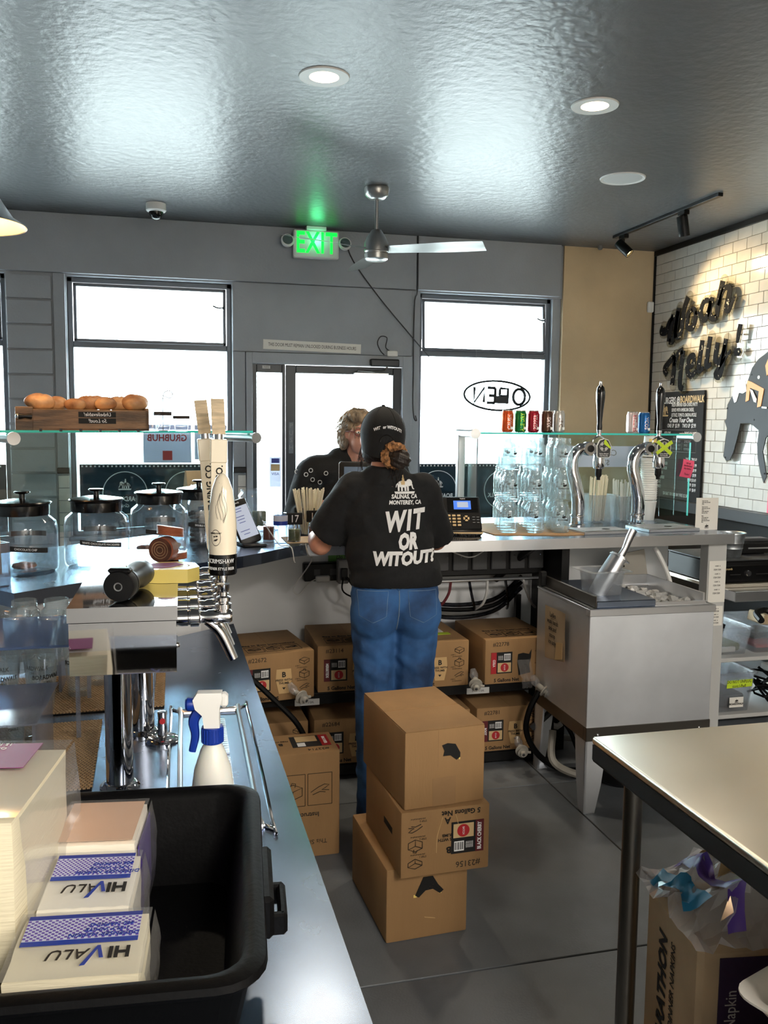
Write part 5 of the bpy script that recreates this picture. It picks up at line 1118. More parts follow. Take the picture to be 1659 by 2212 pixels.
# upright box on the floor
t = carton('upright_carton', 'syrup carton numbered 22714 standing on end beside the worktop', (.47, 3.06, 0), R_(1), (.29, .205, .40), m='card', seam=False)
k = MB().bx(-.02, .125, .06, .17, .3995, .4012).done('label', 'black_matte', t); MB().bx(.09, .125, .06, .17, .4012, .4018).done('flavor_band', 'label_red', k); text('BIRCH BEER', .017, 'print_white', k, fz_(.107, .115, .4022, -pi/2), sx=.8); MB().bx(0, .08, .11, .165, .4012, .4018).done('crest_panel', 'label_tan', k); MB().bx(.0, .03, .065, .1, .4012, .4018).done('barcode', 'print_white', k)
text('#22714', .026, 'ink', t, fz_(.07, .03, .4008, pi)); text('B', .03, 'ink_black', t, fz_(-.06, .1, .4008, pi), bold=.001); text('PRESS WITH', .012, 'ink_black', t, fz_(-.06, .13, .4008, pi))
for i in range(2):
    b = MB(); M = fy_(-.03+.1*i, -.0006, .26); q = [(-.045, -.06), (.045, -.06), (.045, .06), (-.045, .06)]
    for a, c in zip(q, q[1:]+q[:1]): b.tube([M @ V((*a, 0)), M @ V((*c, 0))], .0011, 4, 1)
    b.done('printed_frame', 'ink', t); small_art(t, M, .034, i+1)
text('Instructions', .024, 'ink', t, fy_(.01, -.0006, .165) @ rot('Z', pi), bold=.0005); text('This Side Down', .024, 'ink', t, fy_(.02, -.0006, .06) @ rot('Z', pi))
# center stack
def jug_hole(t, M, sh):
    MB().prism(sh, .0012, M).done('hand_hole', 'ink_black', t)
    b = MB()
    for x, y in ((.002, -.002), (.009, -.006), (-.004, -.008), (.012, .003)): b.ell(M @ V((x, y, .0016)), (.0018, .0018, .0006), n=8)
    b.done('glint', 'chrome', t)
HH = [(-.03, .022), (-.012, .027), (.014, .022), (.03, -.006), (.03, -.02), (.018, -.028), (-.002, -.012), (-.026, -.012), (-.022, .004)]
t = carton('stacked_carton', 'plain brown carton at the bottom of the three box stack', (.777, 2.478, 0), R_(3), (.268, .405, .238), group='three box stack in the aisle')
jug_hole(t, fy_(.005, -.0008, .17), [(-.02, .03), (.012, .03), (.03, .0), (.048, -.02), (.036, -.03), (.012, -.012), (-.012, -.014), (-.034, -.034), (-.046, -.026), (-.03, .008)]); MB().bx(-.046, -.036, -.0012, -.0008, .137, .146).bx(.038, .046, -.0012, -.0008, .14, .15).done('yellow_edge', 'tap_yellow', t)
MB().prism([(-.02, .0), (.015, -.008), (.018, -.011), (-.018, -.003)], .0006, fy_(.01, -.0006, .07)).done('scuff', 'card_light', t)
t = carton('stacked_carton', 'upside down black cherry syrup carton in the middle of the stack', (.812, 2.413, .239), R_(2), (.285, .405, .207), group='three box stack in the aisle'); carton_front(t, .27, .207, '23156', 'BLACK CHERRY', 'maroon', flip=True, tab=False)
text('A', .028, 'ink_black', t, fy_(.005, -.0008, .168) @ rot('Z', pi), bold=.0008); text('B', .028, 'ink_black', t, fy_(.01, -.0008, .075) @ rot('Z', pi), bold=.001); text('PRESS WITH\nTHUMB', .013, 'ink_black', t, fy_(.01, -.0008, .115) @ rot('Z', pi), bold=.0003)
b = MB(); b.tube([(-.03, -.0008, .07), (-.028, -.0008, .12), (-.012, -.0008, .18)], .0012, 5, 4); b.tube([(.03, -.0008, .185), (.04, -.0008, .15), (.044, -.0008, .12)], .0012, 5, 4); b.done('perforation', 'card_light', t); MB().bx(-.1431, -.1422, .09, .18, .1, .12).done('side_slot', 'ink_black', t)
t = carton('stacked_carton', 'plain brown carton on top of the stack with a torn hand hole', (.812, 2.43, .447), R_(5), (.262, .405, .24), group='three box stack in the aisle')
jug_hole(t, fy_(.018, -.0008, .168), HH); MB().bx(.044, .048, -.0012, -.0008, .14, .152).done('yellow_edge', 'tap_yellow', t); MB().bx(-.04, .035, -.0007, -.0002, .002, .09).done('tape', 'card_dark', t); MB().bx(-.0245, -.0225, -.0005, 0, .12, .238).done('crease', 'card_dark', t)
b = MB(); b.prism([(-.128, .002), (.128, .002), (.129, .2), (-.129, .2)], .0016, h0=.2401); b.prism([(-.128, .205), (.128, .205), (.129, .402), (-.129, .402)], .0014, h0=.2401); b.done('flap', 'card', t)
# power strip, chargers
t = thing('power_strip', 'black power strip screwed to the pale wall under the counter', 'power strip', (.86, 4.262, .865)); MB().bx(-.2, .25, -.055, .0, -.045, .045, .006).done('housing', 'black', t, 40)
for i in range(5): MB().bx(-.15+.08*i, -.12+.08*i, -.0555, -.055, -.015, .015).done('socket', 'dark_grey', t)
tag(MB().bx(-.04, .03, -.03, 0, -.015, .017, .006).done('charger', 'light_grey', None, 40, (.755, 4.206, .835)), 'flat pale charger plugged low into the power strip', 'charger')
t = thing('charger', 'tall grey charger with black plugs in the power strip', 'charger', (.845, 4.206, .872)); MB().bx(-.025, .03, -.05, 0, -.06, .06, .006).done('body', 'mid_grey', t, 40); MB().bx(-.012, .02, -.068, -.05, -.04, .02, .003).done('plug', 'black', t)
q = ay(712, 1210, 4.2); k = thing('tape_note', 'green tape strip with a do not unplug note above the power strip', 'note', (.92, 4.262, .93)); MB().bx(-.13, .13, -.0015, 0, -.021, .021).done('tape', 'green_tape', k); text('Do NOT unplug \u2193', .03, 'ink', k, fy_(.01, -.002, 0), sx=.85, shear=.1)
hose([(.84, 4.13, .85), (.84, 4.11, .78), (.955, 4.10, .72), (.985, 4.08, .65), (.93, 3.95, .635), (.99, 4.0, .636)], .004, 'black_rubber', 'black charger cable dangling in a loop below the power strip', 'cable', 'cable')
hose([(.855, 4.13, .85), (.90, 4.11, .78), (.88, 4.08, .74), (.98, 4.05, .70), (.97, 3.98, .64), (.9, 3.92, .63), (.92, 3.8, .632), (1.0, 3.85, .634)], .004, 'black_rubber', 'black charger cable twisted in a bow below the power strip', 'cable', 'cable')
hose([(.86, 4.13, .85), (.92, 4.1, .78), (1.01, 4.0, .66), (1.03, 3.85, .63), (1.03, 3.70, .615), (1.03, 3.68, .45)], .004, 'black_rubber', 'black cable running straight down over carton 23114', 'cable', 'cable')
hose([(.71, 4.18, .835), (.67, 4.15, .82), (.64, 4.12, .79), (.61, 4.1, .78), (.59, 4.08, .82), (.64, 4.0, .92), (.64, 3.85, .99), (.60, 3.715, 1.03), (.59, 3.72, 1.078)], .003, 'light_grey', 'thin white cable hanging from the counter edge to the flat charger', 'cable', 'cable')
hose([(1.1, 4.22, .89), (1.22, 4.2, .74), (1.3, 4.2, .66)], .012, 'black_rubber', 'black conduit slanting down behind the worker', 'conduit', 'conduit')
# soda manifold and lines
t = thing('soda_manifold', 'dark pump manifold bolted under the counter with clear drooping lines', 'manifold', (1.55, 4.15, .92))
MB().bx(-.30, .30, -.10, .1, -.07, .09, .006).done('housing', 'black', t)
for i in range(6): MB().bx(-.28+.1*i, -.2+.1*i, -.115, -.10, -.04, .07, .004).done('pump', 'dark_grey', t)
MB().cyl((-.32, -.13, -.085), (.30, -.13, -.085), .009, n=10).done('rail', 'steel', t)
b = MB()
for i in range(9): b.ell((-.28+.07*i, -.118, .03), (.004, .003, .004), n=8)
b.done('screws', 'chrome', t); t.children[-1].name = 'screw'
for i, (m, dx) in enumerate((('light_grey', .02), ('maroon', -.05), ('smoke', .03), ('light_grey', -.02), ('smoke', .02), ('light_grey', .05), ('black_rubber', .12))):
    x = -.29+.095*i; MB().tube([(x, -.13, -.09), (x+dx*.3, -.14, -.15), (x+dx, -.12, -.21), (x+dx*2, -.06, -.25)], .007, 7, 5).done('line', m, t, True)
for i, (z, s) in enumerate(((.72, .0), (.69, .03), (.66, -.02))): hose([(1.15, 4.2, z+.03), (1.35, 4.1+s, z-.02), (1.6, 4.08, z), (1.78, 4.15, z+.10)], .011, 'smoke' if i != 1 else 'black_rubber', ['uppermost drooping soda line under the pump manifold', 'black drooping soda line under the pump manifold', 'lowest drooping soda line under the pump manifold'][i])
hose([(1.28, 3.9, 1.015), (1.42, 3.95, .96), (1.52, 4.0, .985), (1.56, 4.02, 1.02)], .0035, 'light_grey', 'thin pale cable sagging under the counter beside the worker', 'cable', 'cable')

# ================================================================== ICE BIN
t = thing('ice_bin', 'stainless steel ice bin on tapered legs with a half open lid', 'ice bin', (1.66, 3.165, 0), R_(-1))
W_, L_, Z0, Z1 = .565, .53, .365, .86
b = MB(); b.bx(0, W_, 0, .012, Z0, Z1, .002); b.bx(0, .012, .012, L_, Z0, Z1, .002); b.bx(W_-.012, W_, .012, L_, Z0, Z1, .002); b.bx(.012, W_-.012, L_-.012, L_, Z0, Z1, .002); b.bx(.012, W_-.012, .012, L_-.012, Z0, Z0+.012); b.done('tank', 'steel_matte', t)
b = MB(); b.bx(-.004, W_+.004, -.006, .03, Z1-.03, Z1, .002); b.bx(-.004, .035, .03, L_, Z1-.01, Z1, .002); b.bx(W_-.035, W_+.004, .03, L_, Z1-.01, Z1, .002); b.bx(.035, W_-.035, L_-.06, L_, Z1-.01, Z1, .002); b.done('top_rim', 'steel', t)
b = MB(); b.bx(.034, .30, .012, L_-.03, Z1, Z1+.028, .003); b.done('lid', 'steel_top', t); MB().bx(.028, .036, .012, L_-.02, Z1+.001, Z1+.05, .003).done('side_splash', 'steel_dark', t); MB().bx(.0, .03, L_-.03, L_, Z1, Z1+.07, .004).done('corner_guard', 'black', t)
b = MB(); b.bx(.30, .535, .02, .028, Z1-.04, Z1+.014); b.bx(.527, .535, .028, L_-.04, Z1-.12, Z1+.045); b.bx(.30, .535, L_-.045, L_-.037, Z1-.12, Z1+.045); b.done('ice_well', 'steel', t)
b = MB(); b.bx(-.002, W_+.002, -.006, .02, Z0-.055, Z0+.002, .002); b.bx(-.002, .02, .02, L_, Z0-.055, Z0+.002, .002); b.bx(W_-.02, W_+.002, .02, L_, Z0-.055, Z0+.002, .002); b.done('base_frame', 'steel_dark', t)
for x in (.05, W_-.05): MB().ell((x, -.007, Z0-.03), (.007, .004, .007)).done('bolt', 'chrome', t, True)
def leg(x, y, s):
    b = MB(); b.loft([[V((x+s*a, y, z)), V((x+s*c, y, z)), V((x+s*c, y+.008, z)), V((x+s*a, y+.008, z))] for a, c, z in ((.002, .05, .0), (.0, .075, .12), (-.0, .10, Z0-.05))]); b.loft([[V((x+s*.0, y, z)), V((x+s*.008, y, z)), V((x+s*.008, y+c, z)), V((x+s*.0, y+c, z))] for c, z in ((.05, 0), (.075, .12), (.10, Z0-.05))]); b.bx(x+(0 if s > 0 else -.05), x+(.05 if s > 0 else 0), y, y+.05, 0, .004); return b.done('leg', 'steel_matte', t)
leg(0, 0, 1); leg(W_, 0, -1)
for x, s in ((0, 1), (W_, -1)):
    k = leg(x, -.0, s); k.data = k.data.copy(); k.data.transform(Matrix.Translation((0, L_, 0)) @ Matrix.Diagonal((1, -1, 1, 1))); k.data.flip_normals()
ic = MB(); 
for i in range(150): ic.box((random.uniform(.315, .515), random.uniform(.05, L_-.07), Z1-.06+random.uniform(0, .035)+.03*random.random()), (.026, .022, .02))
for f in ic.bm.verts: f.co += V((noise.noise(f.co*90), noise.noise(f.co*90+V((4, 4, 4))), noise.noise(f.co*90+V((8, 1, 4)))))*.012
ic = ic.done('ice', 'ice', None, loc=(1.66, 3.165, 0)); stuff(tag(ic, 'heap of ice cubes in the open half of the bin', 'ice')); MB().bx(.302, .526, .03, L_-.047, Z1-.12, Z1-.055).done('ice_bed', 'ice', t)
t = thing('plastic_pan', 'clear plastic pan with a flared rim standing on the bin lid', 'pan', (1.80, 3.34, .8885), R_(2)); b = MB()
b.loft([[V((x, y, z)) for x, y in rr(.08+e, .07+e, .02)] for e, z in ((-.012, 0), (-.004, .09), (0, .098), (.022, .1), (.022, .103), (-.002, .103), (-.007, .088), (-.015, .004))], cap=False); b.bm.verts.ensure_lookup_table(); b.bm.faces.new([b.bm.verts[i] for i in range(24)][::-1]); b.done('pan', 'tub_clear', t, 40)
t = thing('ice_scoop', 'big shiny metal ice scoop resting in the clear pan', 'scoop', (1.795, 3.335, .905)); M = rot('Y', R_(38)) @ rot('Z', R_(-90)) @ rot('X', R_(6))
def sc(u, v): a = (v-.5)*pi*1.15; r = .047*(1-.12*abs(2*u-1)); z = -.035+.2*u; return M @ V((r*sin(a), .0+.047-r*cos(a)-.047, z*(1-.18*abs(v-.5)*2*(u < .3))+.0))
b = MB(); b.grid(sc, 12, 16); bmesh.ops.solidify(b.bm, geom=b.bm.faces[:], thickness=.002); b.done('bowl', 'steel', t, True)
b = MB(); b.lathe([(0, 0), (.046, 0), (.046, .003), (0, .003)], 24, M @ tl(0, 0, .155)); b.done('back_plate', 'steel', t); MB().tube([M @ V((0, 0, .16)), M @ V((0, 0, .2)), M @ V((.0, -.008, .25)), M @ V((0, -.012, .29))], [.012, .010, .012, .013], 10, 5, flat=1.4).done('handle', 'steel', t, True)
k = thing('taped_note', 'creased brown paper note with handwriting taped on the bin side', 'note', (1.655, 3.46, .70)); M = face((0, 0, 0), (0, -1, 0), (0, 0, 1))
MB().grid(lambda u, v: M @ V((-.10+.2*u, -.14+.24*v+.03*u*(v < .5), .004+.006*abs(sin(u*3+v)))), 8, 8).done('sheet', 'kraft', k, True); text('Ladies\nwash hands\nsink and\nscoop\nice only', .03, 'ink', k, M @ tl(-.01, .01, .014), sx=.8); MB().prism([(.02, -.12), (.09, -.1), (.09, -.03), (.03, -.04)], .001, M, .012).done('patch', 'card_light', k)
# things behind and under the bin
hose([(1.95, 3.95, .62), (1.98, 3.9, .3), (1.86, 3.85, .12), (1.78, 3.9, .25), (1.9, 3.95, .33), (2.02, 3.9, .2), (2.0, 3.85, .06), (1.9, 3.95, .03)], .016, 'light_grey', 'thick pale drain hose coiled under the ice bin')
hose([(2.05, 3.9, .34), (2.12, 3.85, .22), (2.18, 3.8, .1), (2.2, 3.78, .02)], .017, 'light_grey', 'pale hose falling straight behind the bin leg'); hose([(2.04, 3.83, .03), (2.05, 3.8, .16), (2.13, 3.78, .22), (2.26, 3.78, .17), (2.34, 3.8, .05)], .016, 'pvc_grey', 'pale hose arching in a hoop behind the ice bin'); hose([(1.8, 3.7, .30), (1.72, 3.68, .24), (1.66, 3.7, .18)], .015, 'dark_grey', 'grey hose stub poking out beside the bin leg')
hose([(1.93, 3.74, .345), (1.92, 3.7, .2), (1.95, 3.72, .05), (1.98, 3.72, .02)], .022, 'light_grey', 'bunched pale tubes hanging below the bin front'); hose([(1.72, 3.6, .2), (1.70, 3.55, .08), (1.78, 3.5, .03), (1.88, 3.5, .02)], .018, 'pvc_grey', 'greenish hose curving over the floor under the bin')
t = thing('leaning_panel', 'pale metal panel leaning behind the ice bin', 'panel', (2.33, 3.97, .76), R_(4)); MB().bx(-.085, .085, 0, .01, 0, .20, 0, rot('X', R_(-4)) @ rot('Y', R_(-8))).done('panel', 'pvc_grey', t); 
for z in (.16, .13): MB().ell((-.075, -.006, z), (.005, .003, .005)).done('hole', 'black', t)
hose([(2.39, 3.90, .99), (2.41, 3.885, .95), (2.46, 3.88, .85), (2.49, 3.88, .74), (2.5, 3.88, .6)], .011, 'white', 'white tube looping over the leaning panel behind the ice bin')
tag(MB().bx(-.07, .08, 0, .03, -.035, .035, .003).done('valve_box', 'mid_grey', None, loc=(2.32, 3.75, .28)), 'small grey metal box under the ice bin', 'box')

# ================================================================== PREP TABLE
t = thing('prep_table', 'stainless prep table with a square corner and tubular legs', 'table', (0, 0, 0))
b = MB(); b.bx(.93, 2.7, -.3, 1.745, .882, .90, .006, seg=3); b.done('top', 'steel_warm', t, 40)
b = MB(); b.prism([(.931, .848), (.934, .842), (.95, .84), (.95, .882), (.931, .882)], 2.0, face((0, 1.742, 0), (1, 0, 0), (0, 0, 1))); b.bx(.935, 2.69, 1.728, 1.742, .842, .882, .003); b.done('apron', 'black_matte', t)
for x, y in ((.975, 1.635), (2.6, 1.635), (.99, -.2), (2.6, -.2)):
    MB().cyl((x, y, .03), (x, y, .882), .0205, n=24).done('leg', 'steel_dark', t, True); MB().lathe([(.018, 0), (.022, .004), (.022, .03), (.0205, .04)], 20, tl(x, y, 0)).done('foot', 'steel_dark', t, True)
MB().bx(.965, 2.64, -.22, 1.62, .20, .225, .003).done('undershelf', 'steel_dark', t)
t = thing('pail', 'low black round pail with a sticker under the ice bin', 'pail', (1.99, 3.46, 0)); MB().lathe([(0, 0), (.10, 0), (.125, .02), (.14, .25), (.15, .252), (.15, .27), (.135, .27), (.11, .03), (0, .025)], 40).done('shell', 'black', t, True)
MB().prism([(-.03, -.025), (.03, -.025), (.03, .025), (-.03, .025)], .001, Matrix.Translation((-.1, -.095, .18)) @ rot('Z', R_(-46)) @ rot('X', R_(94)) @ tl(0, 0, .0)).done('sticker', 'mid_grey', t)
# napkin bundle in plastic and takeout box on the undershelf
t = thing('napkin_bundle', 'plastic wrapped dinner napkin bundle with purple print under the table', 'napkins', (1.12, 1.445, .2265), R_(-8))
b = MB(); b.bx(-.15, .14, -.12, .12, 0, .405, .01); b.done('napkin_block', 'kraft', t)
MB().bx(-.11, .138, -.1222, -.12, .01, .385).done('dark_label', 'aubergine', t)
text('Absorbent Napkin', .032, 'light_grey', t, face((-.085, -.1228, .22), (0, 0, 1), (-1, 0, 0)), sx=.85); 
MX = face((-.1515, .03, .21), (0, 0, 1), (0, 1, 0))
text('MARATHON', .05, 'ink_black', t, MX, bold=.0016, shear=.15, sx=.95); text('1/8 FOLD DINNER NAPKINS', .025, 'ink_black', t, MX @ tl(0, -.045, 0), sx=.9, shear=.1); MB().bx(-.1516, -.15, .06, .1, .02, .08).done('barcode', 'mid_grey', t)
def crump(u, v, s=0, a=.035): p = V((-.165+.42*u, -.135+.30*v, .412+.10*sin(3.1*u+s)*sin(pi*v)*.8)); n1 = noise.noise(V((u*5+s, v*5, 1))); n2 = noise.noise(V((u*11, v*11+s, 4))); return p+V((n1*.02, n2*.02, a*n1+.03*abs(n2)))
MB().grid(crump, 22, 16).done('plastic_wrap', 'wrap_film', t, False)
for (u0, v0, du, dv, m) in ((.05, .3, .1, .5, 'teal'), (.2, .1, .08, .8, 'violet'), (.42, .1, .07, .8, 'violet'), (.55, .0, .09, .9, 'teal'), (.66, .1, .14, .8, 'violet'), (.86, .2, .07, .7, 'teal'), (.3, .5, .1, .4, 'label_tan'), (.5, .55, .06, .4, 'white')):
    MB().grid(lambda u, v: crump(u0+du*(u+.25*sin(v*4)), v0+dv*v)+V((0, 0, .004)), 4, 12).done('printed_film', m, t, True)
text('MA', .06, 'ink_black', t, Matrix.Translation((.02, -.02, .515)) @ rot('Z', R_(40)) @ rot('X', R_(50)), bold=.001)
t = thing('takeout_box', 'open off-white fibre takeout box beside the napkin bundle', 'takeout box', (1.085, 1.135, .60), R_(20))
b = MB(); b.loft([[V((x, y, z)) for x, y in rr(.13+e, .11+e, .04)] for e, z in ((-.035, 0), (0, .05), (.012, .054), (.012, .058), (-.004, .058), (-.012, .05), (-.042, .006))], cap=False); b.bm.verts.ensure_lookup_table(); n_ = len(b.bm.verts); b.bm.faces.new([b.bm.verts[i] for i in range(24)][::-1]); b.bm.faces.new([b.bm.verts[i] for i in range(n_-24, n_)]); b.done('tray', 'foam', t, 50)
disc_ring(t, fz_(0, 0, .0068), .055, 'label_tan', 'pressed_ring', .004)
t = thing('brown_carton', 'brown carton on the undershelf carrying the takeout box', 'box', (1.10, 1.09, .2265), R_(20)); MB().bx(-.14, .14, -.11, .11, 0, .372, .006).done('carton', 'card', t)
# ================================================================== SIDE COUNTER BY THE TILED WALL
t = thing('shelf_unit', 'grey metal shelf unit between the counter end and tiled wall', 'shelf unit', (0, 0, 0))
for x in (2.79, 3.9):
    for y in (3.97, 4.5): MB().bx(x-.015, x+.015, y-.015, y+.015, 0, .765).done('post', 'light_grey', t)
for z in (.355, .045): MB().bx(2.775, 3.92, 3.955, 4.52, z, z+.022, .003).done('shelf', 'light_grey', t)
MB().bx(2.775, 3.95, 3.955, 4.55, .755, .775, .003).done('top', 'steel_warm', t)
MB().bx(2.84, 3.92, 3.86, 3.95, .70, .755, .003).done('ledge', 'steel', t); MB().bx(2.80, 3.92, 3.95, 4.0, .70, .754).done('ledge_back', 'steel', t)
t = thing('cash_drawer', 'black cash drawer with a round lock beside the counter end', 'cash drawer', (3.03, 3.99, .776), R_(0)); MB().bx(-.24, .2, 0, .42, 0, .115, .005).done('body', 'black', t); MB().bx(-.235, .195, -.008, 0, .006, .092, .002).done('drawer_front', 'black_gloss', t)
MB().bx(-.242, .202, -.002, .42, .1155, .122, .002).done('lid', 'dark_grey', t); MB().lathe([(0, .012), (.014, .012), (.016, .008), (.016, 0), (0, 0)][::-1], 20, face((-.03, -.008, .05), (1, 0, 0), (0, 0, 1))).done('lock', 'chrome', t); MB().bx(-.14, -.075, -.010, -.008, .042, .047).bx(.02, .1, -.010, -.008, .042, .047).done('slot', 'ink_black', t); text('Breadcrumb', .016, 'label_tan', t, fy_(-.165, -.0085, .075))
q = ax(1590, 1170, 2.96); t = thing('tin_bucket', 'small galvanised tin bucket standing on the cash drawer', 'bucket', (2.97, 4.10, .8985)); MB().lathe([(0, 0), (.052, 0), (.056, .004), (.062, .045), (.065, .048), (.064, .054), (.066, .075), (.069, .078), (.068, .083), (.074, .125), (.079, .128), (.0785, .133), (.073, .13), (.056, .006), (0, .006)], 36).done('bucket', 'galvanised', t, True)
t = thing('receipt_printer', 'black receipt printer on the cash drawer behind the bucket', 'printer', (3.17, 4.25, .8985)); MB().bx(-.09, .11, -.1, .12, 0, .065, .008).done('body', 'black', t); MB().bx(-.06, .1, -.08, .0, .065, .085, .006).done('cover', 'dark_grey', t); MB().bx(-.05, .09, -.102, -.1, .03, .038).done('slot', 'mid_grey', t)
def bin_(x, y, z, w_, d_, h_, lab, rz=0):
    t = thing('storage_bin', lab, 'bin', (x, y, z), rz); b = MB(); b.loft([[V((px_, py_, zz)) for px_, py_ in rr(w_+e, d_+e, .02)] for e, zz in ((-.02, 0), (0, h_-.01), (.01, h_-.008), (.01, h_), (0, h_), (-.004, h_-.01), (-.024, .005))], cap=False); b.bm.verts.ensure_lookup_table(); b.bm.faces.new([b.bm.verts[i] for i in range(24)][::-1]); b.done('bin', 'tub_clear', t, 40); return t
t = bin_(2.95, 4.16, .378, .115, .16, .15, 'clear bin holding olive packets on the upper shelf'); MB().box((.0, 0, .03), (.16, .22, .04), bev=.01).done('contents', 'spice_green', t); MB().box((-.02, -.11, .022), (.12, .03, .03), bev=.005).done('contents', 'paper', t); MB().box((-.05, .02, .1), (.02, .2, .09), rot('Y', .3), bev=.003).done('contents', 'black', t)
t = bin_(3.22, 4.16, .378, .13, .16, .16, 'clear bin with red and black items on the upper shelf', R_(-4)); MB().box((0, -.05, .03), (.18, .15, .02), bev=.004).done('contents', 'label_red', t); MB().box((.02, .03, .07), (.16, .14, .04), rot('Z', .2), bev=.006).done('contents', 'black', t); MB().tube([(-.05, -.1, .165), (-.03, -.02, .19), (.04, 0, .2), (.08, -.05, .17)], .018, 8, 4).done('contents', 'black', t); MB().box((.06, .06, .15), (.14, .16, .06), rot('Y', .2), bev=.006).done('contents', 'kraft', t)
t = bin_(2.955, 4.15, .068, .13, .17, .22, 'clear bin with a lime do not unplug tape on the lower shelf'); MB().prism([(-.075, -.022), (.08, -.018), (.082, .022), (-.073, .02)], .001, fy_(.02, -.176, .16)).done('tape_label', 'lime', t); text('DO NOT UNPLUG\nstore I-Pad!', .024, 'ink', t, fy_(.02, -.178, .16), sx=.75); k = MB().bx(-.03, .055, -.172, -.170, .03, .085).done('sticker', 'paper', t); text('BOARDWALK', .014, 'ink_black', t, fy_(.0125, -.1735, .048), bold=.0004); elephant(t, fy_(.0125, -.1726, .066) @ Matrix.Scale(.1, 4, (0, 0, 1)), .026, 'ink_black'); MB().box((-.03, .03, .12), (.18, .012, .2), rot('X', -.5)).done('contents', 'mid_grey', t); MB().box((.01, .0, .05), (.18, .24, .07), bev=.01).done('contents', 'dark_grey', t)
t = thing('cable_tangle', 'tangle of black and white cables on the lower shelf', 'cables', (3.3, 4.1, .068)); b = MB()
for i in range(7): b.tube([(random.uniform(-.12, .15), random.uniform(-.12, .12), .01+random.uniform(0, .18)) for _ in range(7)], .007, 6, 4)
stuff(b.done('cables', 'black_rubber', t, True)); MB().tube([(-.1, -.1, .02), (-.05, -.12, .15), (.05, -.1, .1), (.1, -.12, .2), (.15, -.1, .05)], .007, 6, 5).done('cable', 'light_grey', t, True); MB().bx(-.1, .02, -.1, .0, .2, .23, .004).done('adapter', 'light_grey', t)
# ================================================================== TILED WALL DECOR
def script_word(name, lab, O, strokes, letters, slope):
    """thick brush letters on a clear acrylic outline, held off the tiles; strokes are in wall metres (u to the room, v up)"""
    t = thing(name, lab, 'wall sign', O); 
    for L in letters:
        k = None
        for (pts, wd) in L:
            P = smooth_path([V((x, y, 0)) for x, y in pts], 5)
            def ribbon(W2, d0, d1, nm, m, par):
                b = MB(); M = face((-.0, 0, 0), (0, -1, 0), (0, 0, 1))
                n = len(P); lft, rgt = [], []
                for i, p in enumerate(P):
                    d = (P[min(i+1, n-1)]-P[max(i-1, 0)]).normalized(); nn = V((-d.y, d.x, 0)); u = i/(n-1)*(len(wd)-1); kk = min(int(u), len(wd)-2); ww = (wd[kk]*(1-u+kk)+wd[kk+1]*(u-kk))*.46+W2
                    lft.append(p+nn*ww); rgt.append(p-nn*ww)
                for i in range(n-1):
                    q = [lft[i], lft[i+1], rgt[i+1], rgt[i]]; b.prism([(v.x, v.y) for v in q], d1-d0, M, d0) if (lft[i]-lft[i+1]).length > 1e-6 and (rgt[i]-rgt[i+1]).length > 1e-6 else None
                for e in ((P[0], P[-1]) if W2 else ()):
                    ww = (wd[0] if e is P[0] else wd[-1])*.48+W2; b.lathe([(0, d0), (ww, d0), (ww, d1), (0, d1)], 14, M @ Matrix.Translation((e.x, e.y, 0)))
                return b.done(nm, m, par)
            f_ = ribbon(0, .052, .056, 'letter_stroke', 'sign_black', t); ribbon(.02, .040, .046, 'acrylic_outline', 'acrylic', f_)
        x, y = L[0][0][len(L[0][0])//2]; MB().cyl((-.047, -x, y), (-.0005, -x, y), .006, n=10).done('standoff', 'chrome', t)
    return t
m = bpy.data.materials.new('sign_black'); m.use_nodes = True; nt = m.node_tree; MATS['sign_black'] = m
bs = nt.nodes['Principled BSDF']; tcn = nt.nodes.new('ShaderNodeTexCoord'); nn_ = nt.nodes.new('ShaderNodeTexNoise'); nn_.inputs['Scale'].default_value = 42; nn_.inputs['Detail'].default_value = 6; rp = nt.nodes.new('ShaderNodeValToRGB'); rp.color_ramp.elements[0].position = .645; rp.color_ramp.elements[0].color = (.008, .009, .011, 1); rp.color_ramp.elements[1].position = .69; rp.color_ramp.elements[1].color = (.6, .55, .42, 1)
nt.links.new(tcn.outputs['Object'], nn_.inputs['Vector']); nt.links.new(nn_.outputs['Fac'], rp.inputs[0]); nt.links.new(rp.outputs[0], bs.inputs['Base Color']); bs.inputs['Roughness'].default_value = .7; bs.inputs['Specular IOR Level'].default_value = .08
def at_(px, py): q = ax(px, py, WX-.05); return (6.7-q.y, q.z)
def ST(pts, wd): return ([(at_(*p)[0]-SO[0], at_(*p)[1]-SO[1]) for p in pts], wd)
SO = (0.15, 2.3)
W1 = [ST([(1433, 705), (1430, 718), (1440, 716), (1447, 697), (1456, 685)], [.05, .06, .04]), ST([(1456, 680), (1449, 712), (1446, 738)], [.06, .06, .06]), ST([(1446, 738), (1455, 735), (1463, 700), (1468, 665)], [.05, .055, .06]), ST([(1466, 672), (1461, 705), (1461, 730)], [.06, .06, .05]), ST([(1461, 730), (1472, 718), (1479, 670), (1488, 642)], [.05, .055, .06])]
W2 = [ST([(1497, 668), (1487, 680), (1487, 705), (1496, 709), (1504, 690), (1502, 670), (1495, 668)], [.04, .05, .05, .04]), ST([(1503, 675), (1512, 678)], [.03, .03])]
W3 = [ST([(1535, 648), (1522, 652), (1515, 676), (1522, 692), (1532, 675), (1537, 650)], [.04, .05, .05, .045]), ST([(1540, 642), (1534, 675), (1540, 688), (1549, 684)], [.055, .055, .045])]
W4 = [ST([(1563, 607), (1555, 645), (1549, 684)], [.06, .06, .06]), ST([(1553, 660), (1565, 625), (1577, 622), (1577, 640), (1570, 665), (1576, 670), (1588, 640)], [.035, .045, .055, .055, .045, .03])]
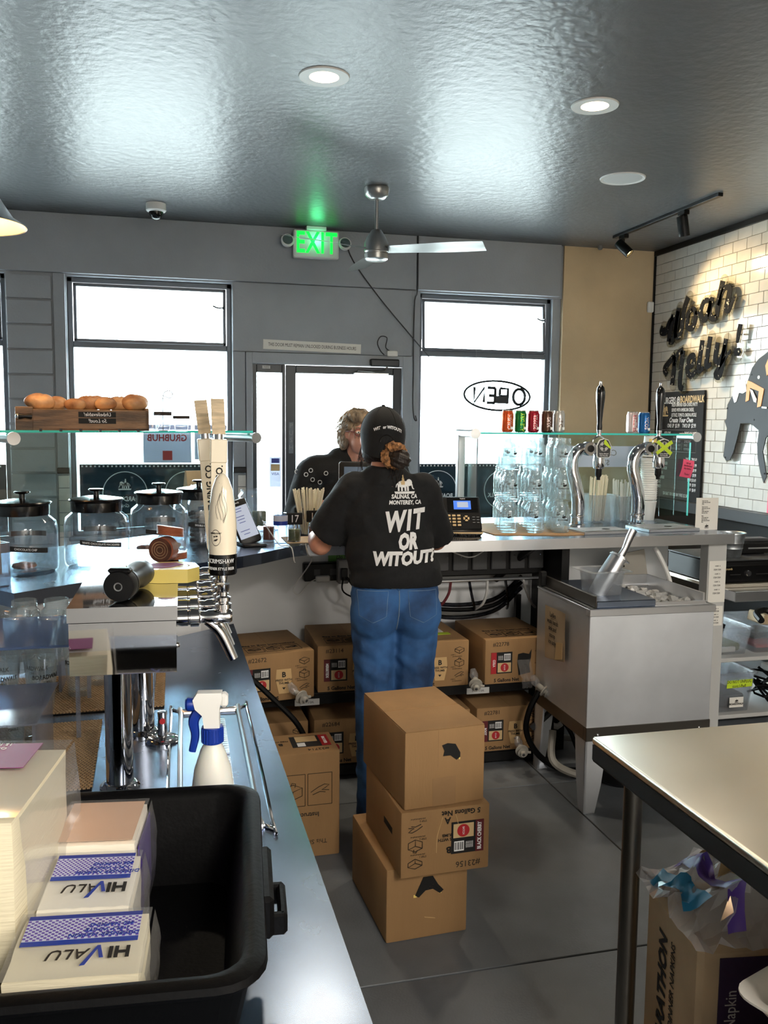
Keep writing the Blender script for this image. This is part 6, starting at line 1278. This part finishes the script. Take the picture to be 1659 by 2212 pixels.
script_word('wall_lettering', 'black distressed acrylic script sign reading Woah on the tiled wall', (WX-.001, 6.7-SO[0], SO[1]), None, [W1, W2, W3, W4], 0)
N1 = [ST([(1442, 810), (1437, 798), (1445, 785), (1460, 766)], [.05, .06, .05]), ST([(1458, 768), (1457, 800), (1453, 832)], [.05, .06, .06]), ST([(1457, 790), (1466, 764), (1477, 757)], [.04, .05, .06]), ST([(1477, 757), (1472, 800), (1470, 833), (1476, 840)], [.06, .06, .06, .05])]
N2 = [ST([(1490, 795), (1500, 783), (1499, 768), (1490, 775), (1486, 800), (1494, 812), (1506, 800)], [.035, .045, .05, .055, .05, .035])]
N3 = [ST([(1519, 735), (1513, 775), (1511, 800), (1521, 795)], [.055, .055, .055, .035])]
N4 = [ST([(1536, 727), (1530, 765), (1527, 790), (1538, 787)], [.055, .055, .055, .035])]
N5 = [ST([(1552, 740), (1547, 770), (1551, 783), (1563, 765), (1570, 732)], [.05, .055, .05, .045, .05]), ST([(1568, 745), (1562, 785), (1555, 812), (1547, 808), (1560, 785), (1580, 757)], [.05, .055, .06, .05, .03, .025])]
N6 = [ST([(1601, 700), (1597, 722), (1594, 741)], [.05, .045, .03]), ST([(1594, 752), (1594, 760), (1593, 769)], [.05, .085, .05])]
script_word('wall_lettering', 'black distressed acrylic script sign reading Nelly with an exclamation mark', (WX-.001, 6.7-SO[0], SO[1]), None, [N1, N2, N3, N4, N5, N6], 0)
t = thing('menu_board', 'black burger menu board with white lettering on the tiled wall', 'menu board', (WX-.0095, 6.2, 1.44)); MB().bx(-.02, 0, -.315, .36, -.43, .432, .002).done('board', 'black_matte', t)
F = lambda u, v: face((-.0208, -u, v), (0, -1, 0), (0, 0, 1))
text('BURGERS @', .075, 'print_white', t, F(-.13, .36), sx=.62, al='CENTER', bold=.0008); text('BOARDWALK', .075, 'label_tan', t, F(.16, .365), sx=.68, bold=.002)
for i, s in enumerate(('FRESH GROUND USDA CHOICE PATTY', 'SERVED WITH AMERICAN CHEESE,', 'LETTUCE, TOMATO, ONION & PICKLE')): text(s, .04, 'print_white', t, F(-.115, .325-.04*i), al='LEFT', sx=.5)
elephant(t, F(-.225, .29), .13, 'label_tan'); text('Create Your Own', .055, 'print_white', t, F(.02, .205), shear=.3, bold=.001, sx=.8); text('ONE UP  $5.99     TWO UP  $7.99', .045, 'print_white', t, F(.03, .160), sx=.6)
b = MB(); q = [(-.3, .128), (.24, .128), (.24, -.045), (-.3, -.045)]
for a, c in zip(q, q[1:]+q[:1]): b.tube([F(*a) @ V(), F(*c) @ V()], .0016, 4, 1)
b.tube([F(.05, .115) @ V(), F(.05, -.03) @ V()], .0014, 4, 1); b.done('rule_box', 'mid_grey', t)
text('CHOICE OF CHEESE', .032, 'print_white', t, F(.075, .103), al='LEFT', sx=.6)
for i, s in enumerate(('PROVOLONE', 'CHEDDAR', 'SWISS', 'PEPPERJACK')): text(s, .028, 'mid_grey', t, F(.075, .068-.03*i), al='LEFT', sx=.7)
text('ADD ONS', .03, 'print_white', t, F(-.16, .103), sx=.7)
for i, s in enumerate(('BACON', 'AVOCADO', 'EGG', 'MUSHROOM')): text(s+'   $1.5%d' % i, .026, 'mid_grey', t, F(.03, .068-.03*i), al='RIGHT', sx=.6)
text('FAVORITES', .04, 'print_white', t, F(-.2, -.085), sx=.7); text('ONE UP   TWO UP', .03, 'print_white', t, F(.26, -.098), al='RIGHT', sx=.6)
for i, (s, p) in enumerate((('CLASSIC BURGER', '$7.49  $9.99'), ('BACON BURGER', '$7.99  $9.99'), ('WESTERN', '$7.99  $9.99'), ('BLUE CHEESE', '$8.49 $10.49'), ('VEGGIE', '$7.99  $9.99'), ('TURKEY', '$6.49  $8.49'))): text(s, .034, 'print_white', t, F(-.3, -.145-.038*i), al='LEFT', sx=.6); text(p, .036, 'print_white', t, F(.26, -.145-.038*i), al='RIGHT', sx=.6)
text('SEA SALT OR OLD BAY FRIES $2.50', .036, 'print_white', t, F(-.02, -.388), sx=.62)
# horse and rider cut-out
t = thing('horse_cutout', 'grey bucking horse cut-out with an orange rider on the tiled wall', 'wall art', (WX-.001, 5.4, 1.7))
def hp(px, py): q = ax(px, py, WX-.045); return (5.4-q.y, q.z-1.7)
HB = [hp(*p) for p in ((1659, 760), (1640, 775), (1625, 795), (1616, 822), (1608, 850), (1598, 848), (1585, 850), (1572, 875), (1570, 905), (1566, 910), (1571, 925), (1566, 960), (1563, 985), (1570, 996), (1577, 994), (1585, 975), (1592, 950), (1600, 915), (1622, 915), (1640, 930), (1636, 960), (1637, 990), (1643, 1020), (1650, 1043), (1656, 1030), (1652, 1000), (1648, 975), (1655, 945), (1668, 935))]
HB += [(.72, .02), (.95, .1), (1.05, .28), (1.1, .1), (1.2, -.05), (1.28, .02), (1.16, .25), (1.02, .42), (.8, .5), (.6, .52), (.4, .47)]
MF = face((0, 0, 0), (0, -1, 0), (0, 0, 1))
MB().prism(HB, .006, MF, .04).done('horse', 'horse_grey', t)
b = MB(); cx_, cy_ = sum(p[0] for p in HB)/len(HB), sum(p[1] for p in HB)/len(HB)
for i in range(len(HB)):
    p, q_ = V((*HB[i], .039)), V((*HB[(i+1) % len(HB)], .039)); b.cyl(MF @ p, MF @ q_, .0085, n=6)
b.done('mirror_edge', 'acrylic', t)
MB().prism([hp(*p) for p in ((1616, 822), (1625, 825), (1652, 840), (1645, 878), (1637, 880), (1641, 845), (1622, 838), (1619, 865), (1612, 868), (1614, 845))], .004, MF, .047).done('rider_arm', 'rider_orange', t)
MB().prism([hp(*p) for p in ((1664, 768), (1655, 790), (1658, 812), (1668, 800))], .004, MF, .047).done('rider_leg', 'rider_orange', t)
MB().prism([hp(*p) for p in ((1583, 852), (1590, 830), (1600, 820), (1603, 828), (1611, 818), (1614, 845), (1606, 850), (1598, 848), (1592, 868), (1588, 870))], .004, MF, .047).done('mane', 'white_gloss', t)
MB().prism([hp(*p) for p in ((1622, 840), (1628, 843), (1637, 862), (1636, 870), (1631, 868))], .003, MF, .052).done('rein', 'white', t); MB().prism([hp(*p) for p in ((1648, 878), (1659, 879), (1659, 883), (1648, 882))], .003, MF, .052).done('rein', 'white', t)
for p in ((1624, 809), (1572, 882), (1629, 907), (1567, 988), (1652, 1023)): x, y = hp(*p); MB().cyl(MF @ V((x, y, .0)), MF @ V((x, y, .05)), .006, n=10).done('standoff', 'black', t)
x, y = hp(1640, 815); MB().lathe([(0, 0), (.012, 0), (.012, .002), (0, .002)], 14, MF @ tl(x, y, .047)).done('badge', 'white', t)
tag(MB().bx(-.012, 0, -.06, .10, -.125, .125, .002).done('red_panel', 'pink', loc=(WX-.0095, 5.02, 1.14)), 'bright red panel on the tiled wall at the frame edge', 'panel')
# ================================================================== PEOPLE
from mathutils.bvhtree import BVHTree
def bvh(o):
    b = bmesh.new(); b.from_mesh(o.data); t = BVHTree.FromBMesh(b); b.free(); return t
def on(t, x, z, off=.002, sgn=1, dflt=0):
    h = t.ray_cast(V((x, -2*sgn, z)), V((0, sgn, 0)))
    return V((x, (h[0].y if h[0] else dflt)-off*sgn, z))
def fr(p0, r0, p1, r1, n=20):
    b = MB(); b.cyl(p0, p1, r0, r1, n); me = bpy.data.meshes.new('t'); b.bm.to_mesh(me); b.bm.free(); return me
def blob2(items, vox=.008, it=8, fac=.5):
    """as blob(), but frustum meshes may be mixed in"""
    bm = bmesh.new()
    for q in items:
        if isinstance(q, bpy.types.Mesh): bm.from_mesh(q)
        elif len(q) == 4: capsule(bm, V(q[0]), q[1], V(q[2]), q[3])
        else: bmesh.ops.create_icosphere(bm, subdivisions=3, radius=1, matrix=Matrix.Translation(q[0]) @ (q[2] if len(q) > 2 else Matrix()) @ Matrix.Diagonal((*q[1], 1)))
    me = bpy.data.meshes.new('t'); bm.to_mesh(me); bm.free(); o = bpy.data.objects.new('t', me); COL.objects.link(o)
    rm = o.modifiers.new('r', 'REMESH'); rm.mode = 'VOXEL'; rm.voxel_size = vox; s = o.modifiers.new('s', 'SMOOTH'); s.iterations = it; s.factor = fac
    m2 = bpy.data.meshes.new_from_object(o.evaluated_get(bpy.context.evaluated_depsgraph_get())); bpy.data.objects.remove(o); m2.materials.clear(); return m2
def cut(me, co, no):
    b = bmesh.new(); b.from_mesh(me); bmesh.ops.bisect_plane(b, geom=b.verts[:]+b.edges[:]+b.faces[:], plane_co=co, plane_no=no, clear_outer=True); b.to_mesh(me); b.free(); return me
def wrinkle(me, fn):
    for v in me.vertices: v.co += v.normal*fn(v.co)
    return me
def hand(w, d, up, s=1, side=1):
    """capsules for a relaxed hand: wrist w, forward d, palm normal up; thumb on the side"""
    w, d, up = V(w), V(d).normalized(), V(up).normalized(); x = d.cross(up).normalized()*side; I = []
    I.append((w, .026*s, w+d*.03*s, .028*s))
    for k, (o, L) in enumerate(((-.027, .062), (-.009, .072), (.009, .068), (.026, .052))):
        b = w+d*.085*s+x*o*s; I.append((w+d*.02*s+x*o*.5*s, .016*s, b, .0105*s)); m_ = b+d*L*.5*s-up*.008*s; I.append((b, .0095*s, m_, .0088*s)); I.append((m_, .0088*s, m_+d*L*.42*s-up*.022*s, .0078*s))
    b = w+d*.03*s-x*.03*s; I.append((w+d*.015*s, .018*s, b, .013*s)); m_ = b+(d*.8-x*.6-up*.25)*.035*s; I.append((b, .012*s, m_, .0105*s)); I.append((m_, .0105*s, m_+(d-x*.15-up*.3)*.028*s, .0085*s)); return I
# ---------------- worker
E0 = ay(855, 1106, 3.30); 
ES = 1.0
H = V((-.052, .02, 1.548))                                     # head centre
LE, RE = V((-.292, .085, 1.115)), V((.185, .16, 1.12)); LW, RW = V((-.285, .345, 1.13)), V((.10, .40, 1.125))
items = [(H+V((0, -.005, .012)), (.074, .092, .105)), (H+V((0, .03, -.05)), (.055, .062, .07)), (H+V((0, -.02, -.06)), .05, (-.045, .0, 1.40), .056), ((-.05, 0, 1.41), .055, (-.04, .0, 1.33), .09),
         (H+V((0, .098, -.012)), .012, H+V((0, .118, -.03)), .014), (H+V((0, .092, -.062)), .02, H+V((0, .095, -.064)), .018), (H+V((-.077, 0, -.015)), (.012, .022, .032)), (H+V((.077, 0, -.015)), (.012, .022, .032)),
         ((-.03, .0, 1.22), (.13, .09, .16)), ((0, .0, 1.05), (.125, .09, .16)), ((0, 0, .93), (.14, .1, .1)),
         ((-.175, .0, 1.335), .05, LE, .043), (LE, .047, LE.lerp(LW, .4)+V((-.012, 0, 0)), .044), (LE.lerp(LW, .4)+V((-.012, 0, 0)), .044, LW, .029), ((.115, .0, 1.335), .05, RE, .043), (RE, .045, RW, .029),
         ((-.085, 0, .9), .085, (-.09, .02, .48), .055), ((-.09, .02, .48), .055, (-.09, -.02, .06), .036), ((.085, 0, .9), .085, (.09, .02, .48), .055), ((.09, .02, .48), .055, (.09, -.02, .06), .036)]
items += hand(LW, (.25, 1, -.12), (0, .1, 1), 1, 1)+hand(RW, (-.3, 1, -.1), (0, .1, 1), 1, -1)
P = link('person', blob2(items, .0065, 4), 'skin', None, 'all'); P.location = (E0.x, E0.y, 0); P.rotation_euler = (0, 0, R_(-9))
tag(P, 'person seen from behind in a black lettered shirt, blue jeans and black cap', 'person')
# shirt
me = blob2([((-.035, .005, 1.24), (.182, .125, .165)), ((-.02, .0, 1.10), (.178, .13, .22)), ((.005, .0, 1.01), (.186, .135, .12)), ((-.16, -.005, 1.345), .062, (.09, -.005, 1.345), .062), ((-.085, -.01, 1.385), .058, (-.0, -.01, 1.385), .058), fr((-.045, -.005, 1.37), .085, (-.048, -.005, 1.435), .068),
            fr((-.165, -.0, 1.34), .072, (-.272, .06, 1.155), .083), ((-.165, -.0, 1.345), .07, (-.18, .01, 1.31), .07), fr((.10, .0, 1.34), .072, (.182, .13, 1.13), .075), ((.10, .0, 1.345), .07, (.12, .02, 1.3), .07)], .008, 10, .5)
cut(me, (0, 0, .972), (0, 0, -1))
def wf(c): a = max(0, 1-abs(c.z-1.02)/.12); return .006*noise.noise(V((c.x*6, c.y*4, c.z*13)))+.010*a*noise.noise(V((c.x*5+3, 1, c.z*26-c.x*12)))+.004*noise.noise(c*22)
shirt = link('shirt', wrinkle(me, wf), 'shirt_black', P, 'all'); SB = bvh(shirt)
def stext(body, size, x, z, m='print_white', sx=1, shear=.12, bold=.002, warp=None, sp=1):
    o = text(body, size, m, shirt, Matrix(), 'lettering', 0, sx=sx, shear=shear, bold=bold, sp=sp); b = bmesh.new(); b.from_mesh(o.data); bmesh.ops.triangulate(b, faces=b.faces[:])
    for _ in range(3):
        es = [e for e in b.edges if e.calc_length() > .014]
        if not es: break
        bmesh.ops.subdivide_edges(b, edges=es, cuts=1); bmesh.ops.triangulate(b, faces=b.faces[:])
    for v in b.verts:
        u, w_ = v.co.x, v.co.y
        if warp: u, w_ = warp(u, w_)
        v.co = on(SB, x+u, z+w_, .003)
    b.to_mesh(o.data); b.free(); return o
tx = .022
stext('WIT', .104, tx, 1.228, sx=.68, bold=.005, sp=1.22, warp=lambda u, w_: (u, w_+u*.09)); stext('OR', .082, tx+.012, 1.150, sx=.62, bold=.005, warp=lambda u, w_: (u, w_+u*.05))
stext('WITOUT?', .070, tx+.002, 1.085, sx=.80, bold=.004, warp=lambda u, w_: (u*(1.0 if u < .03 else 1), w_*(1 if u < 0 else 1-.6*max(0, u)*2)+.05*max(0, u)))
stext('SALINAS, CA', .021, tx, 1.322, sx=.85, bold=.0008); stext('MONTEREY, CA', .021, tx+.003, 1.300, sx=.85, bold=.0008)
k = elephant(shirt, Matrix(), .085, 'print_white', 'label_tan')
for o in [c for c in shirt.children if c.name.split('.')[0] in ('elephant', 'plank')]+list(k.children):
    rider = o.name.startswith('rider'); b = bmesh.new(); b.from_mesh(o.data)
    if len(b.faces):
        for v in b.verts: v.co = on(SB, tx+v.co.x, 1.368+v.co.y, .004+v.co.z*3+(.002 if rider else 0))
    b.to_mesh(o.data); b.free()
# jeans
me = blob2([((0, .0, .93), (.178, .118, .12)), ((-.082, -.035, .86), (.098, .1, .115)), ((.085, -.035, .86), (.098, .1, .115)), ((-.08, -.0, .84), .1, (-.078, .02, .50), .078), ((-.085, .02, .5), .074, (-.085, -.01, .08), .06), ((.082, .0, .84), .1, (.08, .02, .50), .078), ((.088, .02, .5), .074, (.088, -.01, .08), .06),
            fr((-.085, -.01, .12), .06, (-.085, -.01, .025), .062), fr((.088, -.01, .12), .06, (.088, -.01, .025), .062)], .008, 6, .5)
cut(me, (0, 0, 1.012), (0, 0, 1)); wrinkle(me, lambda c: .007*noise.noise(V((c.x*9, 0, c.z*22+c.x*14)))*max(0, min(1, (.85-c.z)*6))+.0025*noise.noise(c*26))
jeans = link('jeans', me, 'denim', P, 'all'); JB = bvh(jeans)
def seam(pts, name='seam', r=.0011, m='denim_stitch'):
    q = [on(JB, x, z, .0008) for x, z in [((1-t)*a[0]+t*c[0], (1-t)*a[1]+t*c[1]) for a, c in zip(pts, pts[1:]) for t in (0, .2, .4, .6, .8)]+[pts[-1]]]
    return MB().tube(q, r, 4, 1).done(name, m, jeans)
def pocket(cx, s):
    pl = [(cx-.058*s, .955), (cx+.058*s, .96), (cx+.05*s, .865), (cx+.0*s, .842), (cx-.052*s, .868)]
    x0, x1 = min(p[0] for p in pl), max(p[0] for p in pl)
    def q(u, v): a = V((*pl[0], 0)).lerp(V((*pl[1], 0)), u); b_ = V((*pl[4], 0)).lerp(V((*pl[2], 0)), u); b_.y -= .024*(1-abs(2*u-1)); p = a.lerp(b_, v); return on(JB, p.x, p.y, .0025)
    k = MB().grid(q, 10, 10).done('pocket', 'denim', jeans, True); seam(pl+pl[:1], 'pocket_seam', .0013)
pocket(-.095, 1); pocket(.098, -1)
seam([(.004, 1.0), (.006, .93), (.006, .86), (.0, .80)], 'seam', .0018); seam([(-.165, .985), (-.08, .972), (.005, .968), (.09, .975), (.165, .99)], 'yoke_seam')
MB().tube([on(JB, .006+.014*cos(a*.7), .985+.02*sin(a*.7), .004) for a in range(10)], .003, 5, 2).done('belt_loop', 'denim', jeans)
for x in (-.085, .088): MB().loft([[V((x+a*cos(t)*1.0, .03+c*sin(t), z)) for t in [k*pi/8 for k in range(16)]] for a, c, z in ((.046, .13, .0), (.05, .135, .02), (.048, .125, .05), (.04, .07, .085))]).done('shoe', 'black', P, True)
# cap, hair
def capf(u, v):
    a = 2*pi*u; e = (1-v)*pi/2*1.02; low = -.055-.035*max(0, -sin(a))*1.0; q = V((.089*cos(a)*cos(e), .112*sin(a)*cos(e), .118*sin(e)))
    if v > .8: q.z = -(v-.8)/.2*abs(low)*1.0; q.x = .089*cos(a)*(1-.06*(v-.8)/.2); q.y = .112*sin(a)*(1-.06*(v-.8)/.2)
    else: e = (1-v/.8)*pi/2; q = V((.089*cos(a)*cos(e), .112*sin(a)*cos(e), .108*sin(e)))
    return H+V((0, -.004, .008))+q
b = MB(); b.grid(capf, 40, 24); bmesh.ops.remove_doubles(b.bm, verts=b.bm.verts[:], dist=.0005); b.ell(H+V((0, -.004, .118)), (.008, .008, .005), n=10)
cap = b.done('cap', 'cap_black', P, 'all'); CB = bvh(cap)
b = MB()
for i in range(6):
    a = i*pi/3; b.tube([H+V((0, -.004, .008))+V((.0895*cos(a)*cos(e), .1125*sin(a)*cos(e), .1085*sin(e))) for e in [k*pi/16 for k in range(1, 9)]], .0009, 4, 2)
b.done('cap_seam', 'cap_black', cap)
def brim(u, v): a = (v-.5)*1.9; return H+V((.085*sin(a)*(1+.05*u), .085+.03*cos(a)+u*(.075*cos(a*.9)), -.012-.018*u+.02*(1-cos(a))*-1))
b = MB(); b.grid(brim, 8, 14); bmesh.ops.solidify(b.bm, geom=b.bm.faces[:], thickness=.003); b.done('cap_brim', 'cap_black', cap, True)
for body, a0 in (('WIT', -.036), ('or', -.008), ('WITOUT?', .031)):
    o = text(body, .0165, 'print_white', cap, Matrix(), 'lettering', 0, sx=.8, bold=.0007)
    for v in o.data.vertices: u = v.co.x+a0; v.co = on(CB, H.x+.004+u, H.z+.036+v.co.y-4.6*u*u, .0025)
b = MB(); b.tube([on(CB, H.x+.006+.026*cos(a), H.z-.02+.026*sin(a), .0015) for a in [k*pi/10 for k in range(11)]], .0022, 5, 2); b.done('strap_opening', 'black', cap)
me = blob2([(H+V((0, -.022, -.03)), (.082, .082, .085)), (H+V((-.05, .0, -.05)), (.034, .06, .06)), (H+V((.05, .0, -.05)), (.034, .06, .06)), (H+V((.03, -.07, -.06)), .05, H+V((.045, -.1, -.075)), .042)], .006, 6)
hair = link('hair', me, 'hair_dark', P, 'all')
me = blob2([(H+V((.055, -.125, -.085)), (.042, .036, .037)), (H+V((.045, -.1, -.08)), (.034, .03, .034))], .005, 5); link('hair_bun', wrinkle(me, lambda c: .003*sin(c.z*260+c.x*120)), 'hair_dark', hair, 'all')
b = MB(); b.tube([H+V((.036, -.105, -.072))+V((.036*cos(a), -.01+.012*sin(a*3), .036*sin(a))) for a in [k*2*pi/14 for k in range(14)]], .0165, 10, 4, closed=True)
for v in b.bm.verts: v.co += V((noise.noise(v.co*95), noise.noise(v.co*95+V((7, 0, 0))), noise.noise(v.co*95+V((0, 9, 0)))))*.011
b.done('scrunchie', 'scrunchie', hair, True)
b = MB()
for i in range(26):
    s = -1 if i < 18 else 1; x = s*random.uniform(.062, .082); y = random.uniform(-.03, .06); L = random.uniform(.05, .15); b.tube([H+V((x, y, -.03)), H+V((x+s*.012, y+.01, -.03-L*.5)), H+V((x+s*random.uniform(-.01, .03), y+random.uniform(-.01, .03), -.03-L))], .0008, 4, 3)
for i in range(10): x = random.uniform(.01, .06); b.tube([H+V((x, -.1, -.09)), H+V((x+.01, -.105, -.13)), H+V((x+random.uniform(-.01, .03), -.10, -.13-random.uniform(.02, .06)))], .0009, 4, 3)
stuff(b.done('loose_strands', 'hair_dark', hair))
for s in (-1, 1): MB().ell(H+V((s*.031, .083, .0)), (.012, .008, .008), n=12).done('eye', 'white_gloss', P, True)
# ---------------- customer
C0 = ay(768, 1106, 4.98); H2 = V((0.0, -.05, 1.545))
it = [(H2+V((0, .005, .01)), (.076, .094, .11)), (H2+V((0, -.025, -.055)), (.058, .066, .07)), (H2+V((0, .02, -.06)), .056, (0, .03, 1.36), .062), (H2+V((0, -.1, -.005)), .012, H2+V((0, -.122, -.03)), .0165), (H2+V((-.016, -.088, -.064)), .010, H2+V((.016, -.088, -.064)), .010),
      (H2+V((-.012, -.108, -.033)), .010, H2+V((.012, -.108, -.033)), .010), (H2+V((-.079, .005, -.015)), (.012, .022, .034)), (H2+V((.079, .005, -.015)), (.012, .022, .034)), (H2+V((-.05, -.06, .015)), .012, H2+V((.05, -.06, .015)), .012),
      ((0, .05, 1.15), (.17, .12, .25)), ((-.25, .05, 1.3), .06, (-.33, .04, 1.05), .05), ((-.33, .04, 1.05), .05, (-.28, -.2, 1.15), .03), ((.25, .05, 1.3), .06, (.33, .04, 1.05), .05), ((.33, .04, 1.05), .05, (.2, -.22, 1.14), .03), ((-.1, .05, .9), .1, (-.11, .05, .06), .04), ((.1, .05, .9), .1, (.11, .05, .06), .04)]
it += hand((-.28, -.2, 1.15), (.5, -1, 0), (0, 0, 1), 1, -1)+hand((.2, -.22, 1.14), (-.4, -1, 0), (0, 0, 1), 1, 1)
Q = link('person', blob2(it, .0065, 4), 'skin_pale', None, 'all'); Q.location = (C0.x, C0.y, 0); Q.rotation_euler = (0, 0, R_(6))
tag(Q, 'person with short ash blond hair and dark red glasses standing across the counter', 'person')
me = blob2([((0, .06, 1.18), (.25, .15, .24)), ((0, .06, .98), (.24, .16, .25)), ((-.22, .05, 1.31), .105, (.22, .05, 1.31), .105), ((-.09, .04, 1.39), .07, (.09, .04, 1.39), .07), ((-.26, .05, 1.3), .095, (-.35, .03, 1.05), .08), ((-.35, .03, 1.05), .075, (-.29, -.17, 1.145), .05), ((.26, .05, 1.3), .095, (.35, .03, 1.05), .08), ((.35, .03, 1.05), .075, (.21, -.19, 1.135), .05)], .009, 8)
jp = link('jumper', wrinkle(me, lambda c: .006*noise.noise(c*9)), 'jumper_black', Q, 'all'); QB = bvh(jp)
for px, py in ((680, 1018), (655, 1022), (670, 1027), (712, 1024), (683, 1038), (700, 1044)):
    q = ay(px, py, 4.83)-V((C0.x, C0.y, 0)); q = rot('Z', R_(-6)) @ V((q.x, q.y, q.z)); c = on(QB, q.x, q.z, .004)
    MB().tube([c+V((.011*cos(a), -.001, .011*sin(a))) for a in [k*pi/4 for k in range(8)]], .0024, 5, 2, closed=True).done('sequin_ring', 'light_grey', jp, True)
me = blob2([((-.1, .05, .85), .12, (-.11, .05, .5), .09), ((-.11, .05, .5), .09, (-.11, .05, .06), .07), ((.1, .05, .85), .12, (.11, .05, .5), .09), ((.11, .05, .5), .09, (.11, .05, .06), .07)], .012, 4); link('trousers', me, 'black_matte', Q, 'all')
for x in (-.11, .11): MB().loft([[V((x+a*cos(t), -.0+c*sin(t), z)) for t in [k*pi/8 for k in range(16)]] for a, c, z in ((.046, .13, .0), (.05, .135, .02), (.048, .125, .05), (.04, .07, .085))]).done('shoe', 'black', Q, True)
me = blob2([(H2+V((0, .03, .045)), (.102, .112, .095)), (H2+V((-.08, .045, -.02)), (.03, .06, .085)), (H2+V((.08, .045, -.02)), (.03, .06, .085)), (H2+V((-.035, -.06, .085)), (.06, .045, .035), rot('Y', .4)), (H2+V((.04, -.06, .085)), (.055, .04, .035)), (H2+V((0, .08, -.06)), (.075, .05, .08))], .006, 4)
hr = link('hair', wrinkle(me, lambda c: .007*noise.noise(V((c.x*45, c.y*45, c.z*14)))+.005*noise.noise(c*70)), 'hair_blond', Q, 'all')
b = MB()
for i in range(150):
    a = random.uniform(0, 2*pi); e = random.uniform(-.3, 1.4); d = V((cos(a)*cos(e), sin(a)*cos(e)*1.05, sin(e))); p = H2+V((0, .03, .03))+V((d.x*.1, d.y*.108, d.z*.098)); b.tube([p, p+d*.012+V((d.x*.01, 0, -.012)), p+d*.016+V((d.x*.014+random.uniform(-.01, .01), 0, -.035))], [.0035, .003, .001], 4, 2)
stuff(b.done('hair_tufts', 'hair_blond', hr, True))
b = MB()
for s in (-1, 1):
    q = H2+V((s*.034, -.108, .0)); b.tube([q+V((.028*cos(a)*(1 if abs(cos(a)) < .8 else .98), .004*abs(cos(a)), .019*sin(a))) for a in [k*pi/6 for k in range(12)]], .0024, 6, 2, closed=True); b.tube([q+V((s*.028, .006, .004)), q+V((s*.05, .04, .006)), q+V((s*.05, .11, .004))], .0022, 6, 3)
b.tube([H2+V((-.007, -.108, .004)), H2+V((0, -.112, .006)), H2+V((.007, -.108, .004))], .0022, 6, 3); b.done('glasses', 'maroon', Q, True)
for s in (-1, 1):
    k = MB().ell(H2+V((s*.032, -.084, .0)), (.0125, .0085, .008), n=14).done('eye', 'white_gloss', Q, True); MB().ell(H2+V((s*.032, -.0915, .0)), (.005, .002, .005), n=10).done('iris', 'dark_grey', k, True)
    MB().tube([H2+V((s*.018, -.1, .022)), H2+V((s*.034, -.1, .027)), H2+V((s*.05, -.092, .022))], .003, 5, 3).done('eyebrow', 'hair_blond', Q, True)
MB().tube([H2+V((-.022, -.096, -.066)), H2+V((0, -.100, -.065)), H2+V((.022, -.096, -.066))], [.002, .0035, .002], 6, 3).done('lips', 'skin', Q, True)
